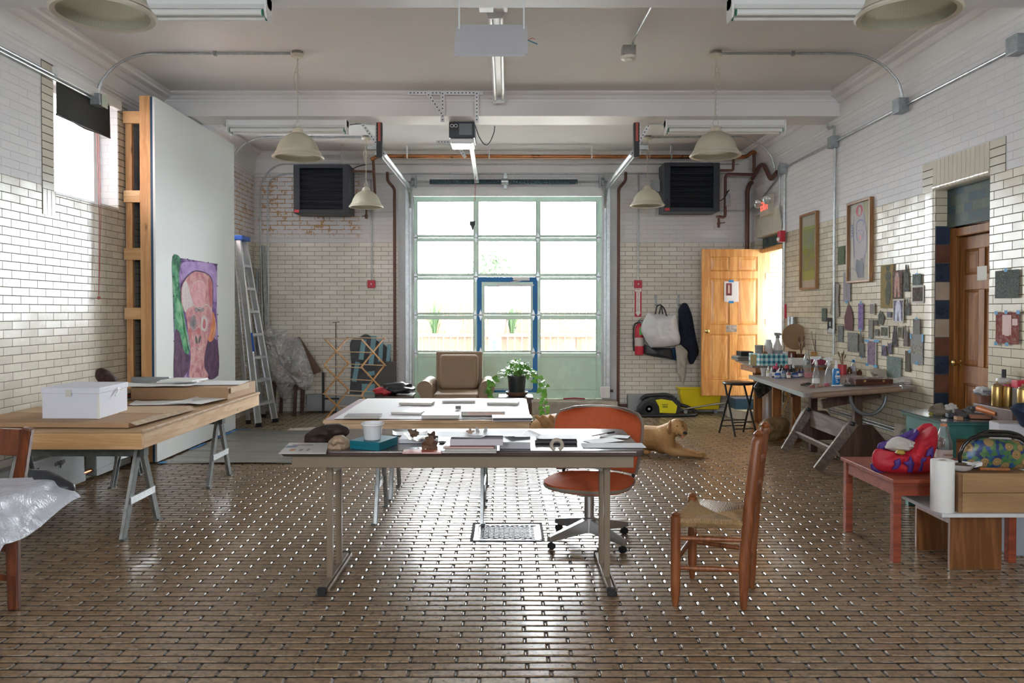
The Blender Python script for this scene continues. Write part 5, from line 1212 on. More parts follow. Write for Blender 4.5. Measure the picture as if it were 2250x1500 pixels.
# exit sign
pe = onx(1682, 452, XR-.06); t = thing('exit_sign', 'glowing red EXIT sign with two emergency lamp heads on the right wall', 'exit sign', (XR, pe.y, pe.z))
obj('casing', G().box(-.075, -.18, -.13, -.001, .18, .13), m_cream, t, bev=.006)
mex = M('exit_red_glow', (.6, .02, .02), .4, emit=(1., .045, .03), es=3.2)
text('lettering', 'EXIT', .165, mex, t, Matrix.Translation((-.0765, .158, -.055)) @ LEFTW, sx=.95)
for s in (-1, 1):
    hd = obj('lamp_head', G().lathe([(.02, .0), (.045, .03), (.058, .06), (.0, .064)], n=20, mtx=Matrix.Translation((-.08, s*.19, .06)) @ Matrix.Rotation(PI*.62 if s > 0 else PI*.62, 4, 'X') @ Matrix.Rotation(-.7, 4, 'Y')), m_cream, t)
    obj('lens', G().lathe([(.054, .0615), (.03, .072), (0, .075)], n=20, mtx=Matrix.Translation((-.08, s*.19, .06)) @ Matrix.Rotation(PI*.62, 4, 'X') @ Matrix.Rotation(-.7, 4, 'Y')), M('lamp_lens', (.6, .65, .66), .1, .6), hd)
# alarm horn strobe
pa = onx(1710, 522, XR-.04); t = thing('fire_alarm', 'red alarm horn with strobe on the right wall at the bright doorway', 'fire alarm', (XR, 9.98, pa.z))
obj('box_body', G().box(-.09, -.055, -.07, -.026, .055, .07), m_sred, t, bev=.006); obj('strobe', G().lathe([(.028, 0), (.02, .02), (0, .028)], n=14, mtx=Matrix.Translation((-.091, 0, -.035)) @ Matrix.Rotation(-PI/2, 4, 'Y')), m_swhite, t)
# hooks on back wall
for px, lab in ((1442, 'left'), (1492, 'right')):
    p = at(px, 660, YB-.03); t = obj('coat_hook', G().box(p.x-.014, YB-.012, p.z-.08, p.x+.014, YB-.001, p.z+.08).tube([(p.x, YB-.012, p.z-.06), (p.x, YB-.09, p.z-.09), (p.x, YB-.10, p.z-.05)], .008, 8), m_galvd); tag(t, '%s grey iron coat hook on the back wall' % lab, 'hook')
# baseboard convectors
m_conv = M('convector_grey', (.36, .38, .39), .5, .2, var=.12, vs=5)
def convector(x0, x1, y0, y1, h, label, face, knobs=()):
    t = thing('baseboard_heater', label, 'radiator'); g = G().box(x0, y0, .03, x1, y1, h); b = obj('cover', g, m_conv, t, bev=.012)
    if face == 'y':
        obj('cover_lip', G().box(x0, y0-.006, .03, x1, y0, .09), m_conv, t)
        for s0 in knobs: obj('vent_slot', G().box(s0, y0-.003, h-.07, s0+.22, y0+.001, h-.045), m_blk, b)
    else:
        obj('cover_lip', G().box(x1, y0, .03, x1+.006, y1, .085), m_conv, t)
        for s0 in knobs:
            sl_ = obj('vent_slot', G().box(x1-.001, s0-.07, h-.085, x1+.003, s0+.07, h-.055), m_blk, b)
            obj('damper_lever', G().beam((x1+.008, s0-.03, h-.06), (x1+.008, s0+.03, h-.085), .006, .015).beam((x1+.008, s0, h-.05), (x1+.008, s0-.005, h-.11), .006, .012), m_blk, sl_)
    return t
convector(-2.85, -1.72, 11.28, 11.435, .26, 'grey baseboard heater on the back wall behind the drying rack', 'y', (-2.6, -2.1))
convector(1.72, 2.95, 11.32, 11.435, .26, 'pale baseboard heater on the back wall behind the vacuum cleaner', 'y', (1.9, 2.2))
convector(XL+.005, XL+.10, 3.2, 6.62, .32, 'nearer grey baseboard heater along the left wall', 'x', (5.9, 6.25))
convector(XL+.005, XL+.10, 6.80, 7.42, .32, 'farther grey baseboard heater along the left wall', 'x', (7.0,))
tag(obj('heater_pipe', G().tube([(XL+.06, 6.60, .27), (XL+.06, 6.82, .27)], .018, 8).tube([(XL+.06, 6.60, .08), (XL+.06, 6.82, .08)], .018, 8), m_cop), 'copper pipes joining the two baseboard heaters on the left wall', 'pipe')
# ================================================================== soft and small things
def pillow(name, px, D, T, mat, parent=None, jit=.15, seed=0, back=1., rings=9, seg=48, front=1., sub=1, freq=9., tilt=0.):
    """soft body: outline given as photo pixels at depth D, inflated to thickness T towards the camera (front) and away (back)"""
    P = [at(x, y, D) for x, y in px]; c = sum(P, Vector())/len(P); L = [0]
    n = len(P)
    for i in range(n): L.append(L[-1]+(P[(i+1) % n]-P[i]).length)
    out = []
    for k in range(seg):
        d = L[-1]*k/seg; i = max(j for j in range(n) if L[j] <= d+1e-9); f = (d-L[i])/max(1e-9, L[i+1]-L[i]); out.append(P[i].lerp(P[(i+1) % n], f))
    g = G(); vs = []
    for side in (-1, 1):
        for r in range(rings+1):
            f = math.sin(PI/2*r/rings); th = T*math.sqrt(max(0, 1-f*f))*(front if side < 0 else back)
            for p in out:
                q = c.lerp(p, f); w = mnoise.noise(Vector((q.x*freq, q.z*freq, seed+side*3)))+.5*mnoise.noise(Vector((q.x*freq*2.3, q.z*freq*2.3, seed+9)))
                dd = th*(1+jit*w*2)+jit*T*.5*w*(1-f)
                vs.append(Vector((q.x, q.y+side*dd+tilt*(q.z-c.z), q.z)))
    fs = []; M_ = (rings+1)*seg
    for s in (0, 1):
        for r in range(rings):
            for k in range(seg): fs.append((s*M_+r*seg+k, s*M_+r*seg+(k+1) % seg, s*M_+(r+1)*seg+(k+1) % seg, s*M_+(r+1)*seg+k))
    g.add(vs, fs, True); return obj(name, g, mat, parent, sub=sub)
def remesh(o, vox=.01, sm=6):
    r = o.modifiers.new('remesh', 'REMESH'); r.mode = 'VOXEL'; r.voxel_size = vox; r.use_smooth_shade = True
    s = o.modifiers.new('smooth', 'SMOOTH'); s.factor = .6; s.iterations = sm; return o
def slabbox(name, px, py, z, w, d, h, rz, mat, parent=None, bev=.0015, off=(0, 0)):
    """box standing on plane z, its near bottom edge centre at the pixel"""
    p = fl(px, py, z); c, s = math.cos(rz), math.sin(rz); cx, cy = p.x-s*d/2+off[0], p.y+c*d/2+off[1]
    return obj(name, G().box(-w/2, -d/2, 0, w/2, d/2, h), mat, parent, loc=(cx, cy, z+.0006), rot=(0, 0, rz), bev=bev)
_bn = 0
def book(px, py, z, w, d, h, rz, cover, label, pages=None, group=None, hard=True, cat='book'):
    p = fl(px, py, z); c, s = math.cos(rz), math.sin(rz); t = thing('book', label, cat, (p.x-s*d/2, p.y+c*d/2, z+.0006), rz, group); k = .002 if h < .02 else .003
    obj('cover', G().box(-w/2, -d/2, 0, w/2, d/2, k).box(-w/2, -d/2, h-k, w/2, d/2, h).box(-w/2, -d/2, k, -w/2+k, d/2, h-k), cover, t, bev=.0006)
    obj('pages', G().box(-w/2+k, -d/2+.003, k, w/2-.003, d/2-.003, h-k), pages or m_pages, t); return t
m_pages = M('page_edges', (.55, .52, .47), .8, var=.08, vs=60); m_gcov = M('cover_grey', (.40, .40, .43), .35); m_wcov = M('cover_white', (.78, .78, .80), .3)
# ---------------------------------------------------------------- dogs
kf = NT('dog_fur'); co = kf.coord(); n1 = kf.noise(co, 5., 3); n2 = kf.noise(kf.coord('Object', (60, 60, 25)), 1.5, 4, .7)
c_ = kf.ramp(n1, [(.3, (.38, .18, .055)), (.7, (.70, .44, .19))]); kf.link(kf.mix(kf.math('MULTIPLY', n2, .5), c_, (.26, .14, .06)), kf.b.inputs['Base Color']); kf.b.inputs['Roughness'].default_value = .6; kf.bump(n2, .5, .006); kf.b.inputs['Specular IOR Level'].default_value = .25
m_fur = kf.m
dog = thing('dog', 'yellow Labrador lying on the brick floor looking at the camera with its mouth open', 'dog', (0, 0, 0))
g = G()
def cap(p, q, r0, r1, n=14):
    p, q = Vector(p), Vector(q); g.tube([p.lerp(q, i/6) for i in range(7)], [r0+(r1-r0)*i/6 for i in range(7)], n); g.ball(p, r0, 12); g.ball(q, r1, 12)
cap((1.10, 8.26, .145), (1.36, 8.15, .145), .135, .130); cap((1.36, 8.15, .145), (1.57, 8.02, .155), .130, .128)
g.ball((1.57, 7.99, .14), (.115, .12, .135), 16); g.ball((1.14, 8.13, .11), (.15, .11, .11), 14); g.ball((1.60, 7.93, .13), (.08, .08, .11), 14)
cap((1.58, 8.01, .20), (1.675, 7.945, .275), .098, .076)
g.ball((1.69, 7.925, .305), (.072, .080, .068), 16); g.ball((1.70, 7.88, .292), (.058, .055, .052), 14)
cap((1.712, 7.86, .272), (1.732, 7.775, .250), .042, .031); g.ball((1.733, 7.78, .243), (.034, .03, .026), 12)
cap((1.70, 7.875, .235), (1.722, 7.80, .212), .030, .020)
g.ball((1.655, 7.89, .268), (.035, .045, .04), 12); g.ball((1.742, 7.90, .27), (.03, .04, .038), 12)
cap((1.57, 7.92, .085), (1.64, 7.86, .05), .052, .042); cap((1.64, 7.86, .05), (1.83, 7.80, .038), .040, .030); g.ball((1.87, 7.79, .030), (.048, .034, .028), 14)
cap((1.66, 7.99, .10), (1.74, 7.93, .055), .048, .038); cap((1.74, 7.93, .05), (1.88, 7.85, .036), .037, .029); g.ball((1.915, 7.835, .028), (.046, .033, .026), 14)
for px_, py_ in ((1.905, 7.775), (1.912, 7.79), (1.905, 7.805), (1.948, 7.82), (1.955, 7.835), (1.948, 7.85)): g.ball((px_, py_, .022), (.020, .011, .018), 8)
cap((1.18, 8.03, .06), (1.36, 7.98, .035), .05, .032); g.ball((1.40, 7.97, .028), (.045, .03, .026), 12); cap((.98, 8.32, .08), (.86, 8.40, .03), .035, .02); cap((.86, 8.40, .03), (.72, 8.36, .022), .02, .014)
remesh(obj('body', g, m_fur, dog), .0085, 5)
m_ear = M('dog_ear', (.36, .175, .065), .65, var=.2, vs=20); m_nose = M('dog_nose', (.02, .014, .013), .3)
for s, pts in ((-1, [(1.638, 7.94, .338), (1.616, 7.905, .312), (1.604, 7.885, .272), (1.614, 7.88, .232)]), (1, [(1.748, 7.935, .336), (1.766, 7.91, .310), (1.774, 7.895, .272), (1.765, 7.89, .238)])):
    ge = G()
    for q, r in zip(pts, (.016, .026, .028, .015)): ge.ball(q, (r*.75, r, r*1.05), 10)
    for a_, b_ in zip(pts[:-1], pts[1:]):
        for i in range(1, 4): q = Vector(a_).lerp(Vector(b_), i/4); ge.ball(q, (.016, .025, .026), 10)
    remesh(obj('ear', ge, m_ear, dog), .005, 4)
for x, z in ((1.683, .306), (1.728, .307)): obj('eye', G().ball((x, 7.838 if x < 1.7 else 7.842, z), (.011, .006, .010), 10), m_nose, dog)
obj('nose', G().ball((1.737, 7.744, .256), (.023, .015, .017), 12), m_nose, dog)
obj('mouth', G().tube([(1.685, 7.83, .232), (1.70, 7.795, .222), (1.728, 7.775, .219), (1.748, 7.80, .224)], .006, 6), m_nose, dog)
obj('tongue', G().ball((1.722, 7.772, .212), (.014, .022, .006), 10), M('tongue_pink', (.55, .22, .22), .4), dog)
dog2 = thing('dog', 'tan dog curled up on the floor behind the orange chair, only its wrinkled back showing', 'dog', (0, 0, 0)); g = G()
g.ball((.60, 8.62, .17), (.36, .22, .165), 20); g.ball((.76, 8.62, .21), (.20, .20, .175), 16); g.ball((.42, 8.58, .14), (.20, .19, .15), 16)
for i, (x, t) in enumerate([(.40, .02), (.47, .03), (.55, .02), (.64, .025), (.72, .02)]):
    g.tube([(x-.10+.22*k/8*1.0, 8.46-.05*math.sin(PI*k/8)+.02, .33-.27*(k/8)**1.3) for k in range(9)], .022, 8)
cap((.9, 8.6, .14), (.98, 8.45, .08), .09, .07); cap((.35, 8.45, .05), (.60, 8.38, .035), .045, .03)
remesh(obj('body', g, m_fur, dog2), .011, 4)
# ---------------------------------------------------------------- things on the folding table (top at TT)
Z = TT+.0008
m_news = M('newsprint', (.52, .51, .49), .8, var=.06, vs=40)
t = thing('newspaper', 'folded newspaper with small colour photos at the left end of the folding table', 'newspaper', (0, 0, 0)); 
a, b, c_, d_ = fl(612, 997, Z), fl(716, 997, Z), fl(722, 974, Z), fl(636, 974, Z)
obj('page', G().prism([(a.x, a.y), (b.x, b.y), (c_.x, c_.y), (d_.x, d_.y)], Z, Z+.004, 'z'), m_news, t)
def patch(p0, p1, z, mat, nm='printed_photo', par=None):
    a, b = fl(*p0, z), fl(*p1, z); return G().box(min(a.x, b.x), min(a.y, b.y), z, max(a.x, b.x), max(a.y, b.y), z+.0006)
for (p0, p1, c) in [((626, 983), (656, 979), (.20, .22, .30)), ((634, 990), (652, 986), (.45, .22, .10)), ((655, 990), (668, 986), (.25, .2, .2)), ((672, 990), (682, 986), (.2, .22, .25)), ((642, 978), (690, 977), (.1, .1, .1))]:
    obj('printed_photo', patch(p0, p1, Z+.0042, None), M('news_photo_%d' % int(c[0]*100+c[2]*10), c, .7, var=.3, vs=60), t)
t = thing('magazine', 'glossy magazine with a clear cover hanging over the rear left corner of the folding table', 'magazine', (0, 0, 0))
obj('cover', paper_sheet((fl(706, 940, Z).x, 4.72, 0), .36, .10, .05, Z, .012, 5), M('magazine_cover', (.42, .36, .30), .3, var=.35, vs=25), t)
m_dkbr = M('dark_brown_fabric', (.035, .018, .012), .7, var=.4, vs=16, bump=.5, bs=30)
tag(pillow('dark_fabric', [(668, 972), (669, 955), (690, 940), (715, 932), (745, 930), (765, 938), (770, 950), (750, 968), (715, 974)], 4.31, .06, m_dkbr, jit=.3, seed=2, freq=14), 'dark brown crumpled fabric lying at the left of the folding table', 'fabric')
tag(pillow('crumpled_paper_bag', [(719, 985), (722, 968), (735, 957), (752, 955), (766, 965), (770, 980), (760, 990), (738, 993)], 4.09, .05, M('kraft_crumpled', (.36, .25, .17), .7, var=.35, vs=22, bump=.7, bs=25), jit=.35, seed=8, freq=26), 'crumpled brown paper bag beside the teal box', 'paper bag')
m_teal = M('teal_card', (.0, .13, .18), .45)
t = thing('box', 'flat teal cardboard box carrying a white tub on the folding table', 'box', (0, 0, 0)); a, b, c_ = fl(769, 985, Z), fl(833, 991, Z), fl(874, 976, Z); d_ = a+c_-b
obj('box_body', G().prism([(q.x, q.y) for q in (a, b, c_, d_)], Z, Z+.022, 'z'), m_teal, t, bev=.001); e_ = 1.012; cc = (a+c_)/2
obj('lid', G().prism([(cc.x+(q.x-cc.x)*e_, cc.y+(q.y-cc.y)*e_) for q in (a, b, c_, d_)], Z+.0225, Z+.042, 'z'), m_teal, t, bev=.001)
p = fl(817, 966, Z+.043); t = thing('plastic_tub', 'translucent white ribbed plastic tub standing on the teal box', 'tub', (p.x, p.y+.02, Z+.043))
obj('tub_body', G().lathe([(.040, 0), (.043, .004), (.051, .072), (.058, .082), (.058, .088), (.055, .088), (.048, .07), (.039, .005)], n=40), M('tub_plastic', (.74, .74, .76), .35, var=.1, vs=25), t)
obj('handle', G().tube([(.058*math.cos(a), .058*math.sin(a), .080-.004*abs(math.sin(a))) for a in [2*PI*i/24 for i in range(24)]], .0022, 5, closed=True), m_swhite, t)
t = slabbox('box', 917, 974, Z, .20, .14, .022, 0, M('box_pale_grey', (.55, .56, .60), .5)); tag(t, 'low pale grey box under the curled rawhide strip', 'box')
rw = M('rawhide', (.48, .38, .27), .5, var=.3, vs=20)
p = fl(915, 968, Z+.024)
tag(obj('rawhide_strip', G().sheet(lambda u, v: Vector((p.x+(u-.5)*.135, p.y+.02+(v-.5)*.05, Z+.026+.035*abs(2*u-1)**2.2+.004*math.sin(u*20))), 24, 6, .002), rw), 'curled cream rawhide strip lying on the pale grey box', 'rawhide')
m_drift = M('driftwood', (.12, .075, .05), .8, var=.4, vs=20, bump=.6, bs=40)
def lump(name, px, py, z, r, mat, label, cat, seed=1, jit=.45, n=14):
    p = fl(px, py, z); return tag(obj(name, G().ball((0, 0, 0), r, n, jit=jit, seed=seed), mat, loc=(p.x, p.y, z+r[2]*.8), bev=0), label, cat)
lump('dried_fungus', 908, 957, Z+.055, (.022, .015, .018), m_drift, 'small dark dried fungus standing behind the rawhide strip', 'wood', 3, .6)
lump('dried_wood', 950, 965, Z+.02, (.024, .02, .018), m_drift, 'dark twisted scrap of wood to the right of the rawhide strip', 'wood', 5, .6)
lump('bark_piece', 945, 988, Z, (.035, .028, .034), M('bark_brown', (.16, .085, .05), .8, var=.35, vs=18, bump=.6), 'brown knotted piece of bark at the front of the folding table', 'bark', 9, .5)
t = book(927, 997, Z, .195, .085, .008, 0, M('notebook_red', (.45, .12, .08), .5), 'thin open notebook with red edge near the front of the folding table', m_wcov)
lump('shell_fragment', 971, 973, Z, (.022, .014, .006), M('shell_pale', (.55, .55, .56), .5, var=.3, vs=30), 'small pale shell fragment on the folding table', 'shell', 4, .5)
# stack of books
t = book(1030, 996, Z, .275, .21, .012, .0, M('cover_taupe', (.25, .235, .24), .5), 'taupe book at the bottom of the stack in the middle of the folding table', group=None); 
book(1036, 991, Z+.0135, .255, .20, .010, .02, m_gcov, 'second book from the bottom of the middle stack')
book(1030, 986, Z+.025, .25, .19, .010, -.02, M('cover_salmon', (.42, .16, .13), .45), 'thin salmon pink book near the top of the middle stack')
t = slabbox('box', 1047, 979, Z+.037, .262, .17, .032, 0, M('box_lilac', (.48, .45, .49), .5)); tag(t, 'shallow lilac grey box on top of the middle stack', 'box')
t = slabbox('box', 1131, 986, Z, .158, .20, .034, -.04, M('box_midgrey', (.40, .40, .43), .5)); tag(t, 'mid grey box right of the middle book stack', 'box')
for i, (px, py, w, d, rz, z, s_, lab) in enumerate([(1010, 958, .24, .22, .1, .072, 1, 'white paper lying on the lilac box at the centre of the table'), (1090, 955, .30, .20, -.1, .075, 2, 'torn white paper over the middle book stack'), (1145, 957, .16, .2, .3, .040, 3, 'white paper on the mid grey box'), (900, 955, .2, .12, .15, .001, 4, 'white paper behind the curled rawhide strip')]):
    q = fl(px, py, Z+z); tag(obj('paper', paper_sheet((q.x, q.y+.03, 0), w, d, rz, Z+z, .012, s_, curl=.008), m_paper), lab, 'paper')
t = thing('dried_starfish', 'small pale brown dried star shaped piece on the papers', 'starfish', tuple(fl(1033, 955, Z+.076))); g = G()
for i in range(5): a = 2*PI*i/5+.3; g.tube([(0, 0, .012), (.018*math.cos(a), .006*math.sin(a), .014+.016*math.sin(a)), (.024*math.cos(a), .008*math.sin(a), .014+.022*math.sin(a))], [.007, .005, .002], 7)
obj('arms', g, M('starfish', (.36, .24, .18), .7, var=.3, vs=30), t)
t = thing('seed_wings', 'pair of grey winged seeds standing on the papers', 'seed', tuple(fl(1058, 952, Z+.076)))
for s in (-1, 1): obj('wing', G().ball((s*.014, 0, .020), (.009, .003, .02), 10, mtx=Matrix.Rotation(s*.35, 4, 'Y')), M('seed_grey', (.33, .32, .32), .6, var=.3, vs=40), t)
t = slabbox('folder', 1222, 975, Z, .225, .15, .018, -.03, m_nyl, bev=.003); tag(t, 'black folder under white papers on the right half of the table', 'folder')
for i, (px, py, w, d, rz, z, lab) in enumerate([(1226, 962, .24, .17, -.05, .020, 'white papers stacked on the black folder'), (1325, 969, .20, .13, .5, .0012, 'white sheet of paper under the pen at the right end'), (1352, 960, .16, .10, -.3, .002, 'white sheet of paper at the rear right corner')]):
    q = fl(px, py, Z+z); tag(obj('paper', paper_sheet((q.x, q.y+.02, 0), w, d, rz, Z+z, .010 if i == 0 else .003, 11+i, curl=.01 if i == 0 else 0), m_paper), lab, 'paper')
g = G(); a, b = fl(1285, 991, Z), fl(1408, 972, Z); W3 = (b.x-a.x)/3
m_tis = M('tissue_paper', (.60, .62, .66), .7, var=.08, vs=20)
tag(obj('tissue_strip', G().box(a.x, 4.075, Z+.0015, b.x, 4.22, Z+.003).box(a.x+W3-.003, 4.076, Z+.003, a.x+W3, 4.219, Z+.0036).box(a.x+2*W3-.003, 4.076, Z+.003, a.x+2*W3, 4.219, Z+.0036), m_tis), 'creased strip of three pale tissue squares at the front right of the table', 'tissue')
p = fl(1224, 992, Z); t = obj('napkin_ring', G().tube([(p.x+.027*math.cos(a), p.y+.02, Z+.030+.026*math.sin(a)) for a in [-1.2+5.6*i/20 for i in range(21)]], [.010]*21, 8), M('bark_pale', (.42, .36, .30), .7, var=.3, vs=30)); tag(t, 'pale curled ring of bark standing on the folding table', 'bark')
p, q = fl(1298, 958, Z+.012), fl(1349, 949, Z+.012); t = thing('pen', 'clear ballpoint pen with black cap on the white sheet', 'pen', (0, 0, 0))
obj('barrel', G().tube([p, p.lerp(q, .08), p.lerp(q, .7)], [.001, .004, .0045], 8), M('pen_barrel', (.40, .34, .36), .3), t); obj('cap', G().tube([p.lerp(q, .68), q], .0055, 8), m_blk, t)
# ---------------------------------------------------------------- things on the square table
Z2 = .7265
for (px, py, w, d, h, rz, mat, lab) in [(795, 920, .235, .16, .016, .03, m_gcov, 'grey covered book at the front left of the white paper'), (892, 910, .215, .13, .014, -.12, m_wcov, 'paperback behind the grey book on the white paper'), (967, 919, .25, .14, .022, .0, m_wcov, 'thick white paperback at the front middle of the white paper'),
        (912, 890, .25, .16, .018, -.10, M('cover_cream', (.52, .46, .38), .45, var=.3, vs=15), 'cream paperback at the rear left of the white paper'), (1008, 884, .26, .13, .016, .0, m_wcov, 'thin white book at the rear middle of the white paper'), (1104, 889, .24, .18, .018, -.10, m_wcov, 'white book with tan pages at the rear right of the white paper')]:
    book(px, py, Z2, w, d, h, rz, mat, lab)
tb = book(1062, 914, Z2, .30, .19, .030, 0, m_blk, 'black book on the square table with pink spine lettering, upside down')
text('lettering', 'PERMANENT|TROUBLE', .031, M('spine_pink', (.80, .42, .34), .6), tb, Matrix.Translation((.140, -.0965, .0255)) @ FRONT @ Matrix.Rotation(PI, 4, 'Z'), sx=.78)
book(1126, 925, Z2, .26, .15, .022, .04, m_wcov, 'open white book with black page edges at the front right of the square table', M('pages_black', (.07, .07, .08), .6))
t = slabbox('eraser', 1007, 899, Z2, .038, .03, .025, .1, M('slate_grey', (.12, .13, .14), .5)); tag(t, 'small dark grey block on the white paper', 'block')
# ---------------------------------------------------------------- things on the long pine table
Z3 = .691
m_card = M('corrugated_card', (.44, .27, .15), .7, var=.10, vs=4); m_cardl = M('card_light', (.56, .40, .25), .7, var=.1, vs=6)
t = thing('cardboard_box', 'large flat cardboard box under the white archive box', 'cardboard box', (0, 0, 0))
obj('box_body', G().prism([(-3.52, 5.12), (-2.42, 5.08), (-2.36, 5.98), (-3.50, 5.95)], Z3+.004, Z3+.036, 'z'), m_card, t, bev=.003)
obj('flap', G().prism([(-3.50, 5.60), (-2.40, 5.56), (-2.37, 5.96), (-3.50, 5.93)], Z3+.0365, Z3+.041, 'z'), m_cardl, t)
obj('tape', G().sheet(lambda u, v: Vector((-2.44+.06*u+.05*v, 5.10+v*.85, Z3+.037-.03*max(0, u-.3)+.004*mnoise.noise(Vector((u*5, v*18, 1))))), 6, 30), M('clear_tape', (.62, .48, .34), .15, var=.2, vs=30, bump=.5, bs=25), t)
tag(obj('drawing_board', G().box(-3.50, 5.98, Z3+.001, -3.05, 6.5, Z3+.010), pine_raw), 'pale thin wooden board lying behind the white archive box', 'board')
p = fl(93, 924, Z3+.037); q = fl(218, 924, Z3+.037)
m_arch = M('archive_white', (.78, .80, .90), .6); zb = Z3+.0375
bx = thing('archive_box', 'white archive box with lid and paper ties on the long pine table', 'box', (0, 0, 0))
D5 = 5.28; A_ = at(93, 922, D5); B_ = at(220, 922, D5); e1_ = (B_-A_).normalized(); 
C_ = at(280, 901, 5.72); zt = zb+.205
pA = Vector((A_.x, D5, 0)); pB = Vector((B_.x, D5-.01, 0)); pC = Vector((C_.x, 5.72, 0)); pD = pA+pC-pB
obj('box_body', G().prism([(v.x, v.y) for v in (pA, pB, pC, pD)], zb, zt-.01, 'z'), m_arch, bx, bev=.002)
cc = (pA+pC)/2
obj('lid', G().prism([(cc.x+(v.x-cc.x)*1.03, cc.y+(v.y-cc.y)*1.03) for v in (pA, pB, pC, pD)], zt-.038, zt, 'z'), m_arch, bx, bev=.004)
pm = pA.lerp(pB, .48); obj('paper_tie', G().box(pm.x-.018, pm.y-.016, zt-.055, pm.x+.018, pm.y-.009, zt-.012), M('tie_ivory', (.66, .64, .60), .6), bx)
pm = pB.lerp(pC, .58); obj('ribbon', G().tube([pm+Vector((.012, 0, zt-.02)), pm+Vector((.018, .0, zt-.045)), pm+Vector((.02, -.05, zt-.075))], .005, 6).tube([pm+Vector((.014, 0, zt-.03)), pm+Vector((.02, .04, zt-.04)), pm+Vector((.02, .06, zt-.034))], .005, 6), M('ribbon_white', (.85, .85, .85), .35), bx)
obj('edge_tape', G().box(pB.x-.012, pB.y-.004, zb, pB.x+.004, pB.y+.001, zt-.04), m_swhite, bx)
# far flat box stack
t = thing('cardboard_box', 'flat brown cardboard box at the far end of the long pine table', 'cardboard box', (0, 0, 0))
obj('box_body', G().prism([(-3.18, 6.72), (-2.36, 6.72), (-2.34, 7.40), (-3.18, 7.40)], Z3+.001, Z3+.105, 'z'), m_card, t, bev=.003)
obj('side_label', G().box(-2.352, 6.76, Z3+.055, -2.345, 7.38, Z3+.10), m_cardl, t)
for i, (cx, cy, w, d, rz, z, amp, lab) in enumerate([(-2.95, 6.80, .62, .36, .2, .112, .025, 'thin white tissue sheet draped over the edge of the far cardboard box'), (-2.55, 7.12, .40, .42, .1, .108, .006, 'printed white sheets on the right of the far cardboard box'),
        (-2.78, 6.42, .45, .30, .25, .008, .012, 'crumpled white drawing sheets in front of the far cardboard box'), (-2.50, 6.50, .30, .42, -.15, .014, .010, 'white sheets along the table edge before the far cardboard box')]):
    tag(obj('paper', paper_sheet((cx, cy, 0), w, d, rz, Z3+z, amp, 20+i, curl=.01 if i != 1 else 0), m_paper), lab, 'paper')
for i, (cx, cy, w, d, h, rz, z, lab) in enumerate([(-2.88, 7.05, .34, .30, .012, .1, .13, 'white foam board on the far cardboard box, lower of two'), (-2.84, 7.0, .30, .28, .012, -.12, .1435, 'white foam board on the far cardboard box, upper of two')]):
    tag(obj('foam_board', G().box(-w/2, -d/2, 0, w/2, d/2, h), m_swhite, loc=(cx, cy, Z3+z), rot=(0, 0, rz), bev=.002), lab, 'board')
for i, (z, c, lab) in enumerate([(.001, (.55, .53, .48), 'bottom'), (.016, (.05, .05, .05), 'second from bottom'), (.030, (.38, .03, .05), 'red'), (.044, (.03, .03, .035), 'fourth'), (.058, (.45, .36, .26), 'tan topmost')]):
    book_ = thing('portfolio', '%s portfolio in the stack left of the far cardboard box' % lab, 'portfolio', (-3.34, 6.75, Z3+z)); obj('cover', G().box(-.15, -.2, 0, .15, .2, .013), M('portfolio_%d' % i, c, .5), book_, bev=.002)
t = obj('red_folder', G().prism([(-3.2, 6.0), (-2.55, 6.02), (-2.5, 6.30), (-3.2, 6.35)], Z3+.0008, Z3+.007, 'z'), M('folder_print', (.30, .12, .09), .5, var=.5, vs=9)); tag(t, 'reddish printed folder lying flat behind the white archive box', 'folder')
t = thing('rock', 'dark brown rough stone like lump at the back of the long pine table', 'rock', (0, 0, 0)); pillow('rock_body', [(211, 812), (222, 807), (240, 815), (257, 832), (254, 843), (238, 852), (226, 849), (214, 832)], 6.35, .07, M('rock_maroon', (.055, .022, .018), .7, var=.5, vs=14, bump=.8, bs=22), t, jit=.3, seed=3, freq=20); obj('rock_base', G().lathe([(.05, 0), (.05, .012), (.02, .02), (.015, .09)], (at(237, 840, 6.35).x, 6.37, Z3+.001), 16).box(at(237, 840, 6.35).x-.05, 6.33, Z3+.072, at(237, 840, 6.35).x+.05, 6.41, Z3+.08), m_blk, t)
t = thing('frame', 'small grey metal frame standing behind the portfolios', 'frame', (-3.25, 7.15, Z3)); obj('frame_body', G().box(-.12, -.02, 0, .22, .02, .16), M('grey_metal', (.35, .38, .40), .4, .5), t, bev=.003)
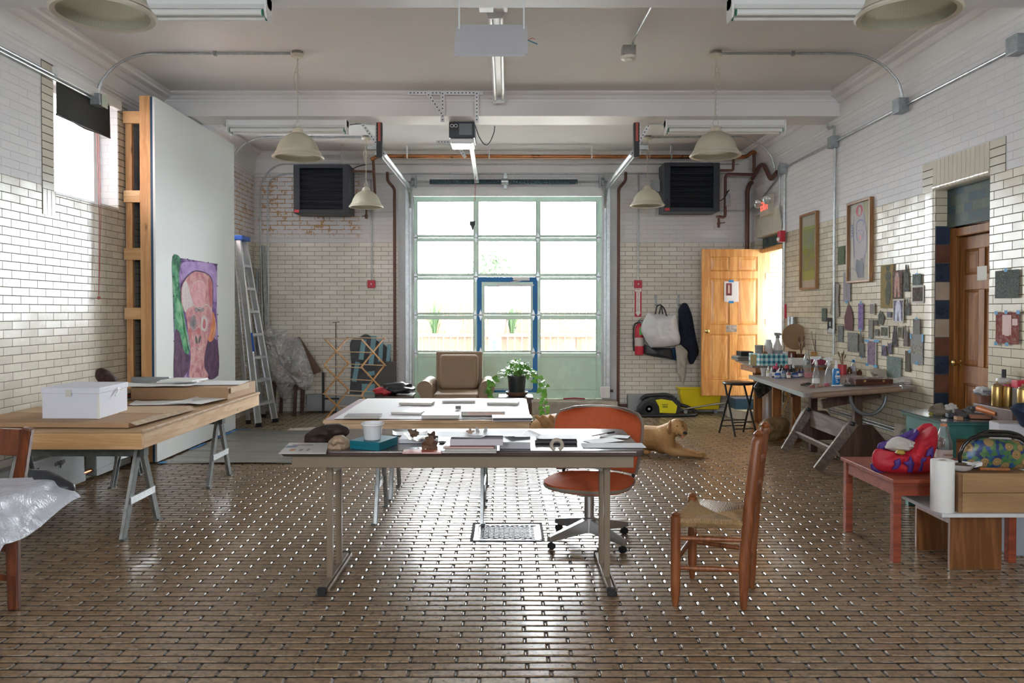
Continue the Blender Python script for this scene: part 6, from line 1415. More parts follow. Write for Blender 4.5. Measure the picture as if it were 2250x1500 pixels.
# ---------------------------------------------------------------- left foreground: chair and plastic-covered table
cw = WOOD('chair_mahogany', (.21, .055, .018), (.10, .025, .010), .3, 'Z', coat=.4)
lc = thing('wooden_chair', 'dark red wooden chair cut by the left edge of the picture', 'chair', (0, 0, 0))
def lchair():
    # rear post near the right: foot (30,1340), seat joint, top (60,938)
    a = fl(32, 1338); b = at(28, 1170, 3.86); c = at(42, 1060, 3.84); d = at(62, 940, 3.80)
    obj('back_post', G().beam((a.x, a.y, 0), (b.x, b.y, b.z), .034, .05, up=(1, 0, 0), h2=.06).beam(b, c, .034, .06, up=(1, 0, 0), h2=.055).beam(c, d, .034, .055, up=(1, 0, 0), h2=.045), cw, lc, bev=.005)
    off = Vector((-.44, .12, 0))
    obj('back_post', G().beam(Vector((a.x, a.y, 0))+off, b+off, .034, .05, up=(1, 0, 0)).beam(b+off, d+off, .034, .055, up=(1, 0, 0)), cw, lc, bev=.005)
    p = at(48, 972, 3.83); obj('top_rail', G().beam(p, p+off, .022, .13), cw, lc, bev=.005)
    s_ = b+Vector((0, 0, .0)); obj('seat', G().prism([(s_.x+.01, s_.y-.02), (s_.x-.46, s_.y+.12), (s_.x-.58, s_.y-.26), (s_.x-.10, s_.y-.42)], s_.z-.02, s_.z+.012, 'z'), cw, lc, bev=.006)
    obj('seat_rail', G().beam(b+Vector((0, 0, -.06)), b+off+Vector((0, 0, -.06)), .02, .07), cw, lc)
    for q in (Vector((-.12, -.38, 0)), Vector((-.55, -.24, 0))): obj('leg', G().beam((a.x+q.x, a.y+q.y, 0), (b.x+q.x, b.y+q.y, b.z-.02), .034, .034), cw, lc, bev=.004)
    obj('stretcher', G().beam((a.x, a.y, .15), (a.x+off.x, a.y+off.y, .15), .016, .03), cw, lc)
lchair()
pt = thing('plastic_covered_table', 'table at the left edge draped with translucent crumpled plastic sheet', 'table', (0, 0, 0))
TX = -1.93
obj('tabletop', G().box(-3.2, 2.85, .69, TX, 3.36, .712), pine_raw, pt); 
for x in (-3.1, TX-.08):
    if x > -3: continue
    for y in (2.92, 3.30): obj('leg', G().box(x-.02, y-.02, 0, x+.02, y+.02, .69), m_galvd, pt)
kp = NT('cover_plastic'); kp.b.inputs['Base Color'].default_value = (.62, .64, .72, 1); kp.b.inputs['Roughness'].default_value = .18; kp.b.inputs['Alpha'].default_value = .93
nn = kp.noise(kp.coord(), 14., 5, .75, .8); kp.bump(nn, .9, .02)
def drape(u, v):
    x = -3.15+(TX+.26+3.15)*u; y = 2.78+.62*v; e = max(0, x-TX); z = .726; n_ = mnoise.noise(Vector((x*9, y*9, 1)))
    if e > 0: x = TX+e*.42+.02*n_; z = .726-e*(.42+.12*math.sin(v*5))
    e2 = max(0, 2.86-y); z -= e2*1.2
    return Vector((x, y, z+.012*n_*(.4+2*max(0, u-.7))))
obj('plastic_cover', G().sheet(drape, 60, 36, .001), kp.m, pt, sub=1)
tag(pillow('black_garment', [(100, 1032), (130, 1045), (163, 1065), (165, 1085), (150, 1100), (120, 1102), (95, 1098), (85, 1060), (60, 1030)], 3.40, .05, m_nyl, jit=.3, seed=12), 'black garment hanging behind the plastic covered table', 'garment')
# ---------------------------------------------------------------- corner junk on the left
cj = thing('wrapped_chair', 'brown wooden chair wrapped in crumpled clear plastic in the left back corner', 'chair', (0, 0, 0))
br = M('junk_brown', (.10, .05, .03), .6, var=.3, vs=9)
for x, y in ((-3.22, 10.95), (-2.92, 10.92), (-3.2, 11.25), (-2.9, 11.25)): obj('leg', G().beam((x, y, 0), (x+.02, y, .42), .04, .04), br, cj)
obj('seat', G().box(-3.28, 10.9, .40, -2.82, 11.3, .47), br, cj, bev=.01); obj('backrest', G().box(-3.26, 11.2, .47, -2.9, 11.26, .95), WOOD('junk_orange', (.50, .24, .08), (.3, .13, .05), .5, 'X'), cj)
tag(obj('cardboard_sheet', G().prism([(at(620, 745, 11.2).x, at(620, 745, 11.2).z), (at(658, 740, 11.2).x, at(658, 740, 11.2).z), (at(706, 815, 11.2).x, at(706, 815, 11.2).z), (at(690, 822, 11.2).x, at(690, 822, 11.2).z), (at(620, 812, 11.2).x, at(620, 812, 11.2).z)], 11.2, 11.23, 'y'), M('cardboard_dark', (.17, .10, .07), .8, var=.2)), 'dark brown cardboard panel leaning behind the plastic wrap', 'cardboard')
kp = NT('crumpled_clear_plastic'); kp.n.remove(kp.b); tr = kp.new('BsdfTransparent'); gl = kp.new('BsdfGlossy'); gl.inputs['Roughness'].default_value = .12; df = kp.new('BsdfDiffuse'); df.inputs[0].default_value = (.70, .70, .70, 1)
bm_ = kp.new('Bump'); bm_.inputs['Strength'].default_value = 1.; bm_.inputs['Distance'].default_value = .03; nz = kp.noise(kp.coord(), 11., 5, .7, 1.2); kp.link(nz, bm_.inputs['Height']); kp.link(bm_.outputs[0], gl.inputs['Normal']); kp.link(bm_.outputs[0], df.inputs['Normal'])
m1 = kp.new('MixShader'); m1.inputs[0].default_value = .45; kp.link(df.outputs[0], m1.inputs[1]); kp.link(gl.outputs[0], m1.inputs[2]); m2 = kp.new('MixShader'); kp.link(kp.ramp(nz, [(.35, .25), (.65, .75)]), m2.inputs[0]); kp.link(tr.outputs[0], m2.inputs[1]); kp.link(m1.outputs[0], m2.inputs[2]); kp.link(m2.outputs[0], kp.o.inputs[0])
m_clear = kp.m
t = thing('plastic_wrap', 'crumpled translucent plastic sheeting heaped beside the stepladder', 'plastic', (0, 0, 0))
pillow('plastic_body', [(574, 735), (590, 722), (630, 738), (660, 742), (676, 785), (690, 825), (686, 850), (672, 858), (648, 842), (640, 862), (628, 884), (616, 872), (606, 838), (590, 800), (578, 760)], 10.85, .22, m_clear, t, jit=.4, seed=5, freq=7, front=1, back=.4, seg=72)
pillow('plastic_fold', [(574, 728), (592, 718), (612, 730), (634, 722), (626, 752), (596, 762), (580, 752)], 10.72, .10, m_clear, t, jit=.5, seed=15, freq=12)
# pole and post
tag(obj('metal_pole', G().tube([(at(738, 900, 11.2).x, 11.2, 0), (at(738, 708, 11.38).x, 11.38, 1.28)], .006, 6).tube([(at(735, 708, 11.38).x-.03, 11.38, 1.28), (at(746, 706, 11.38).x, 11.38, 1.29)], .005, 6), m_blk), 'thin black metal rod leaning on the back wall behind the drying rack', 'rod')
tag(obj('metal_post', G().box(at(710, 850, 11.24).x-.015, 11.23, 0, at(710, 850, 11.24).x+.015, 11.26, .58), m_bmet), 'short black post standing at the left of the drying rack', 'post')
# blue strips
m_bs = M('blue_grid_strip', (.22, .42, .50), .6, var=.15, vs=50)
t = thing('foam_strip_bundle', 'bundle of pale blue gridded strips on dark backing leaning on the back wall', 'strips', (0, 0, 0))
dk2 = M('dark_backing', (.10, .10, .11), .7, var=.3, vs=15)
pillow('backing', [(767, 880), (772, 800), (768, 755), (775, 740), (790, 742), (800, 732), (812, 735), (822, 745), (838, 752), (850, 760), (858, 780), (862, 840), (868, 880)], 11.38, .02, dk2, t, jit=.1, back=1)
for (x0, y0, x1, y1, w) in [(800, 745, 793, 790, 11), (822, 738, 815, 800, 11), (838, 745, 835, 800, 9), (855, 756, 852, 800, 8), (786, 795, 778, 838, 10), (806, 822, 848, 815, 10), (795, 860, 828, 860, 34)]:
    a, b = at(x0, y0, 11.34), at(x1, y1, 11.34); obj('strip', G().beam(a, b, w/154, .02, up=(0, 1, 0)), m_bs, t, bev=.003)
tag(obj('dark_board', G().box(at(824, 800, 11.3).x, 11.28, .0, at(870, 800, 11.3).x, 11.31, at(840, 794, 11.3).z), M('panel_dark', (.09, .08, .08), .6, var=.15)), 'dark rectangular panel standing on the floor by the left door pipe', 'panel')
# ---------------------------------------------------------------- hooks: bag and clothes
m_tot = M('white_tarp', (.66, .67, .70), .4, var=.06, vs=5, bump=.4, bs=9)
t = thing('tote_bag', 'large white plastic tote bag hanging from the hooks on the back wall', 'bag', (0, 0, 0))
pillow('bag_body', [(1424, 684), (1440, 690), (1475, 692), (1485, 688), (1496, 745), (1494, 757), (1462, 762), (1430, 764), (1420, 750), (1408, 728), (1408, 715)], 11.24, .13, m_tot, t, jit=.16, seed=6, freq=8)
g = G()
for pts in ([(1440, 690), (1443, 672), (1453, 668), (1456, 690)], [(1448, 690), (1453, 670), (1460, 678), (1466, 697)]): g.tube(round_path([at(x, y, 11.2) for x, y in pts], .03), .010, 6)
obj('handle', g, m_blk, t)
tag(pillow('dark_garment', [(1490, 680), (1500, 664), (1510, 665), (1520, 690), (1530, 745), (1536, 775), (1522, 802), (1514, 800), (1512, 780), (1490, 765), (1492, 720)], 11.34, .07, M('navy_fabric', (.012, .017, .035), .85, var=.3, vs=9, bump=.3, bs=20), jit=.25, seed=21, freq=9), 'dark navy garment hanging on the right hook', 'garment')
tag(pillow('cream_garment', [(1483, 760), (1495, 756), (1512, 772), (1508, 800), (1506, 830), (1500, 845), (1495, 825), (1488, 820), (1487, 790)], 11.26, .04, M('cream_cloth', (.52, .48, .42), .85, var=.12, vs=8, bump=.4, bs=18), jit=.3, seed=23, freq=14), 'cream cloth hanging below the navy garment', 'cloth')
tag(pillow('black_bag', [(1415, 755), (1430, 764), (1475, 764), (1482, 790), (1462, 787), (1435, 783), (1414, 778)], 11.33, .06, m_nyl, jit=.15, seed=24), 'black bag hanging under the white tote bag', 'bag')
tag(pillow('blue_cloth', [(1466, 765), (1486, 763), (1486, 792), (1468, 788)], 11.37, .03, M('blue_fabric', (.01, .06, .16), .8, var=.3, vs=10), jit=.2, seed=25), 'blue cloth behind the black bag under the white tote', 'cloth')
# ---------------------------------------------------------------- vacuum, bucket, red bar
m_yel = M('yellow_plastic', (.85, .68, .015), .35); m_yel2 = M('yellow_bright', (.80, .72, .01), .35)
vx = at(1448, 905, 11.1).x; t = thing('vacuum_cleaner', 'yellow and black canister vacuum cleaner on the floor by the back wall', 'vacuum cleaner', (vx, 11.06, 0))
obj('body', G().prism([(-.30, .03), (-.30, .10), (-.22, .20), (-.05, .25), (.18, .25), (.27, .20), (.28, .04), (.2, .015), (-.2, .015)], -.10, .10, 'y'), m_blk, t, bev=.015)
sh_ = obj('side_shell', G().prism([(-.08, .22), (.0, .235), (.15, .21), (.22, .14), (.20, .035), (-.02, .045), (-.03, .13)], -.125, -.101, 'y'), m_yel2, t, bev=.006)
text('lettering', 'MIGHTY', .026, m_blk, sh_, face_front(.01, -.126, .15), sx=.9); text('lettering', 'MITE', .036, m_blk, sh_, face_front(.02, -.126, .115), sx=.9)
for s in (-.115,): obj('wheel', G().lathe([(.0, -.02), (.06, -.02), (.095, -.012), (.10, 0), (.095, .012), (.0, .012)], n=28, mtx=Matrix.Translation((-.17, -.118, .10)) @ Matrix.Rotation(PI/2, 4, 'X')).lathe([(.0, .012), (.02, .012), (.02, .018), (0, .018)], n=14, mtx=Matrix.Translation((-.17, -.118, .10)) @ Matrix.Rotation(PI/2, 4, 'X')), m_rubber, t)
obj('hub_cap', G().lathe([(0, .02), (.018, .02), (.016, .026), (0, .027)], n=14, mtx=Matrix.Translation((-.17, -.118, .10)) @ Matrix.Rotation(PI/2, 4, 'X')), m_galv, t)
obj('handle', G().tube(round_path([(-.26, 0, .21), (-.2, 0, .27), (.1, 0, .285), (.2, 0, .24)], .05), .028, 10), m_blk, t)
obj('hose', G().tube(round_path([(.27, -.02, .15), (.38, -.04, .12), (.50, -.10, .05), (.45, -.20, .025), (.1, -.25, .022), (-.35, -.25, .022), (-.75, -.14, .022)], .12, 8), .024, 10), m_blk, t)
t = thing('mop_bucket', 'yellow wheeled mop bucket partly behind the open pine door', 'bucket', (2.72, 11.27, 0))
obj('tub', G().add([(-.24, -.09, .06), (.26, -.09, .06), (.26, .07, .06), (-.24, .07, .06), (-.30, -.13, .36), (.30, -.13, .36), (.30, .1, .36), (-.30, .1, .36)], [(0, 3, 2, 1), (0, 1, 5, 4), (1, 2, 6, 5), (2, 3, 7, 6), (3, 0, 4, 7)]).box(-.31, -.14, .35, .31, -.12, .375).box(-.31, -.12, .35, -.29, .11, .375), m_yel, t, bev=.012, seg=3)
for sx in (-.2, .22): w__ = obj('caster', G().lathe([(0, -.012), (.028, -.012), (.028, .012), (0, .012)], n=16, mtx=Matrix.Translation((sx, -.06, .028)) @ Matrix.Rotation(PI/2, 4, 'X')), m_galvd, t)
tag(obj('vacuum_wand', G().tube([at(1500, 899, 10.98), at(1560, 889, 10.98), at(1600, 884, 10.9)], [.011, .011, .02], 8), M('wand_metal', (.4, .38, .33), .3, .7)), 'metal vacuum wand resting across the front of the yellow bucket', 'wand')
tag(obj('crate', G().box(3.06, 10.66, .126, 3.42, 10.98, .27), M('blue_crate', (.02, .07, .13), .5), bev=.008), 'dark blue crate on the landing below the open pine door', 'crate')
# pictures on the pine door
yD = 10.998
def onplane(px0, py0, px1, py1, D): a, b = at(px0, py1, D), at(px1, py0, D); return a.x, a.z, b.x, b.z
t = thing('taped_print', 'white sheet with a small portrait print taped to the pine door', 'print', (0, 0, 0)); a = onplane(1591, 618, 1623, 663, yD)
obj('sheet', G().box(a[0], yD-.002, a[1], a[2], yD-.0008, a[3]), m_wcov, t); b = onplane(1595, 622, 1608, 649, yD); obj('picture', G().box(b[0], yD-.0028, b[1], b[2], yD-.0022, b[3]), M('print_redblack', (.20, .04, .05), .5, var=.6, vs=25), t)
b = onplane(1599, 625, 1604, 644, yD); obj('figure', G().ball(((b[0]+b[2])/2, yD-.0025, b[3]-.012), (.009, .001, .012), 10).box(b[0]+.004, yD-.0034, b[1], b[2]-.004, yD-.0029, b[3]-.02), M('print_skin', (.62, .50, .42), .5), t)
for yy in (617, 663): b = onplane(1601, yy-2, 1612, yy+3, yD); obj('tape', G().box(b[0], yD-.0034, b[1], b[2], yD-.0029, b[3]), m_blue, t)
t = thing('taped_print', 'small landscape photo stuck to the middle of the pine door', 'print', (0, 0, 0)); a = onplane(1595, 714, 1619, 729, yD); obj('sheet', G().box(a[0], yD-.002, a[1], a[2], yD-.0008, a[3]), M('print_photo', (.35, .30, .28), .5, var=.7, vs=30), t)
# ================================================================== pictures on the walls
def pict(name, cols, scale=14., seed=0., dist=1.5, stretch=(1, 1, 1)):
    if name in _mats: return _mats[name]
    k = NT(name); co = k.coord('Object', stretch, loc=(seed, seed*1.7, seed*.6)); n = k.math('MULTIPLY_ADD', k.noise(co, scale*2.6, 5, .7), .45, k.math('MULTIPLY', k.noise(co, scale, 3, .65, dist), .55)); dk_ = .5 if name.startswith(('picture', 'wallpic')) else 1.
    st = [(.40+.20*i/(len(cols)-1), tuple(v*dk_ for v in c)) for i, c in enumerate(cols)]
    k.link(k.ramp(n, st), k.b.inputs['Base Color']); k.b.inputs['Roughness'].default_value = .7; k.b.inputs['Specular IOR Level'].default_value = .15; _mats[name] = k.m; return k.m
# ---- painting on the movable wall
XPW = -3.2985
def pz(x, y):      # photo-crop coordinates of the painting -> point on the wall face
    return onx(360+x/5.171, 550+y/5.172, XPW)
pm = [pict('paint_purple', [(.08, .045, .16), (.28, .16, .42), (.48, .34, .62)], 3.5, 1), pict('paint_green', [(.03, .12, .07), (.10, .38, .19), (.28, .55, .32)], 4, 2),
      pict('paint_pink', [(.52, .20, .24), (.68, .32, .34), (.76, .48, .46)], 5, 3), pict('paint_rose', [(.72, .34, .38), (.85, .50, .52)], 6, 4),
      pict('paint_violet', [(.40, .25, .58), (.55, .40, .72)], 4, 5), pict('paint_orange', [(.80, .22, .10), (.88, .42, .20)], 6, 6),
      pict('paint_grey', [(.22, .17, .19), (.45, .38, .40)], 12, 7), pict('paint_line', [(.70, .58, .60), (.80, .72, .72)], 12, 8), M('paint_black', (.03, .01, .015), .5), pict('paint_dark', [(.07, .04, .08), (.18, .09, .18)], 5, 9), pict('paint_red', [(.55, .14, .16), (.62, .24, .24)], 9, 10)]
g = G(); LY = [0]
def lay(pts, mi, smooth_=True):
    LY[0] += 1; P = [pz(x, y) for x, y in pts]; e = .0008+.0003*LY[0]; n = len(P); c = sum(P, Vector())/n
    if smooth_:
        Q = []
        for i in range(n):
            p0, p1, p2, p3 = P[i-1], P[i], P[(i+1) % n], P[(i+2) % n]
            for t in (0, .25, .5, .75): Q.append(.5*((2*p1)+(-p0+p2)*t+(2*p0-5*p1+4*p2-p3)*t*t+(-p0+3*p1-3*p2+p3)*t**3))
        P = Q
    g.add([p+Vector((e, 0, 0)) for p in P], [tuple(range(len(P)))], False, mi)
def line(pts, w, mi):
    LY[0] += 1; e = .0008+.0003*LY[0]; P = [pz(x, y) for x, y in pts]; Q = []
    for i in range(len(P)-1):
        p0, p1, p2, p3 = P[max(0, i-1)], P[i], P[i+1], P[min(len(P)-1, i+2)]
        for t in (0, .25, .5, .75): Q.append(.5*((2*p1)+(-p0+p2)*t+(2*p0-5*p1+4*p2-p3)*t*t+(-p0+3*p1-3*p2+p3)*t**3))
    Q.append(P[-1]); vs = []
    for i, q in enumerate(Q):
        d = (Q[min(i+1, len(Q)-1)]-Q[max(i-1, 0)]); nn = Vector((0, -d.z, d.y)).normalized()*w/2; vs += [q+nn+Vector((e, 0, 0)), q-nn+Vector((e, 0, 0))]
    g.add(vs, [(2*i, 2*i+1, 2*i+3, 2*i+2) for i in range(len(Q)-1)], False, mi)
lay([(97, 72), (350, 112), (605, 155), (600, 600), (615, 1000), (620, 1425), (380, 1480), (122, 1520), (118, 1000), (104, 500)], 0, False)
lay([(97, 75), (190, 95), (170, 300), (195, 520), (230, 760), (262, 1000), (285, 1150), (255, 1190), (205, 1100), (170, 1000), (130, 980), (106, 500)], 1)
lay([(200, 150), (360, 130), (560, 160), (600, 300), (595, 560), (560, 560), (540, 330), (440, 240), (330, 235), (240, 300)], 4)
lay([(130, 900), (180, 950), (230, 1150), (290, 1200), (270, 1370), (125, 1500), (118, 1100)], 9)
lay([(470, 1080), (600, 1020), (618, 1400), (480, 1440)], 9)
lay([(540, 690), (580, 760), (590, 900), (560, 1010), (520, 1040), (500, 1000), (530, 900)], 5)
lay([(330, 245), (400, 240), (480, 265), (540, 330), (552, 450), (548, 700), (545, 800), (520, 930), (490, 1050), (462, 1180), (458, 1330), (500, 1400), (480, 1450), (300, 1450), (285, 1380), (300, 1250), (298, 1100), (275, 930), (245, 720), (200, 600), (195, 430), (240, 330)], 2)
lay([(205, 420), (250, 350), (300, 500), (330, 620), (270, 660), (235, 700), (210, 600)], 7)
lay([(500, 330), (535, 360), (545, 600), (520, 640), (505, 480)], 10)
lay([(320, 380), (385, 345), (450, 370), (475, 430), (455, 600), (405, 650), (345, 600), (310, 480)], 3)
lay([(345, 500), (395, 470), (435, 500), (445, 570), (400, 640), (355, 600)], 3)
lay([(330, 740), (345, 745), (368, 820), (350, 900), (318, 900), (290, 840), (305, 760)], 6); lay([(328, 790), (345, 800), (348, 850), (325, 865), (312, 830)], 8)
lay([(450, 745), (485, 780), (490, 850), (465, 915), (425, 905), (415, 850), (425, 770)], 7); lay([(452, 775), (470, 810), (468, 870), (450, 890), (436, 850)], 10)
lay([(340, 660), (400, 645), (455, 665), (430, 700), (395, 690), (360, 700)], 6)
lay([(275, 890), (310, 900), (300, 1010), (285, 980)], 10); lay([(360, 900), (410, 880), (400, 960), (375, 950)], 10)
lay([(358, 965), (372, 1000), (378, 1055), (362, 1050), (352, 1010)], 8); lay([(412, 965), (415, 1000), (398, 1055), (390, 1040), (396, 1000)], 8)
for pts in ([(190, 600), (190, 430), (240, 320), (330, 240), (400, 238), (480, 262), (540, 330), (552, 450), (548, 700)], ): line(pts, .012, 9)
for pts, w in (([(245, 700), (270, 640), (330, 615), (400, 660), (470, 615), (520, 650), (545, 720)], .010), ([(270, 430), (285, 560), (345, 640)], .007), ([(300, 480), (330, 380), (390, 345), (455, 375), (475, 450)], .007), ([(345, 500), (390, 455), (440, 500)], .007),
              ([(300, 760), (335, 725), (372, 780), (370, 860), (335, 905), (300, 870)], .006), ([(415, 780), (450, 735), (492, 790), (490, 880), (455, 920), (420, 880)], .006), ([(360, 1100), (385, 1120), (410, 1115)], .010), ([(360, 1170), (410, 1160), (415, 1230), (370, 1250)], .006),
              ([(330, 920), (345, 1100), (330, 1300), (340, 1440)], .005), ([(440, 930), (430, 1100), (445, 1300), (420, 1440)], .005), ([(395, 700), (390, 800), (400, 900)], .007)): line(pts, w, 7)
line([(205, 700), (240, 900), (285, 1130)], .020, 1); line([(560, 750), (575, 860), (545, 990)], .012, 7)
pnt = thing('painting', 'unframed painting of a pink bald head on purple and green, pinned to the white wall', 'painting', (0, 0, 0))
obj('canvas', g, pm, pnt, fix=False)
gp_ = G()
for x, y in ((100, 297), (107, 520), (112, 770), (114, 1030), (603, 402), (608, 728), (612, 975), (265, 98), (500, 137), (600, 158)): p_ = pz(x, y); gp_.ball((p_.x+.004, p_.y, p_.z), .006, 6)
obj('push_pin', gp_, m_blk, pnt)['kind'] = 'stuff'
# ---- framed posters
oak = WOOD('frame_oak', (.40, .21, .08), (.28, .13, .045), .4, 'Z')
def poster(p0, p1, label):
    a = onx(*p0, XR); b = onx(*p1, XR); y0, y1 = min(a.y, b.y), max(a.y, b.y); z1, z0 = max(a.z, b.z), min(a.z, b.z)
    t = thing('framed_poster', label, 'picture', (0, 0, 0)); w = .022
    obj('frame', G().box(XR-.04, y0, z0, XR-.002, y0+w, z1).box(XR-.04, y1-w, z0, XR-.002, y1, z1).box(XR-.04, y0+w, z0, XR-.002, y1-w, z0+w).box(XR-.04, y0+w, z1-w, XR-.002, y1-w, z1), oak, t, bev=.002)
    return t, y0+w, y1-w, z0+w, z1-w
def wallpoly(g, y0, y1, z0, z1, pts, x, mi):
    """pts in 0..1, u from far (left in the photo) to near, v down"""
    g.add([(x, y1-(y1-y0)*u, z1-(z1-z0)*v) for u, v in pts], [tuple(range(len(pts)))], False, mi)
RC = [(0, 0), (1, 0), (1, 1), (0, 1)]
t, y0, y1, z0, z1 = poster((1763.5, 474), (1799, 634), 'framed poster of lime green and silver bands, the farther one on the right wall')
g = G(); wallpoly(g, y0, y1, z0, z1, RC, XR-.012, 0); wallpoly(g, y0, y1, z0, z1, [(.06, .15), (.97, .15), (.97, .90), (.06, .90)], XR-.0125, 1); wallpoly(g, y0, y1, z0, z1, [(.06, .19), (.97, .19), (.97, .77), (.06, .77)], XR-.013, 2)
for i in range(9): u = .12+i*.09; wallpoly(g, y0, y1, z0, z1, [(u, .05), (u+.03, .05), (u+.03, .12), (u, .12)], XR-.0125, 3)
obj('print', g, [M('poster_cream', (.46, .43, .33), .5), M('poster_lime', (.30, .34, .03), .5), pict('poster_silver', [(.26, .26, .26), (.25, .28, .10), (.30, .34, .04)], 6, 2, 1.), M('poster_faint', (.50, .50, .42), .5)], t, fix=False)
obj('glazing', G().box(XR-.026, y0, z0, XR-.024, y1, z1), GLASS('poster_glass', (1, 1, 1), .018, .05), t)
t, y0, y1, z0, z1 = poster((1868, 448), (1919, 618), 'framed drawing of a bather with red cap, nearer one on the right wall')
g = G(); wallpoly(g, y0, y1, z0, z1, RC, XR-.012, 0); wallpoly(g, y0, y1, z0, z1, [(.62, .0), (1, .0), (1, .95), (.78, .95), (.8, .5)], XR-.0123, 5)
def ell(cx, cy, rx, ry, n=18, a0=0, a1=2*PI): return [(cx+rx*math.cos(a0+(a1-a0)*i/n), cy+ry*math.sin(a0+(a1-a0)*i/n)) for i in range(n)]
L_ = [0]
def pl2(pts, mi): L_[0] += 1; wallpoly(g, y0, y1, z0, z1, pts, XR-.0125-.0002*L_[0], mi)
pl2([(.32, .12), (.22, .35), (.20, .75), (.30, .85), (.75, .8), (.82, .5), (.70, .15), (.55, .14)], 4)
pl2(ell(.45, .10, .16, .075), 1); pl2(ell(.47, .105, .07, .055), 0)
pl2(ell(.50, .27, .18, .055), 2); pl2(ell(.50, .275, .15, .042), 4); pl2(ell(.50, .38, .17, .11), 4); pl2(ell(.50, .45, .055, .035), 3); pl2(ell(.44, .36, .03, .008), 2); pl2(ell(.58, .36, .03, .008), 2)
for i in range(5): pl2(ell(.12+.02*(i % 2), .27+i*.035, .045, .014), 2)
pl2([(.34, .72), (.48, .745), (.62, .715), (.68, .80), (.66, .97), (.42, .97), (.30, .85)], 6)
for pts in ([(.22, .15), (.20, .45), (.24, .7)], [(.66, .14), (.80, .4), (.80, .62), (.68, .72)], [(.02, .86), (.16, .83), (.32, .88)], [(.68, .86), (.82, .82), (.97, .86)], [(.34, .30), (.34, .42), (.42, .50), (.50, .52), (.62, .48), (.67, .38)]):
    for (a, b), (c, d) in zip(pts[:-1], pts[1:]): pl2([(a-.012, b), (a+.012, b), (c+.012, d), (c-.012, d)], 2)
obj('print', g, [M('poster_cream2', (.46, .42, .34), .5), M('poster_red', (.55, .06, .10), .5), M('poster_blue', (.10, .12, .28), .5), M('poster_lips', (.50, .14, .08), .5), M('poster_lilac', (.40, .34, .36), .5), M('poster_yellow', (.40, .36, .16), .5), M('poster_navy', (.05, .06, .11), .5)], t, fix=False)
obj('glazing', G().box(XR-.026, y0, z0, XR-.024, y1, z1), GLASS('poster_glass', (1, 1, 1), .018, .05), t)
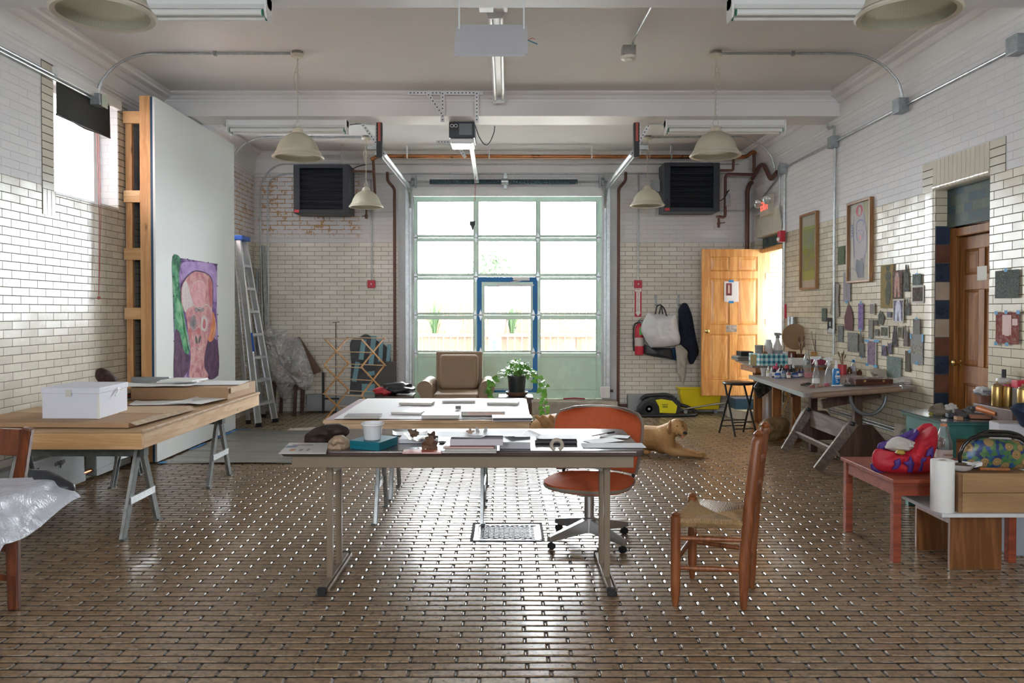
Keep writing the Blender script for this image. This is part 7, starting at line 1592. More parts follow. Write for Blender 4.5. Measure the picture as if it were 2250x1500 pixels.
# ---- taped pictures: (crop x0,y0,x1,y1, palette, label, border, tapes, shape)
B_ = (.04, .04, .045); GR = (.22, .22, .20); LG = (.45, .44, .40); OLV = (.16, .16, .08); TEAL = (.18, .27, .25); MAU = (.20, .12, .15); PUR = (.22, .12, .42); CRM = (.60, .54, .42); VIO = (.32, .27, .40)
PL = [((330, 5, 400, 210), [OLV, (.20, .28, .12), GR], 'leafy green photo strip directly behind the vertical conduit', 0, '', 0),
 ((392, 300, 470, 635), [(.58, .54, .60), (.60, .56, .60)], 'white sheet with a slim dark figure left below the bather drawing', 0, 'tb', 1),
 ((820, 215, 960, 705), [(.48, .34, .12), (.58, .43, .17)], 'yellow ochre poster with a dark skeletal figure on the right wall', 0, '', 2),
 ((958, 280, 1062, 598), [B_, (.30, .10, .07), (.35, .30, .27), B_], 'dark red figure print right of the yellow poster', 0, '', 3),
 ((1073, 210, 1138, 520), [B_, GR, (.30, .30, .28)], 'dark grey statue cut-out above the violet print', 0, '', 4),
 ((1180, 320, 1275, 445), [GR, TEAL, LG], 'grey green photo hanging from blue tape at the upper right of the collage', 0, 't', 0),
 ((1174, 450, 1311, 650), [(.05, .05, .05), (.20, .10, .06), (.10, .14, .12), (.45, .25, .15)], 'dark landscape photo with orange glow at the right of the collage', 1, '', 0),
 ((962, 602, 1082, 872), [(.12, .12, .25), VIO, (.50, .58, .62)], 'violet blue figure print below the dark red figure', 1, '', 3),
 ((1098, 600, 1150, 790), [LG, GR, B_], 'narrow grey cut-out beside the violet blue print', 0, '', 4),
 ((402, 655, 500, 963), [(.24, .08, .10), (.32, .16, .17), (.18, .08, .10)], 'maroon robed figure with green edge near the vertical conduit', 0, '', 5),
 ((562, 655, 618, 950), [PUR, (.50, .38, .70), PUR], 'purple strip with pale centre taped top and bottom', 0, 'tb', 0),
 ((694, 652, 750, 782), [LG, (.55, .40, .45)], 'small white card with a pink line between purple strip and yellow poster', 1, '', 0),
 ((782, 730, 856, 902), [OLV, GR, (.35, .33, .25)], 'olive diamond shaped clipping', 0, '', 6),
 ((743, 842, 776, 905), [GR, (.3, .28, .24)], 'tiny grey clipping left of the olive diamond', 0, '', 0),
 ((890, 748, 936, 815), [(.30, .33, .40), (.40, .38, .42)], 'tiny bluish clipping under the yellow poster', 0, '', 0),
 ((1190, 830, 1268, 1003), [(.30, .27, .24), LG, GR], 'grey engraving with teal tape above the calendar sheet', 0, 't', 0),
 ((810, 908, 905, 1040), [OLV, (.22, .25, .18), LG], 'green grey landscape clipping in the middle of the collage', 1, '', 0),
 ((945, 905, 1003, 1140), [MAU, (.16, .13, .14), B_], 'dark mauve standing figure clipping', 0, '', 4),
 ((1012, 916, 1066, 1050), [OLV, (.32, .30, .20)], 'olive clipping with pale border right of the dark mauve figure', 1, '', 0),
 ((1080, 900, 1134, 1140), [GR, (.30, .22, .20), LG], 'tall brown grey clipping left of the calendar sheet', 0, '', 4),
 ((675, 838, 725, 1045), [LG, (.38, .33, .28)], 'beige narrow figure clipping above the two-figure violet print', 0, 'b', 0),
 ((750, 945, 790, 1022), [(.38, .38, .32), GR], 'small pale clipping beside the beige narrow figure', 0, '', 0),
 ((443, 985, 558, 1205), [(.28, .29, .28), LG, GR], 'grey drawing of a torso right of the vertical conduit', 0, '', 0),
 ((580, 965, 610, 1105), [(.20, .12, .10), GR], 'thin dark clipping under the purple strip', 0, '', 4),
 ((570, 1115, 625, 1262), [B_, (.35, .36, .33), B_], 'black and white patterned clipping with blue tape at its foot', 0, 'b', 0),
 ((660, 1062, 765, 1372), [(.20, .12, .20), (.50, .38, .48), (.22, .15, .22)], 'violet print of two figures held by four blue tapes', 1, 'TB', 0),
 ((830, 1135, 884, 1250), [MAU, VIO, B_], 'small violet clipping with white top and blue tape', 0, 't', 0),
 ((896, 1088, 946, 1235), [B_, VIO, GR], 'dark eared head clipping low in the collage', 0, '', 7),
 ((885, 1258, 1048, 1500), [(.20, .30, .28), (.30, .38, .34), (.42, .46, .40)], 'blue green painting standing on the drafting table against the wall', 0, '', 0),
 ((1096, 1192, 1150, 1430), [(.14, .15, .10), (.22, .16, .12), (.2, .25, .15)], 'brown green vertical strip with blue tape left of the calendar sheet', 0, 'r', 0),
 ((1165, 1005, 1300, 1345), [(.50, .49, .50), (.56, .55, .55)], 'white calendar sheet with a black and white group picture and blue tapes', 0, 'c', 8),
 ((214, 822, 288, 995), [B_, (.10, .10, .09)], 'black and white portrait of a person in a white shirt left of the conduit', 0, '', 9),
 ((327, 905, 384, 1090), [GR, (.30, .33, .34), LG], 'grey seascape clipping right beside the vertical conduit', 0, '', 0),
 ((146, 708, 196, 858), [(.40, .32, .18), TEAL, GR], 'ochre and teal clipping above the brushes', 0, '', 0),
 ((240, 400, 345, 812), [(.50, .47, .40), (.56, .52, .44)], 'long curling cream paper strip behind the vertical conduit', 0, '', 10)]
bt_ = M('tape_blue_small', (.03, .24, .46), .55)
for i, (r, pal, lab, bord, tapes, shape) in enumerate(PL):
    c0 = lambda x, y: onx(1780+x/5.171, 540+y/5.172, XR)
    a, b = c0(r[0], r[1]), c0(r[2], r[3]); ca, cb = c0(r[0], r[3]), c0(r[2], r[1]); y1, y0 = a.y, b.y; za, zb_ = (a.z+cb.z)/2, (b.z+ca.z)/2
    t = thing('taped_picture', lab, 'picture', (0, 0, 0)); h = za-zb_; X_ = XR-.011-.0018*(i % 4)
    m = pict('picture_%02d' % i, pal, 22., i*3.1, 1.5, (1, 1, .6))
    outl = {4: [(.35, 0), (.6, .02), (.7, .25), (.9, .35), (1, 1), (.0, 1), (.15, .4), (.3, .25)], 5: [(.45, 0), (.8, .2), (1, .55), (.97, 1), (.08, .97), (.0, .5)], 6: [(.4, 0), (1, .45), (.7, 1), (.15, .9), (.05, .35)], 7: [(.05, .05), (.3, .15), (.7, .12), (.95, 0), (1, .8), (.7, 1), (.2, .85)], 10: [(.25, 0), (.6, .03), (1, .12), (.9, .5), (1, .97), (.6, 1), (.0, .9), (.2, .5)]}.get(shape, RC)
    if shape in (4, 5, 6, 7, 10) or not bord:
        gg = G(); n = len(outl); P = [(y1-(y1-y0)*u, za-h*v) for u, v in outl]; gg.prism(P, X_, X_+.0006, 'x', 0)
        obj('sheet', gg, m, t, fix=True)
    else:
        obj('sheet', G().box(X_, y0, zb_, X_+.0006, y1, za), m_pages, t); e = (y1-y0)*.08; obj('print', G().box(X_-.0008, y0+e, zb_+e, X_-.0002, y1-e, za-e), m, t)
    def fig(pts, mat, nm='figure', dx=.001): g_ = G(); g_.prism([(y1-(y1-y0)*u, za-h*v) for u, v in pts], X_-dx-.0003, X_-dx, 'x'); obj(nm, g_, mat, t)
    if shape == 1: fig(ell(.5, .48, .13, .42), M('figure_dark', (.08, .05, .07), .5))
    if shape == 2: fig(ell(.62, .27, .24, .11)+[], pict('skel', [(.07, .08, .06), (.14, .15, .10)], 30, 3)); fig([(.55, .38), (.75, .38), (.85, .5), (.82, .75), (.66, .95), (.45, .9), (.40, .6)], pict('skel', [(.07, .08, .06), (.14, .15, .10)], 30, 3)); fig([(.42, .02), (.8, .03), (.7, .15), (.5, .15)], pict('skel', [(.07, .08, .06), (.14, .15, .10)], 30, 3))
    if shape == 3: fig([(.35, .1), (.6, .05), (.75, .3), (.8, .95), (.6, .95), (.5, .5), (.4, .95), (.2, .95), (.25, .3)], pict('fig_%d' % i, [tuple(min(1, c*1.6) for c in pal[1]), tuple(min(1, c*1.3) for c in pal[2])], 20, i))
    if shape == 8: fig([(.05, .33), (.95, .33), (.95, .66), (.05, .66)], pict('calendar_photo', [B_, (.5, .48, .40), B_, (.45, .42, .34)], 45, 1, 1, (1, 1, .3)))
    if shape == 9: fig([(.3, .25), (.5, .22), (.52, .5), (.35, .55)], M('portrait_pale', (.42, .44, .42), .5)); fig([(.1, .75), (.4, .62), (.75, .7), (.98, .9), (.95, .97), (.05, .97)], M('portrait_pale', (.42, .44, .42), .5))
    def tp(u0, v0, u1, v1): obj('tape', G().box(X_-.0022, y1-(y1-y0)*u1, za-h*v1, X_-.0016, y1-(y1-y0)*u0, za-h*v0), bt_, t)
    if 't' in tapes: tp(.35, -.09, .65, .04)
    if 'b' in tapes: tp(.35, .95, .65, 1.07)
    if 'T' in tapes: tp(-.25, .02, .25, .11); tp(.75, .0, 1.3, .09)
    if 'B' in tapes: tp(-.12, .90, .2, .99); tp(.75, .92, 1.15, 1.02)
    if 'r' in tapes: tp(.7, -.06, 1.1, .1)
    if 'c' in tapes: tp(-.06, -.02, .06, .16); tp(.9, -.02, 1.04, .24); tp(.42, .9, .6, 1.02)
for (r, pal, lab, zt) in [((600, 130, 800, 360), [(.12, .16, .13), (.30, .33, .30), (.08, .12, .11), (.42, .40, .34)], 'bleached foliage photo taped on the wall right of the brown door', 1), ((605, 470, 800, 728), [(.42, .08, .06), (.50, .14, .11), (.58, .32, .28)], 'red monochrome print with pale bottles right of the brown door', 2)]:
    a, b = onx(2030+r[0]/3.75, 560+(r[1]+r[3])/7.5, XR), onx(2030+r[2]/3.75, 560+r[1]/3.75, XR); y1, y0 = a.y, b.y; cz = a.z; h = (r[3]-r[1])/3.75/ (F/((y0+y1)/2)); t = thing('taped_picture', lab, 'picture', (0, 0, 0))
    obj('sheet', G().box(XR-.012, y0, cz-h/2, XR-.0113, y1, cz+h/2), pict('wallpic_%d' % zt, pal, 18, zt*5.3), t); w = y1-y0
    if zt == 2: obj('bottles', G().box(XR-.0132, y1-w*.68, cz-h*.22, XR-.0126, y1-w*.30, cz+h*.42).box(XR-.0132, y0+w*.06, cz+.02, XR-.0126, y0+w*.28, cz+h*.30).box(XR-.0140, y1-w*.6, cz-h*.25, XR-.0134, y1-w*.42, cz+h*.08), M('print_pinkpale', (.55, .34, .30), .5), t)
    for (u, v) in ((.45, 1.0),) + (((.02, .98), (.5, -.02), (.02, -.02), (.96, 1.)) if zt == 2 else ()): obj('tape', G().box(XR-.0150, y1-w*u-.02, cz-h/2+h*v-.012, XR-.0144, y1-w*u+.014, cz-h/2+h*v+.014), bt_, t)
a = onx(2154, 600, XD+.0); tag(obj('paper_note', G().box(XR-.0108, 5.78, onx(2165, 612, XR).z-.01, XR-.0102, 5.90, onx(2165, 584, XR).z), M('note_cream', (.55, .52, .45), .6)), 'small cream paper note stuck at the edge of the brown door opening', 'note')
a = onx(1727, 640, XR); tag(obj('red_tool', G().box(XR-.02, a.y-.03, onx(1727, 708, XR).z+.05, XR-.002, a.y+.02, onx(1730, 668, XR).z), m_sred), 'small red object hanging on the wall beside the bright doorway', 'tool')
t = tag(obj('metal_can', G().lathe([(.05, 0), (.05, .13), (.046, .13), (.046, .01)], (XR-.06, 9.6, onx(1728, 718, XR).z), 20), m_galv), 'small galvanised can fixed on the right wall by the doorway', 'can')
# note: dark rectangle marks of old fixings on the painted bricks
# ================================================================== drafting table and the things on it
gw = WOOD('weathered_wood', (.26, .21, .17), (.16, .12, .095), .6, 'Y', coat=0); dw = WOOD('dark_brown_wood', (.14, .075, .05), (.08, .04, .028), .5, 'Z')
FLt, FRt, BRt, BLt = Vector((2.50, 6.67, .75)), Vector((3.36, 6.62, .815)), Vector((3.45, 8.50, .815)), Vector((2.62, 8.57, .75))
dt_ = thing('drafting_table', 'old wooden drafting table with metal edges on a trestle base by the right wall', 'table', (0, 0, 0))
m_top = M('drafting_top', (.23, .195, .175), .35, var=.3, vs=7)
dn = Vector((0, 0, -.030)); g = G(); v = [FLt, FRt, BRt, BLt]
g.add([p+dn for p in v]+v, [(3, 2, 1, 0), (4, 5, 6, 7), (0, 1, 5, 4), (1, 2, 6, 5), (2, 3, 7, 6), (3, 0, 4, 7)]); obj('tabletop', g, m_top, dt_)
obj('metal_edge', G().beam(FLt+Vector((-.008, 0, -.012)), BLt+Vector((-.008, 0, -.012)), .016, .040), M('edge_steel', (.55, .58, .60), .25, .9), dt_)
obj('paper_roll_edge', G().tube([FLt+Vector((.05, -.025, -.012)), FRt+Vector((-.01, -.025, -.012))], .026, 12).beam(FLt+Vector((.05, -.02, .012)), FRt+Vector((0, -.02, .012)), .05, .003), M('brown_wrap', (.27, .185, .13), .5, var=.2, vs=10), dt_)
obj('clamp', G().box(FRt.x-.10, FRt.y-.05, FRt.z-.02, FRt.x+.02, FRt.y-.01, FRt.z+.012), m_galv, dt_, bev=.004)
PYs = (7.15, 8.18)
for y in PYs:
    x0 = 3.15; obj('post', G().box(x0-.035, y-.03, 0, x0+.035, y+.03, .72), dw, dt_, bev=.004)
    xf = 2.77 if y < 8 else 2.84
    obj('sloped_leg', G().beam((xf, y-.06, .02), (3.10, y-.05, .45), .03, .085, up=(0, 1, 0) if 0 else (0, 0, 1)), gw, dt_, bev=.002)
    obj('bolt', G().lathe([(.02, 0), (.02, .02), (.008, .03)], n=10, mtx=Matrix.Translation((3.075, y-.07, .44)) @ Matrix.Rotation(PI/2, 4, 'X')), m_blk, dt_)
    obj('gusset', G().prism([(3.04, .42), (3.28, .42), (3.47, .20), (3.47, .0), (3.38, .0), (3.36, .12), (2.96, .12), (2.93, .22)], y-.02, y+.02, 'y'), dw, dt_, bev=.003)
obj('cross_bar', G().beam((2.93, 7.04, .185), (2.97, 8.13, .185), .085, .022, up=(1, 0, .8)), gw, dt_, bev=.002)
obj('stretcher_plank', G().beam((3.10, 7.18, .35), (3.11, 8.15, .35), .03, .17), gw, dt_, bev=.003)
obj('tilt_rail', G().beam((2.85, 7.2, .60), (3.38, 7.2, .70), .03, .08).beam((2.9, 8.15, .60), (3.38, 8.15, .70), .03, .08).beam((3.0, 7.2, .66), (3.0, 8.15, .66), .04, .05), dw, dt_)
obj('tilt_quadrant', G().tube([(3.17+.155*math.cos(a), 6.98, .70+.165*math.sin(a)) for a in [PI+PI*i/18 for i in range(19)]], .016, 8), M('quadrant_grey', (.25, .27, .29), .4, .5), dt_)
def ot(px, py):
    z = .78
    for _ in range(6): p = fl(px, py, z); z = .75+(p.x-2.50)*.073-(p.y-6.67)*.0047
    return Vector((p.x, p.y, z+.001))
k_ = {}
def jar(name, base, prof, mat, label, cat, group=None, extras=(), n=20):
    """lathe body plus (part name, profile, material) extras; profiles in metres from the base"""
    t = thing(name, label, cat, tuple(base), 0, group); obj('body', G().lathe(prof, n=n), mat, t)
    for nm, pr, m in extras: obj(nm, G().lathe(pr, n=n), m, t)
    return t
m_cg = GLASS('bottle_glass', (.93, .95, .95), .14, .03, haze=.08); m_wp = M('white_plastic', (.75, .76, .76), .35); m_lab = M('label_white', (.70, .68, .64), .5); m_amb = M('amber_glass', (.10, .035, .015), .12)
def spray(px, py, h, r, mat, label, headmat=None, lab=None, Zf=None):
    b = ot(px, py) if Zf is None else fl(px, py, Zf); t = thing('spray_bottle', label, 'bottle', tuple(b)); H = h*.72
    obj('body', G().lathe([(0, 0), (r*.92, 0), (r, .01), (r, H*.25), (r*.90, H*.45), (r*.62, H*.72), (r*.36, H*.9), (r*.33, H)], n=24), mat, t)
    hm = headmat or m_wp; s_ = h/.22
    obj('trigger_head', G().lathe([(r*.40, H), (r*.40, H+.02*s_), (r*.25, H+.024*s_), (r*.22, H+.045*s_)], n=16).prism([(.025*s_, H+.04*s_), (.028*s_, H+.066*s_), (-.030*s_, H+.066*s_), (-.045*s_, H+.058*s_), (-.045*s_, H+.046*s_), (-.015*s_, H+.040*s_), (-.024*s_, H+.012*s_), (-.032*s_, H+.006*s_), (-.012*s_, H+.035*s_)], -.008*s_, .008*s_, 'y'), hm, t)
    if lab: obj('label', G().lathe([(r*1.01, H*.05), (r*1.01, H*.30)], n=24, cap=(False, False)), lab, t)
    return t
spray(1793, 844, .25, .033, m_cg, 'clear spray bottle with blue collar, left of the two clear ones on the drafting table', m_wp, m_lab)
obj_ = spray(1821, 843, .235, .040, m_cg, 'tall clear spray bottle with white trigger beside the blue bottle', m_wp)
b = ot(1837, 845); m_bb = M('bottle_blue', (.01, .18, .46), .3)
t = jar('pump_bottle', b, [(0, 0), (.031, 0), (.033, .008), (.033, .128), (.026, .145)], m_bb, 'blue labelled bottle with white pump cap on the drafting table', 'bottle', None, [('pump_cap', [(.014, .145), (.014, .175), (.009, .18), (.007, .215), (.0, .216)], m_wp)])
g = G()
for (x0, z0, x1, z1) in [(-.008, .105, .012, .125), (-.022, .070, -.012, .085), (-.010, .070, -.001, .085), (.001, .070, .010, .085), (.012, .070, .021, .085), (-.018, .058, .018, .063), (-.016, .040, .0, .046), (-.014, .025, .012, .030)]: g.box(x0, -.0345, z0, x1, -.0330, z1)
obj('lettering', g, m_swhite, t)
jar('glass_bottle', ot(1773, 828), [(0, 0), (.035, 0), (.037, .01), (.037, .16), (.030, .19), (.015, .25), (.014, .28)], m_cg, 'tall clear glass bottle standing behind the spray bottles', 'bottle')
# ink bottles
inks = [(1680, 826, .03, .045, (.5, .5, .5), 'grey plastic cup'), (1688, 829, .012, .055, (.42, .36, .2), 'ochre dropper bottle'), (1695, 829, .014, .05, (.55, .56, .56), 'white dropper bottle'), (1701, 829, .016, .065, (.04, .03, .04), 'dark bottle with pink cap'), (1709, 831, .020, .040, (.02, .10, .35), 'blue ink bottle with white dropper'),
        (1716, 826, .016, .062, (.05, .05, .06), 'black bottle with grey cap'), (1721, 831, .016, .058, (.10, .14, .25), 'slate blue bottle with label'), (1728, 829, .022, .068, (.07, .03, .05), 'plum bottle with red cap'), (1738, 828, .015, .06, (.02, .02, .03), 'black dropper bottle'), (1743, 827, .015, .062, (.03, .03, .04), 'dark dropper bottle with white top'),
        (1749, 829, .026, .034, (.02, .06, .28), 'flat cobalt ink jar'), (1756, 829, .014, .05, (.05, .03, .10), 'violet ink bottle'), (1763, 828, .013, .045, (.10, .07, .16), 'small purple bottle'), (1733, 832, .013, .045, (.25, .08, .08), 'small reddish bottle in the front row'), (1706, 824, .013, .07, (.45, .06, .12), 'rear bottle with bright pink top')]
caps = [m_wp, M('cap_pink', (.60, .06, .16), .4), M('cap_black', (.02, .02, .02), .4), M('cap_red', (.50, .06, .06), .4)]
for i, (px, py, r, h, c, lab) in enumerate(inks):
    r *= 1.55; h *= 1.85
    cm = caps[1] if 'pink' in lab else caps[3] if 'red cap' in lab else caps[0] if ('white' in lab or 'ochre' in lab) else caps[2]
    if 'cup' in lab: jar('cup', ot(px, py), [(r*.75, 0), (r*.7, h*.3), (r, h), (r*.93, h), (r*.6, h*.35), (0, .006)], M('cup_grey', (.45, .45, .46), .4), 'grey plastic cup at the left end of the ink bottles', 'cup'); continue
    jar('ink_bottle', ot(px, py), [(0, 0), (r, 0), (r, h*.62), (r*.55, h*.74), (r*.5, h*.78)], M('ink_%d' % i, c, .2), lab + (' in the row of inks on the drafting table' if 'row' not in lab and 'rear' not in lab else ' among the inks'), 'bottle', 'ink bottles on the drafting table', [('cap', [(r*.55, h*.75), (r*.55, h*.93), (r*.25, h*1.0), (r*.2, h*1.15 if 'dropper' in lab else h*1.01)], cm), ('label', [(r*1.02, h*.12), (r*1.02, h*.45)], m_lab if i % 2 else M('ink_lab%d' % (i % 3), (.35, .35, .4), .5))])
b = ot(1776, 829); tag(obj('paper_cube', G().box(-.035, -.03, 0, .035, .03, .05), M('pink_box', (.50, .22, .22), .5), loc=tuple(b), bev=.002), 'pink paper box behind the clear spray bottles', 'box')
def brushpot(base, r, h, mat, label, n, L, cols, sd, name='brush_pot'):
    t = thing(name, label, 'brush pot', tuple(base)); obj('pot', G().lathe([(0, .002), (r*.95, 0), (r, h), (r*.94, h), (r*.88, .006)], n=24), mat, t); rq = random.Random(sd)
    for i in range(n):
        a = rq.uniform(0, 2*PI); k = rq.uniform(.3, .9); p = Vector((-r*.4*math.cos(a), -r*.4*math.sin(a), .01)); L_ = L*rq.uniform(.75, 1.05); q = p+Vector((math.cos(a)*k*.35, math.sin(a)*k*.2, 1)).normalized()*L_
        br_ = obj('brush', G().tube([p, p.lerp(q, .6), p.lerp(q, .78)], [.002, .0035, .003], 6), M('brush_h%d' % (i % len(cols)), cols[i % len(cols)], .4), t)
        obj('bristles', G().tube([p.lerp(q, .78), p.lerp(q, .9), q], [.004, .007, .003], 6), M('bristle_%d' % (i % 2), [(.12, .07, .04), (.40, .33, .24)][i % 2], .8), br_)
    return t
CB = [(.28, .12, .05), (.06, .04, .035), (.36, .25, .13), (.20, .05, .03)]
brushpot(ot(1850, 823), .045, .10, M('tin_red', (.50, .06, .07), .3, .2), 'red and silver tin of brushes behind the blue bottle', 7, .24, CB, 3)
jar('jar', ot(1878, 820), [(0, 0), (.038, 0), (.040, .01), (.040, .085), (.024, .105), (.024, .115)], m_cg, 'clear plastic bottle with blue cap and label near the wall', 'bottle', None, [('cap', [(.026, .112), (.026, .135), (0, .136)], m_bb), ('label', [(.041, .02), (.041, .075)], M('label_lilac', (.42, .42, .50), .5))])
for px, py, r, h, lab in ((1866, 821, .028, .07, 'left amber bottle behind the drafting table items'), (1889, 823, .028, .05, 'right amber bottle behind the drafting table items')): jar('amber_bottle', ot(px, py), [(0, 0), (r, 0), (r, h*.6), (r*.4, h*.85), (r*.4, h)], m_amb, lab, 'bottle')
mah = WOOD('mahogany_box', (.11, .03, .015), (.07, .018, .01), .3, 'X')
a = ot(1921, 846); t = thing('wooden_box', 'dark mahogany box with brass clasps on the front edge of the drafting table', 'box', tuple(a), -.04); obj('box_body', G().box(-.16, 0, 0, .16, .20, .034), mah, t, bev=.002); obj('lid', G().box(-.16, 0, .0345, .16, .20, .052), mah, t, bev=.002); obj('clasp', G().box(-.09, -.003, .026, -.07, -.0005, .044), m_brass, t); obj('clasp', G().box(.07, -.003, .026, .09, -.0005, .044), m_brass, t)
def rag(px, py, rx, ry, rz, mat, label, cat, seed, Zf=None, jit=.4, name='rag'):
    b = ot(px, py) if Zf is None else fl(px, py, Zf); return tag(obj(name, G().ball((0, 0, rz*.62), (rx, ry, rz), 18, jit=jit, seed=seed), mat, loc=tuple(b)), label, cat)
m_rag = M('rag_cream', (.44, .39, .32), .85, var=.15, vs=14, bump=.5, bs=35); m_rag2 = M('rag_white', (.55, .52, .48), .85, var=.1, vs=14, bump=.5, bs=35)
rag(1936, 832, .10, .06, .06, m_rag, 'crumpled cream sun hat on the drafting table', 'hat', 3); rag(1985, 842, .085, .05, .028, m_rag2, 'white rag at the wall end of the drafting table', 'rag', 5)
rag(1954, 828, .07, .03, .02, m_blk, 'black cloth strap beside the cream hat', 'cloth', 6)
a = ot(1880, 848); tag(obj('tray', G().box(-.10, 0, 0, .10, .10, .012), m_blk, loc=tuple(a), rot=(0, 0, -.04), bev=.002), 'flat black tray at the front of the drafting table', 'tray'); a = ot(1845, 849); tag(obj('marker', G().tube([(-.07, 0, .008), (.07, .0, .008)], .007, 8), m_wp, loc=tuple(a)), 'white marker pen on the front edge of the drafting table', 'pen')
rq = random.Random(4)
for i, (px, py, c, lab) in enumerate([(1766, 847, (.10, .09, .06), 'olive lump of clay at the left front of the drafting table'), (1776, 845, (.05, .05, .05), 'black lump beside the olive clay'), (1785, 851, (.35, .16, .12), 'terracotta scrap in front of the spray bottles'), (1800, 850, (.45, .28, .2), 'pinkish scrap in front of the spray bottles'), (1816, 848, (.50, .12, .15), 'red eraser in front of the tall spray bottle'), (1858, 840, (.30, .26, .22), 'pale charcoal stub by the red tin'), (1868, 846, (.50, .46, .42), 'crumpled paper bits by the black tray'), (1893, 838, (.40, .36, .33), 'small stones behind the black tray')]):
    tag(obj('scrap', G().ball((0, 0, .009), (.024, .02, .013), 12, jit=.5, seed=i), M('scrap_%d' % i, c, .7, var=.3, vs=30), loc=tuple(ot(px, py))), lab, 'scrap')
# ================================================================== back work table by the doorway
ZB = .852
bt2 = thing('side_bench', 'orange stained wooden bench with crossed braces behind the drafting table', 'bench', (0, 0, 0)); ow = WOOD('orange_stain', (.42, .17, .05), (.28, .10, .03), .4, 'Z', coat=.2)
obj('bench_top', G().prism([(2.66, 8.62), (3.46, 8.62), (3.46, 9.75), (2.80, 9.75)], ZB-.022, ZB, 'z'), gw, bt2, bev=.002); obj('drawer', G().box(2.70, 8.64, ZB-.08, 3.44, 9.2, ZB-.023), ow, bt2)
for x in (3.00, 3.22):
    for y in (8.85, 9.5): obj('leg', G().box(x-.045, y-.02, .10, x+.045, y+.02, ZB-.081), ow, bt2, bev=.003)
    obj('sled_foot', G().box(x-.05, 8.80, 0, x+.05, 9.6, .10), ow, bt2, bev=.003)
obj('foot_board', G().box(2.92, 8.82, .0, 2.949, 9.5, .13), ow, bt2)
m_can = M('cane_yellow', (.45, .27, .08), .5)
obj('cross_brace', G().beam((3.03, 8.80, .72), (3.20, 8.80, .22), .012, .012), m_can, bt2); obj('cross_brace', G().beam((3.20, 8.785, .72), (3.03, 8.785, .30), .012, .012), m_can, bt2)
t = thing('magazine_stack', 'stack of grey magazines at the left end of the rear bench', 'magazines', (0, 0, 0)); p = fl(1634, 792, ZB)
for i in range(5): obj('magazine', G().box(-.10+.008*math.sin(i*2), -.05, .010*i, .11+.008*math.sin(i*3), .22, .010*i+.009), M('mag_%d' % (i % 3), [(.22, .22, .19), (.35, .36, .33), (.14, .15, .13)][i % 3], .6), t, loc=(p.x+.03, p.y+.05, ZB))
tag(obj('black_box', G().box(-.07, 0, 0, .08, .2, .055), m_blk, loc=(p.x+.05, p.y+.04, ZB+.051), bev=.002), 'black box lying on the magazines at the rear bench', 'box')
p = fl(1656, 803, ZB); tag(obj('yellow_card', G().box(-.035, 0, 0, .03, .01, .12), M('card_yellow', (.42, .34, .15), .6), loc=(p.x, p.y, ZB+.001)), 'small yellowish card standing left of the checked box', 'card')
kc = NT('gingham'); co = kc.coord(); sp = kc.new('SeparateXYZ'); kc.link(co, sp.inputs[0])
hx = kc.math('GREATER_THAN', kc.math('FRACT', kc.math('MULTIPLY', kc.math('ADD', sp.outputs[0], sp.outputs[1]), 18.)), .5); hz = kc.math('GREATER_THAN', kc.math('FRACT', kc.math('MULTIPLY_ADD', sp.outputs[2], 17., .1)), .5)
kc.link(kc.ramp(kc.math('MULTIPLY', kc.math('ADD', hx, hz), .5), [(0., (.62, .64, .64)), (.4, (.14, .42, .44)), (.8, (.01, .09, .18))], True), kc.b.inputs['Base Color'])
pA, pB, pC = fl(1665, 799, ZB), fl(1678, 805, ZB), fl(1738, 803, ZB); pB.y = pB.y+.12; pA = Vector((pB.x-.06, pB.y+.20, ZB)); pC = Vector((pB.x+.30, pB.y+.01, ZB))
t = thing('gift_box', 'teal and white checked cardboard box full of bottles on the rear bench', 'box', tuple(pB)); q = pC-pB; r_ = pA-pB; wl = G()
for a, b_ in ((Vector(), q), (q, q+r_), (q+r_, r_), (r_, Vector())): wl.beam(a+Vector((0, 0, .065)), b_+Vector((0, 0, .065)), .006, .13)
wl.prism([(0, 0), (q.x, q.y), (q.x+r_.x, q.y+r_.y), (r_.x, r_.y)], .001, .008, 'z'); obj('box_body', wl, kc.m, t)
def onb(px, dy, z=ZB+.01): Dq = pB.y+dy; p = at(px, 790, Dq); return (p.x, Dq, z)
jar('tin', onb(1668, .10, ZB+.01), [(0, 0), (.045, 0), (.045, .19), (.048, .195), (.048, .21), (0, .212)], M('tin_grey', (.35, .37, .38), .4, .5), 'grey lidded tin leaning in the checked box', 'tin')
jar('plastic_bottle', onb(1688, .09), [(0, 0), (.045, 0), (.047, .02), (.044, .22), (.03, .25), (.028, .27), (0, .27)], M('bottle_milky', (.52, .54, .55), .35), 'milky plastic bottle in the checked box', 'bottle', None, [('label', [(.0475, .08), (.0475, .18)], M('label_pinkish', (.55, .48, .48), .5))])
b = onb(1708, .10); t = thing('spray_bottle', 'white spray bottle with grey trigger standing in the checked box', 'bottle', b)
obj('body', G().lathe([(0, 0), (.045, 0), (.056, .05), (.058, .12), (.045, .20), (.022, .26), (.018, .29)], n=24), M('spray_white', (.60, .58, .55), .35), t); obj('trigger_head', G().lathe([(.02, .285), (.02, .31), (.012, .315)], n=14).prism([(.03, .315), (.035, .345), (-.03, .345), (-.045, .332), (-.045, .318), (-.02, .312), (-.03, .285), (-.015, .30)], -.010, .010, 'y', mtx=Matrix.Scale(-1, 4, (1, 0, 0))), M('trigger_grey', (.22, .23, .24), .4), t)
obj('label', G().lathe([(.0585, .06), (.0592, .12), (.055, .155)], n=24, cap=(False, False)), M('label_slate', (.25, .26, .28), .5), t)
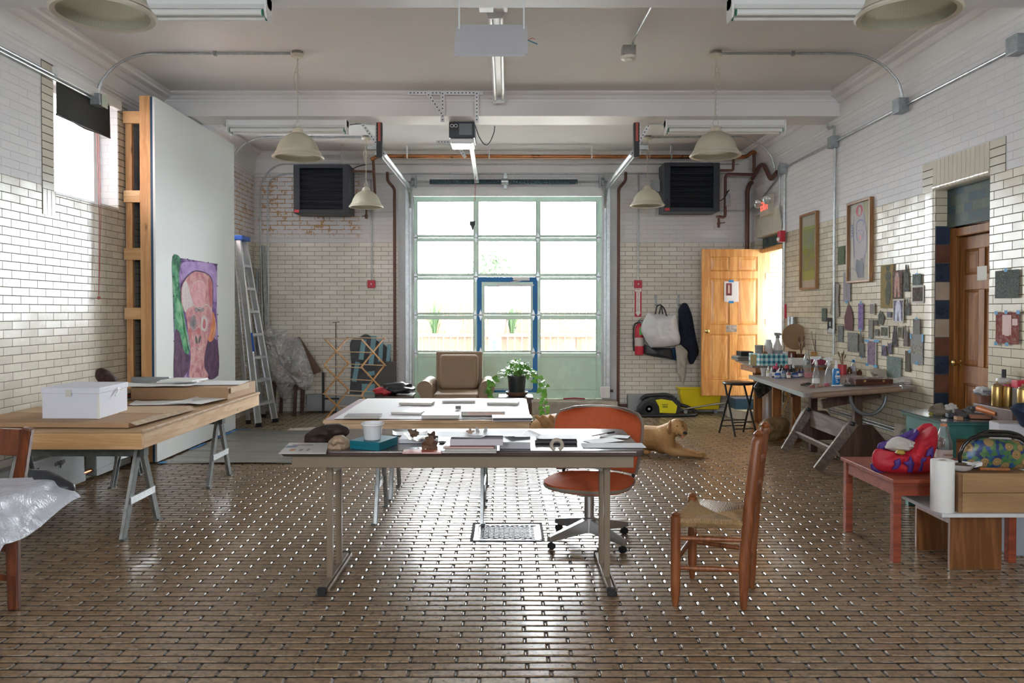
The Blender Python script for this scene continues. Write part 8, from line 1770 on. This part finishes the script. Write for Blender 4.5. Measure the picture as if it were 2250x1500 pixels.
jar('small_jar', onb(1680, .05, ZB+.01), [(0, 0), (.03, 0), (.03, .13), (.02, .14)], M('ochre_glass', (.22, .13, .05), .3), 'brown ochre jar at the front of the checked box', 'jar'); jar('roll', onb(1724, .08, ZB+.01), [(0, 0), (.035, 0), (.035, .14), (0, .141)], m_wp, 'white plastic tub at the right of the checked box', 'tub')
p = at(1751, 740, 9.3); pc = thing('round_board', 'round brown cardboard disc leaning against the wall above the rear bench', 'disc', (p.x, 9.35, p.z)); obj('disc', G().lathe([(0, -.006), (.155, -.006), (.155, .006), (0, .006)], n=48, mtx=Matrix.Rotation(PI/2-.15, 4, 'X')), M('disc_brown', (.30, .19, .10), .7, var=.1), pc)
def onB(px, y): p = at(px, 790, y); return (p.x, y, ZB+.001)
brushpot(onB(1760, 9.05), .055, .10, m_amb, 'dark glass jar of pale handled brushes on the rear bench', 9, .30, [(.45, .36, .24), (.35, .28, .2), (.5, .45, .38)], 5)
brushpot(onB(1792, 9.0), .05, .13, pict('can_colour', [(.45, .10, .06), (.50, .38, .10), (.45, .25, .10)], 25, 2), 'orange patterned can of large brushes on the rear bench', 6, .40, CB, 8)
brushpot(onB(1818, 8.95), .03, .11, m_blk, 'small black pot with grey headed brushes near the conduit', 4, .24, CB, 9)
jar('squat_jar', onB(1738, 9.1), [(0, 0), (.06, 0), (.06, .10), (.055, .12), (.058, .13), (0, .13)], M('red_dark_jar', (.14, .035, .02), .2), 'dark red squat jar in front of the cardboard disc', 'jar')
for px, y, c, lab in ((1745, 8.80, (.0, .16, .06), 'green plastic bag on the rear bench'), (1765, 8.85, (.03, .06, .04), 'dark green crumpled bag on the rear bench')): rag(px, 790, .06, .05, .045, M('green_%d' % int(px), c, .4, var=.3, vs=15, bump=.4), lab, 'bag', px % 7, ZB+.05, name='green_bag').location = (at(px, 790, y).x, y, ZB+.002)
tag(obj('white_box', G().box(0, 0, 0, .16, .12, .075), m_lab, loc=(at(1740, 790, 8.68).x, 8.68, ZB+.001), bev=.002), 'low white box between the checked box and the brushes', 'box'); tag(obj('magenta_box', G().box(0, 0, 0, .15, .1, .06), M('magenta', (.30, .03, .09), .5), loc=(at(1790, 790, 8.72).x, 8.72, ZB+.001), bev=.002), 'dark magenta box on the rear bench by the conduit', 'box')
for i, px in enumerate((1803, 1811, 1819)): jar('paint_bottle', onB(px, 8.78+.02*i), [(0, 0), (.016, 0), (.016, .06), (.006, .07)], M('bottle_g%d' % i, [(.02, .20, .14), (.04, .10, .08), (.2, .05, .07)][i], .3), ['green', 'dark green', 'wine red'][i]+' small paint bottle at the right of the rear bench', 'bottle', None, [('cap', [(.009, .065), (.006, .095), (.002, .10)], m_wp)])
# steel bin with black bag, brown carrier bag
bn = thing('waste_bin', 'tall brushed steel waste bin with a black bag over its rim', 'bin', (at(1686, 880, 9.95).x, 9.95, 0)); obj('drum', G().lathe([(.17, 0), (.17, .66), (.165, .66), (.16, .02)], n=36), m_chrome, bn); obj('liner_rim', G().lathe([(.175, .63), (.18, .68), (.17, .69), (.16, .66)], n=30), M('bin_bag_rim', (.02, .02, .02), .3), bn)
tag(pillow('bin_bag', [(1664, 838), (1676, 832), (1692, 842), (1696, 852), (1688, 862), (1674, 872), (1666, 876), (1661, 866), (1655, 850)], 8.75, .06, M('bin_bag_black', (.025, .028, .025), .25, var=.3, vs=12, bump=.8, bs=14), jit=.4, seed=3, freq=16), 'shiny black plastic bag hanging from the corner of the drafting table', 'bag')
tag(pillow('carrier_bag', [(1666, 950), (1668, 930), (1682, 920), (1700, 914), (1730, 918), (1736, 930), (1732, 958), (1700, 970), (1672, 972)], 8.70, .08, M('carrier_brown', (.20, .12, .05), .6, var=.35, vs=9, bump=.5, bs=12), jit=.25, seed=13, freq=9), 'tan paper carrier bag slumped on the floor under the rear bench', 'bag')
t = thing('wall_socket', 'cream electrical box and conduit on the wall under the drafting table', 'electrical box', (XR, 6.95, .37)); obj('box_body', G().box(-.07, -.07, -.09, -.001, .07, .09), m_cream, t, bev=.004); obj('round_box', G().lathe([(.055, 0), (.055, .05)], n=20, mtx=Matrix.Translation((-.04, -.075, 0)) @ Matrix.Rotation(PI/2, 4, 'X')), m_galvd, t); obj('conduit_run', G().tube([(-.03, .07, .03), (-.03, 1.6, .03)], .011, 8).tube([(-.03, .07, .0), (-.03, 1.6, .0)], .011, 8), m_galv, t)
# ================================================================== right foreground
rw_ = WOOD('redwood_table', (.36, .075, .03), (.21, .04, .018), .55, 'X', coat=.05)
rt = thing('red_table', 'low red brown wooden table carrying a red and blue bag', 'table', (2.565, 4.88, 0)); obj('tabletop', G().box(-.365, -.36, .46, .365, .36, .482), rw_, rt, bev=.003)
obj('apron', G().box(-.345, -.34, .385, -.33, .34, .459), rw_, rt); obj('apron', G().box(-.33, -.34, .385, .33, -.325, .459), rw_, rt); obj('apron', G().box(.33, -.34, .385, .345, .34, .459), rw_, rt)
for x in (-.33, .33):
    for y in (-.32, .32): obj('leg', G().box(x-.022, y-.022, 0, x+.022, y+.022, .459), rw_, rt, bev=.002)
bench = thing('low_bench', 'low bench with white top on two brown boards in the right foreground', 'bench', (0, 0, 0)); bw = WOOD('bench_brown', (.27, .115, .04), (.16, .06, .02), .3, 'Z', coat=.4)
obj('bench_top', G().box(2.355, 4.29, .325, 2.85, 4.78, .345), M('bench_white_top', (.62, .63, .66), .4, var=.1, vs=5), bench, bev=.002); obj('bench_rail', G().box(2.47, 4.44, .255, 2.50, 4.78, .324), bw, bench)
obj('support_board', G().box(2.47, 4.42, 0, 2.76, 4.44, .324), bw, bench, bev=.002); obj('support_board', G().box(2.47, 4.78, 0, 2.76, 4.80, .324), bw, bench, bev=.002)
ZS_ = .3455
pr = thing('paper_towel_roll', 'white paper towel roll standing on the low white bench', 'paper towel', (2.392, 4.36, ZS_)); obj('roll', G().lathe([(.058, 0), (.060, .003), (.060, .277), (.058, .28), (.021, .28), (.020, .27)], n=40), M('towel_white', (.80, .80, .80), .8, bump=.15, bs=120), pr); obj('core', G().lathe([(.020, .0), (.020, .279), (.018, .279), (.018, 0)], n=24), M('core_brown', (.30, .22, .16), .8), pr)
ow2 = WOOD('oak_box', (.42, .26, .13), (.32, .19, .09), .4, 'X'); ob2 = thing('wooden_chest', 'pale oak box on the low white bench behind the paper towels', 'box', (0, 0, 0))
obj('front_board', G().box(2.475, 4.31, ZS_+.001, 2.86, 4.33, ZS_+.108), ow2, ob2, bev=.002); obj('front_board', G().box(2.475, 4.31, ZS_+.110, 2.86, 4.33, ZS_+.215), ow2, ob2, bev=.002); obj('box_body', G().box(2.455, 4.311, ZS_, 2.474, 4.53, ZS_+.215).box(2.475, 4.33, ZS_, 2.86, 4.53, ZS_+.214), WOOD('oak_dark', (.30, .17, .08), (.2, .1, .05), .4, 'X'), ob2, bev=.002)
ZT_ = ZS_+.216
p = fl(2133, 1040, ZT_); t = thing('dish', 'small white scalloped dish with odds and ends on the oak box', 'dish', (p.x-.01, 4.385, ZT_)); obj('bowl', G().lathe([(.03, 0), (.05, .008), (.075, .035), (.082, .040), (.072, .034), (.045, .012), (0, .01)], n=30), M('porcelain', (.74, .74, .75), .2), t)
obj('contents', G().ball((-.01, 0, .033), (.05, .035, .010), 12, jit=.4, seed=3), m_drift, t); obj('handle', G().prism([(.07, .02), (.11, .03), (.112, .05), (.075, .042)], -.018, .018, 'y'), M('porcelain', (.74, .74, .75), .2), t)
tag(obj('wood_stick', G().tube([(2.60, 4.37, ZT_+.012), (2.76, 4.36, ZT_+.010)], .010, 8), ow), 'small brown wooden stick beside the white dish', 'stick')
kf2 = NT('floral_fabric'); co = kf2.coord(); v = kf2.new('TexVoronoi'); v.inputs['Scale'].default_value = 42; kf2.link(co, v.inputs['Vector']); v2 = kf2.new('TexVoronoi'); v2.inputs['Scale'].default_value = 17.; kf2.link(co, v2.inputs['Vector'])
base = kf2.ramp(v.outputs['Color'], [(.2, (.015, .03, .12)), (.4, (.03, .09, .28)), (.55, (.04, .14, .05)), (.8, (.10, .20, .07))]); rose = kf2.ramp(kf2.math('FRACT', kf2.math('MULTIPLY', v2.outputs['Distance'], 7.)), [(.1, (.30, .19, .07)), (.6, (.42, .29, .13)), (.9, (.16, .08, .03))])
kf2.link(kf2.mix(kf2.ramp(v2.outputs['Distance'], [(.44, 1.), (.48, 0.)]), base, rose), kf2.b.inputs['Base Color']); kf2.b.inputs['Roughness'].default_value = .35
t = thing('handbag', 'floral handbag with shiny black handles on the oak box', 'bag', (0, 0, 0))
hb = [(2118, 1030), (2112, 1005), (2122, 980), (2140, 966), (2170, 962), (2200, 964), (2235, 966), (2262, 982), (2275, 1010), (2270, 1030)]
pillow('bag_body', hb, 4.47, .05, kf2.m, t, jit=.06, seed=2, freq=5)
m_pat = M('patent_black', (.012, .010, .010), .08); g = G()
g.tube([at(x, y, 4.42) for x, y in ((2110, 1022), (2108, 1000), (2118, 978), (2134, 962), (2150, 957), (2175, 956), (2215, 957), (2240, 962), (2262, 975), (2272, 1000))], .010, 8)
obj('piping', g, m_pat, t); obj('handle', G().tube(round_path([at(x, y, 4.46) for x, y in ((2140, 968), (2150, 955), (2168, 948), (2220, 950), (2243, 958), (2255, 972))], .05), .013, 8), m_pat, t)
# bottle on the red table
bb = thing('water_bottle', 'glass water bottle with white and red label on the low red table', 'bottle', (at(2073, 1000, 5.05).x, 5.05, .4825))
obj('glass', G().lathe([(0, 0), (.048, 0), (.052, .008), (.052, .12), (.045, .15), (.026, .205), (.018, .235), (.017, .262)], n=30), m_cg, bb); obj('water', G().lathe([(0, .004), (.048, .006), (.048, .12), (.04, .155)], n=30), GLASS('water', (.90, .92, .91), .08, .02, haze=.06), bb)
obj('neck_label', G().lathe([(.0195, .230), (.019, .245)], n=20, cap=(False, False)), M('label_orange', (.55, .20, .10), .5), bb); obj('label', G().lathe([(.0526, .03), (.0526, .085)], n=30, cap=(False, False)), m_lab, bb); obj('label_band', G().lathe([(.0528, .008), (.0528, .026)], n=30, cap=(False, False)), M('label_red', (.45, .08, .05), .5), bb); obj('cap', G().lathe([(.016, .262), (.016, .272), (0, .273)], n=18), m_wp, bb)
text('lettering', 'PANNA', .021, M('label_red', (.45, .08, .05), .5), bb, face_front(-.030, -.054, .047), sx=.85)
# red and blue shopping bag
sb_ = thing('shopping_bag', 'open red shopping bag with blue lettering shapes and white cloth inside', 'bag', (0, 0, 0)); m_rf = M('bag_red', (.50, .012, .03), .6, var=.2, vs=7, bump=.3, bs=16); m_bf = M('bag_blue', (.07, .03, .22), .6, var=.3, vs=7)
pillow('bag_front', [(1918, 1022), (1915, 1000), (1924, 984), (1945, 990), (1965, 996), (1988, 990), (2010, 975), (2035, 948), (2052, 932), (2060, 940), (2060, 965), (2052, 1000), (2048, 1028), (2040, 1040), (2000, 1042), (1950, 1038), (1928, 1034)], 4.73, .065, m_rf, sb_, jit=.32, seed=4, freq=13)
pillow('bag_back', [(1950, 985), (1956, 968), (1975, 960), (2000, 958), (2018, 940), (2030, 930), (2048, 929), (2056, 945), (2040, 985), (2000, 1000)], 4.92, .04, m_rf, sb_, jit=.35, seed=6, freq=12)
pillow('white_cloth', [(1946, 985), (1955, 972), (1975, 958), (2000, 966), (2012, 972), (2000, 985), (1978, 992), (1958, 990)], 4.73, .07, m_rag2, sb_, jit=.5, seed=9, freq=18)
pillow('bag_handle', [(1927, 985), (1930, 973), (1946, 975), (1962, 962), (1980, 955), (1992, 966), (2004, 958), (2012, 940), (2020, 948), (2014, 966), (1996, 974), (1975, 966), (1950, 984), (1936, 990)], 4.80, .05, m_bf, sb_, jit=.2, seed=8)
pillow('yellow_ball', [(1967, 995), (1972, 988), (1984, 988), (1989, 995), (1980, 1000)], 4.65, .03, M('dull_yellow', (.45, .33, .05), .5), sb_, jit=0)
def bagmark(pts, sd): # letter-like blue shapes following the bag front
    return pillow('printed_shape', pts, 4.665, .012, m_bf, sb_, jit=.05, seed=sd)
for i, pts in enumerate([[(1965, 1012), (1978, 1006), (1980, 1018), (1972, 1030), (1960, 1032), (1966, 1022)], [(1984, 1016), (1996, 1012), (2000, 1000), (2006, 1012), (2018, 1012), (2008, 1022), (2004, 1038), (1994, 1038), (1996, 1026)], [(2018, 1036), (2018, 1004), (2028, 994), (2028, 1006), (2036, 1004), (2034, 1012), (2026, 1014), (2025, 1036)], [(2034, 1002), (2038, 988), (2050, 980), (2052, 996), (2048, 1008), (2044, 1000), (2040, 992), (2038, 1004)]]): bagmark(pts, i)
pillow('handle_end', [(1912, 1020), (1920, 1014), (1930, 1026), (1950, 1036), (1945, 1042), (1925, 1038), (1914, 1030)], 4.75, .025, m_bf, sb_, jit=.3, seed=19)
# teal table behind
tt = thing('teal_table', 'teal painted table with glass sheet top crowded with tools beside the brown door', 'table', (0, 0, 0)); m_tl = M('teal_paint', (.04, .15, .13), .4, var=.15, vs=6)
obj('tabletop', G().box(2.95, 5.32, .675, 3.48, 5.95, .70), m_tl, tt, bev=.004); obj('glass_sheet', G().box(2.92, 5.29, .7005, 3.40, 5.97, .708), M('top_slate', (.07, .09, .10), .12), tt)
obj('apron', G().box(2.99, 5.36, .58, 3.46, 5.38, .674), m_tl, tt); obj('apron', G().box(2.97, 5.38, .58, 2.99, 5.90, .674), m_tl, tt)
for x in (3.0, 3.45):
    for y in (5.37, 5.90): obj('leg', G().box(x-.025, y-.025, 0, x+.025, y+.025, .674), m_tl, tt, bev=.002)
tag(obj('drawer_box', G().box(3.06, 5.6, .3, 3.40, 5.9, .52), ow), 'orange brown wooden drawer box seen under the teal table', 'box')['category'] = 'box'
ZTT = .709
def onT(px, y, z=ZTT): return (at(px, 900, y).x, y, z)
rag(2055, 905, .055, .045, .045, M('rag_khaki', (.20, .165, .12), .85, var=.2, vs=14, bump=.4), 'khaki rag on the left of the teal table', 'rag', 4, ZTT).location = onT(2062, 5.62); rag(2090, 895, .045, .03, .028, m_rag2, 'cream glove behind the khaki rag', 'glove', 5, ZTT, name='glove').location = onT(2090, 5.86)
tag(obj('lost_cap', G().ball((0, 0, .012), (.018, .014, .012), 10), M('olive_yellow', (.22, .19, .02), .4), loc=onT(2046, 5.58)), 'tiny olive yellow cap at the corner of the teal table', 'cap')
tag(obj('orange_handle', G().tube([onT(2150, 5.50, ZTT+.06), onT(2190, 5.32, ZTT+.045)], [.022, .016], 12), M('orange_plastic', (.55, .16, .03), .4)), 'orange plastic roll lying across the teal table', 'tool')
for i, (a, b_, c, w, lab) in enumerate([((2095, 5.70), (2178, 5.66), (.10, .06, .06), .035, 'long dark straightedge at the rear of the teal table'), ((2100, 5.50), (2185, 5.46), (.05, .05, .05), .05, 'black handsaw blade on the teal table'), ((2130, 5.42), (2200, 5.36), (.22, .08, .03), .03, 'brown wooden strip at the front of the teal table'), ((2080, 5.48), (2100, 5.47), (.03, .03, .05), .06, 'black brush head near the front of the teal table')]):
    p, q = Vector(onT(*a)), Vector(onT(*b_)); tag(obj('tool_bar', G().beam(p+Vector((0, 0, .016)), q+Vector((0, 0, .016)), w, .028), M('tool_%d' % i, c, .5), bev=.003), lab, 'tool')
tag(obj('wood_block', G().box(-.022, -.02, 0, .022, .02, .024), M('block_tan', (.36, .19, .10), .6), loc=onT(2106, 5.36), bev=.002), 'small tan wood block at the front edge of the teal table', 'block')
tag(obj('paint_crate', G().box(3.27, 5.14, ZTT, 3.485, 5.58, ZTT+.09), dw, bev=.003), 'dark low crate under the spray cans at the wall end of the teal table', 'crate'); ZCR = ZTT+.091
b = onT(2168, 5.68); t = jar('plastic_cup', b, [(.04, 0), (.055, .15), (.053, .15), (.038, .004)], M('cup_brown', (.22, .10, .07), .3), 'brown translucent cup with plastic film on the teal table', 'cup'); obj('film', G().ball((0, 0, .16), (.075, .06, .028), 16, jit=.5, seed=2), m_tis, t)
m_gold = M('can_gold', (.42, .28, .10), .3, .8)
for px, y, lab, cc_ in ((2190, 5.38, 'gold spray can with tan nozzle, leftmost on the teal table', (.20, .12, .05)), (2214, 5.35, 'gold spray can with red collar on the teal table', (.35, .02, .06)), (2247, 5.18, 'gold spray can cut by the right edge of the picture', (.20, .15, .05))):
    jar('spray_can', onT(px, y, ZCR), [(0, 0), (.032, 0), (.033, .004), (.033, .13), (.030, .137), (.018, .15)], m_gold, lab, 'spray can', None, [('collar', [(.030, .134), (.026, .148), (.012, .152)], M('collar_%d' % px, cc_, .4)), ('nozzle', [(.007, .150), (.007, .168), (0, .169)], M('nozzle_tan', (.35, .22, .10), .5))])
jar('solvent_can', onT(2205, 5.50, ZCR), [(0, 0), (.05, 0), (.05, .17), (.045, .18), (.015, .182)], M('can_white', (.48, .46, .45), .35), 'white and dark solvent can with tall black cap behind the spray cans', 'can', None, [('cap', [(.014, .182), (.014, .24), (0, .241)], m_blk), ('label', [(.0505, .06), (.0505, .15)], M('can_label', (.40, .28, .26), .5))])
tag(obj('red_cap_jug', G().box(0, -.03, 0, .11, .03, .135).box(-.004, -.034, .135, .114, .034, .185, 1), [M('jug_grey', (.30, .30, .31), .4), m_sred], loc=(3.365, 5.27, ZCR), bev=.004), 'grey container with bright red lid at the right edge of the picture', 'container')
rag(2200, 905, .08, .05, .04, M('rag_grey', (.12, .12, .12), .85, var=.2, vs=12, bump=.4), 'dark grey rag in front of the spray cans', 'rag', 11, ZTT).location = onT(2150, 5.60)
jar('ink_pot', onT(2178, 5.62), [(0, 0), (.02, 0), (.02, .04), (.010, .05)], m_blk, 'small black pot in front of the brown cup', 'pot')
# shipping carton at the right edge on a stand behind the handbag
cx_ = at(2225, 950, 4.95).x; t = thing('shipping_carton', 'white shipping carton with barcode label at the right edge of the picture', 'carton', (cx_, 4.98, .4825), -.15); obj('carton', G().box(-.07, -.02, 0, .20, .12, .255), M('carton_white', (.50, .50, .54), .6), t, bev=.002)
g = G().box(.028, -.0215, .085, .078, -.0205, .175); obj('barcode_frame', G().box(.026, -.0212, .083, .080, -.0202, .177), m_blk, t); obj('barcode_label', g, m_lab, t); gb_ = G(); rq = random.Random(2); z = .09
while z < .168: w = rq.choice([.0015, .003, .0022]); gb_.box(.033, -.0225, z, .073, -.0216, z+w); z += w+rq.choice([.0018, .003])
obj('barcode_lines', gb_, m_blk, t); obj('printed_marks', G().box(.002, -.0222, .135, .018, -.0212, .175).box(.004, -.0222, .10, .020, -.0212, .130), m_blk, t)
obj('flap', G().box(-.07, -.02, .2555, .20, .10, .262), M('carton_inside', (.30, .27, .24), .7), t)
tag(pillow('denim_cloth', [(2222, 895), (2235, 885), (2262, 884), (2270, 930), (2250, 940), (2232, 912)], 4.92, .06, M('denim', (.015, .03, .07), .85, var=.3, vs=10, bump=.3), jit=.25, seed=31), 'dark blue denim cloth lying on the shipping carton', 'cloth')
# white courier box with red letters under the bench
p = fl(2222, 1205); t = thing('courier_box', 'tall white box with red letters standing on the floor behind the low bench', 'box', (3.05, 4.93, 0)); obj('box_body', G().box(0, 0, 0, .34, .26, .4815), M('box_coolwhite', (.50, .52, .56), .6), t, bev=.002); text('lettering', 'UDX', .05, m_sred, t, Matrix.Translation((.045, -.001, .05)) @ FRONT @ Matrix.Rotation(PI/2, 4, 'Z'))
tag(obj('storage_bin', G().box(2.96, 4.66, 0, 3.12, 4.85, .30), M('bin_bluegrey', (.32, .36, .42), .5), bev=.006), 'blue grey plastic bin at the right edge under the low bench', 'bin')
p = fl(2050, 1100, .35); tag(obj('black_plate', G().lathe([(0, 0), (.11, 0), (.12, .012), (0, .014)], (2.60, 4.655, ZS_), 24), m_blk), 'round black lid lying on the bench behind the paper towels', 'lid')
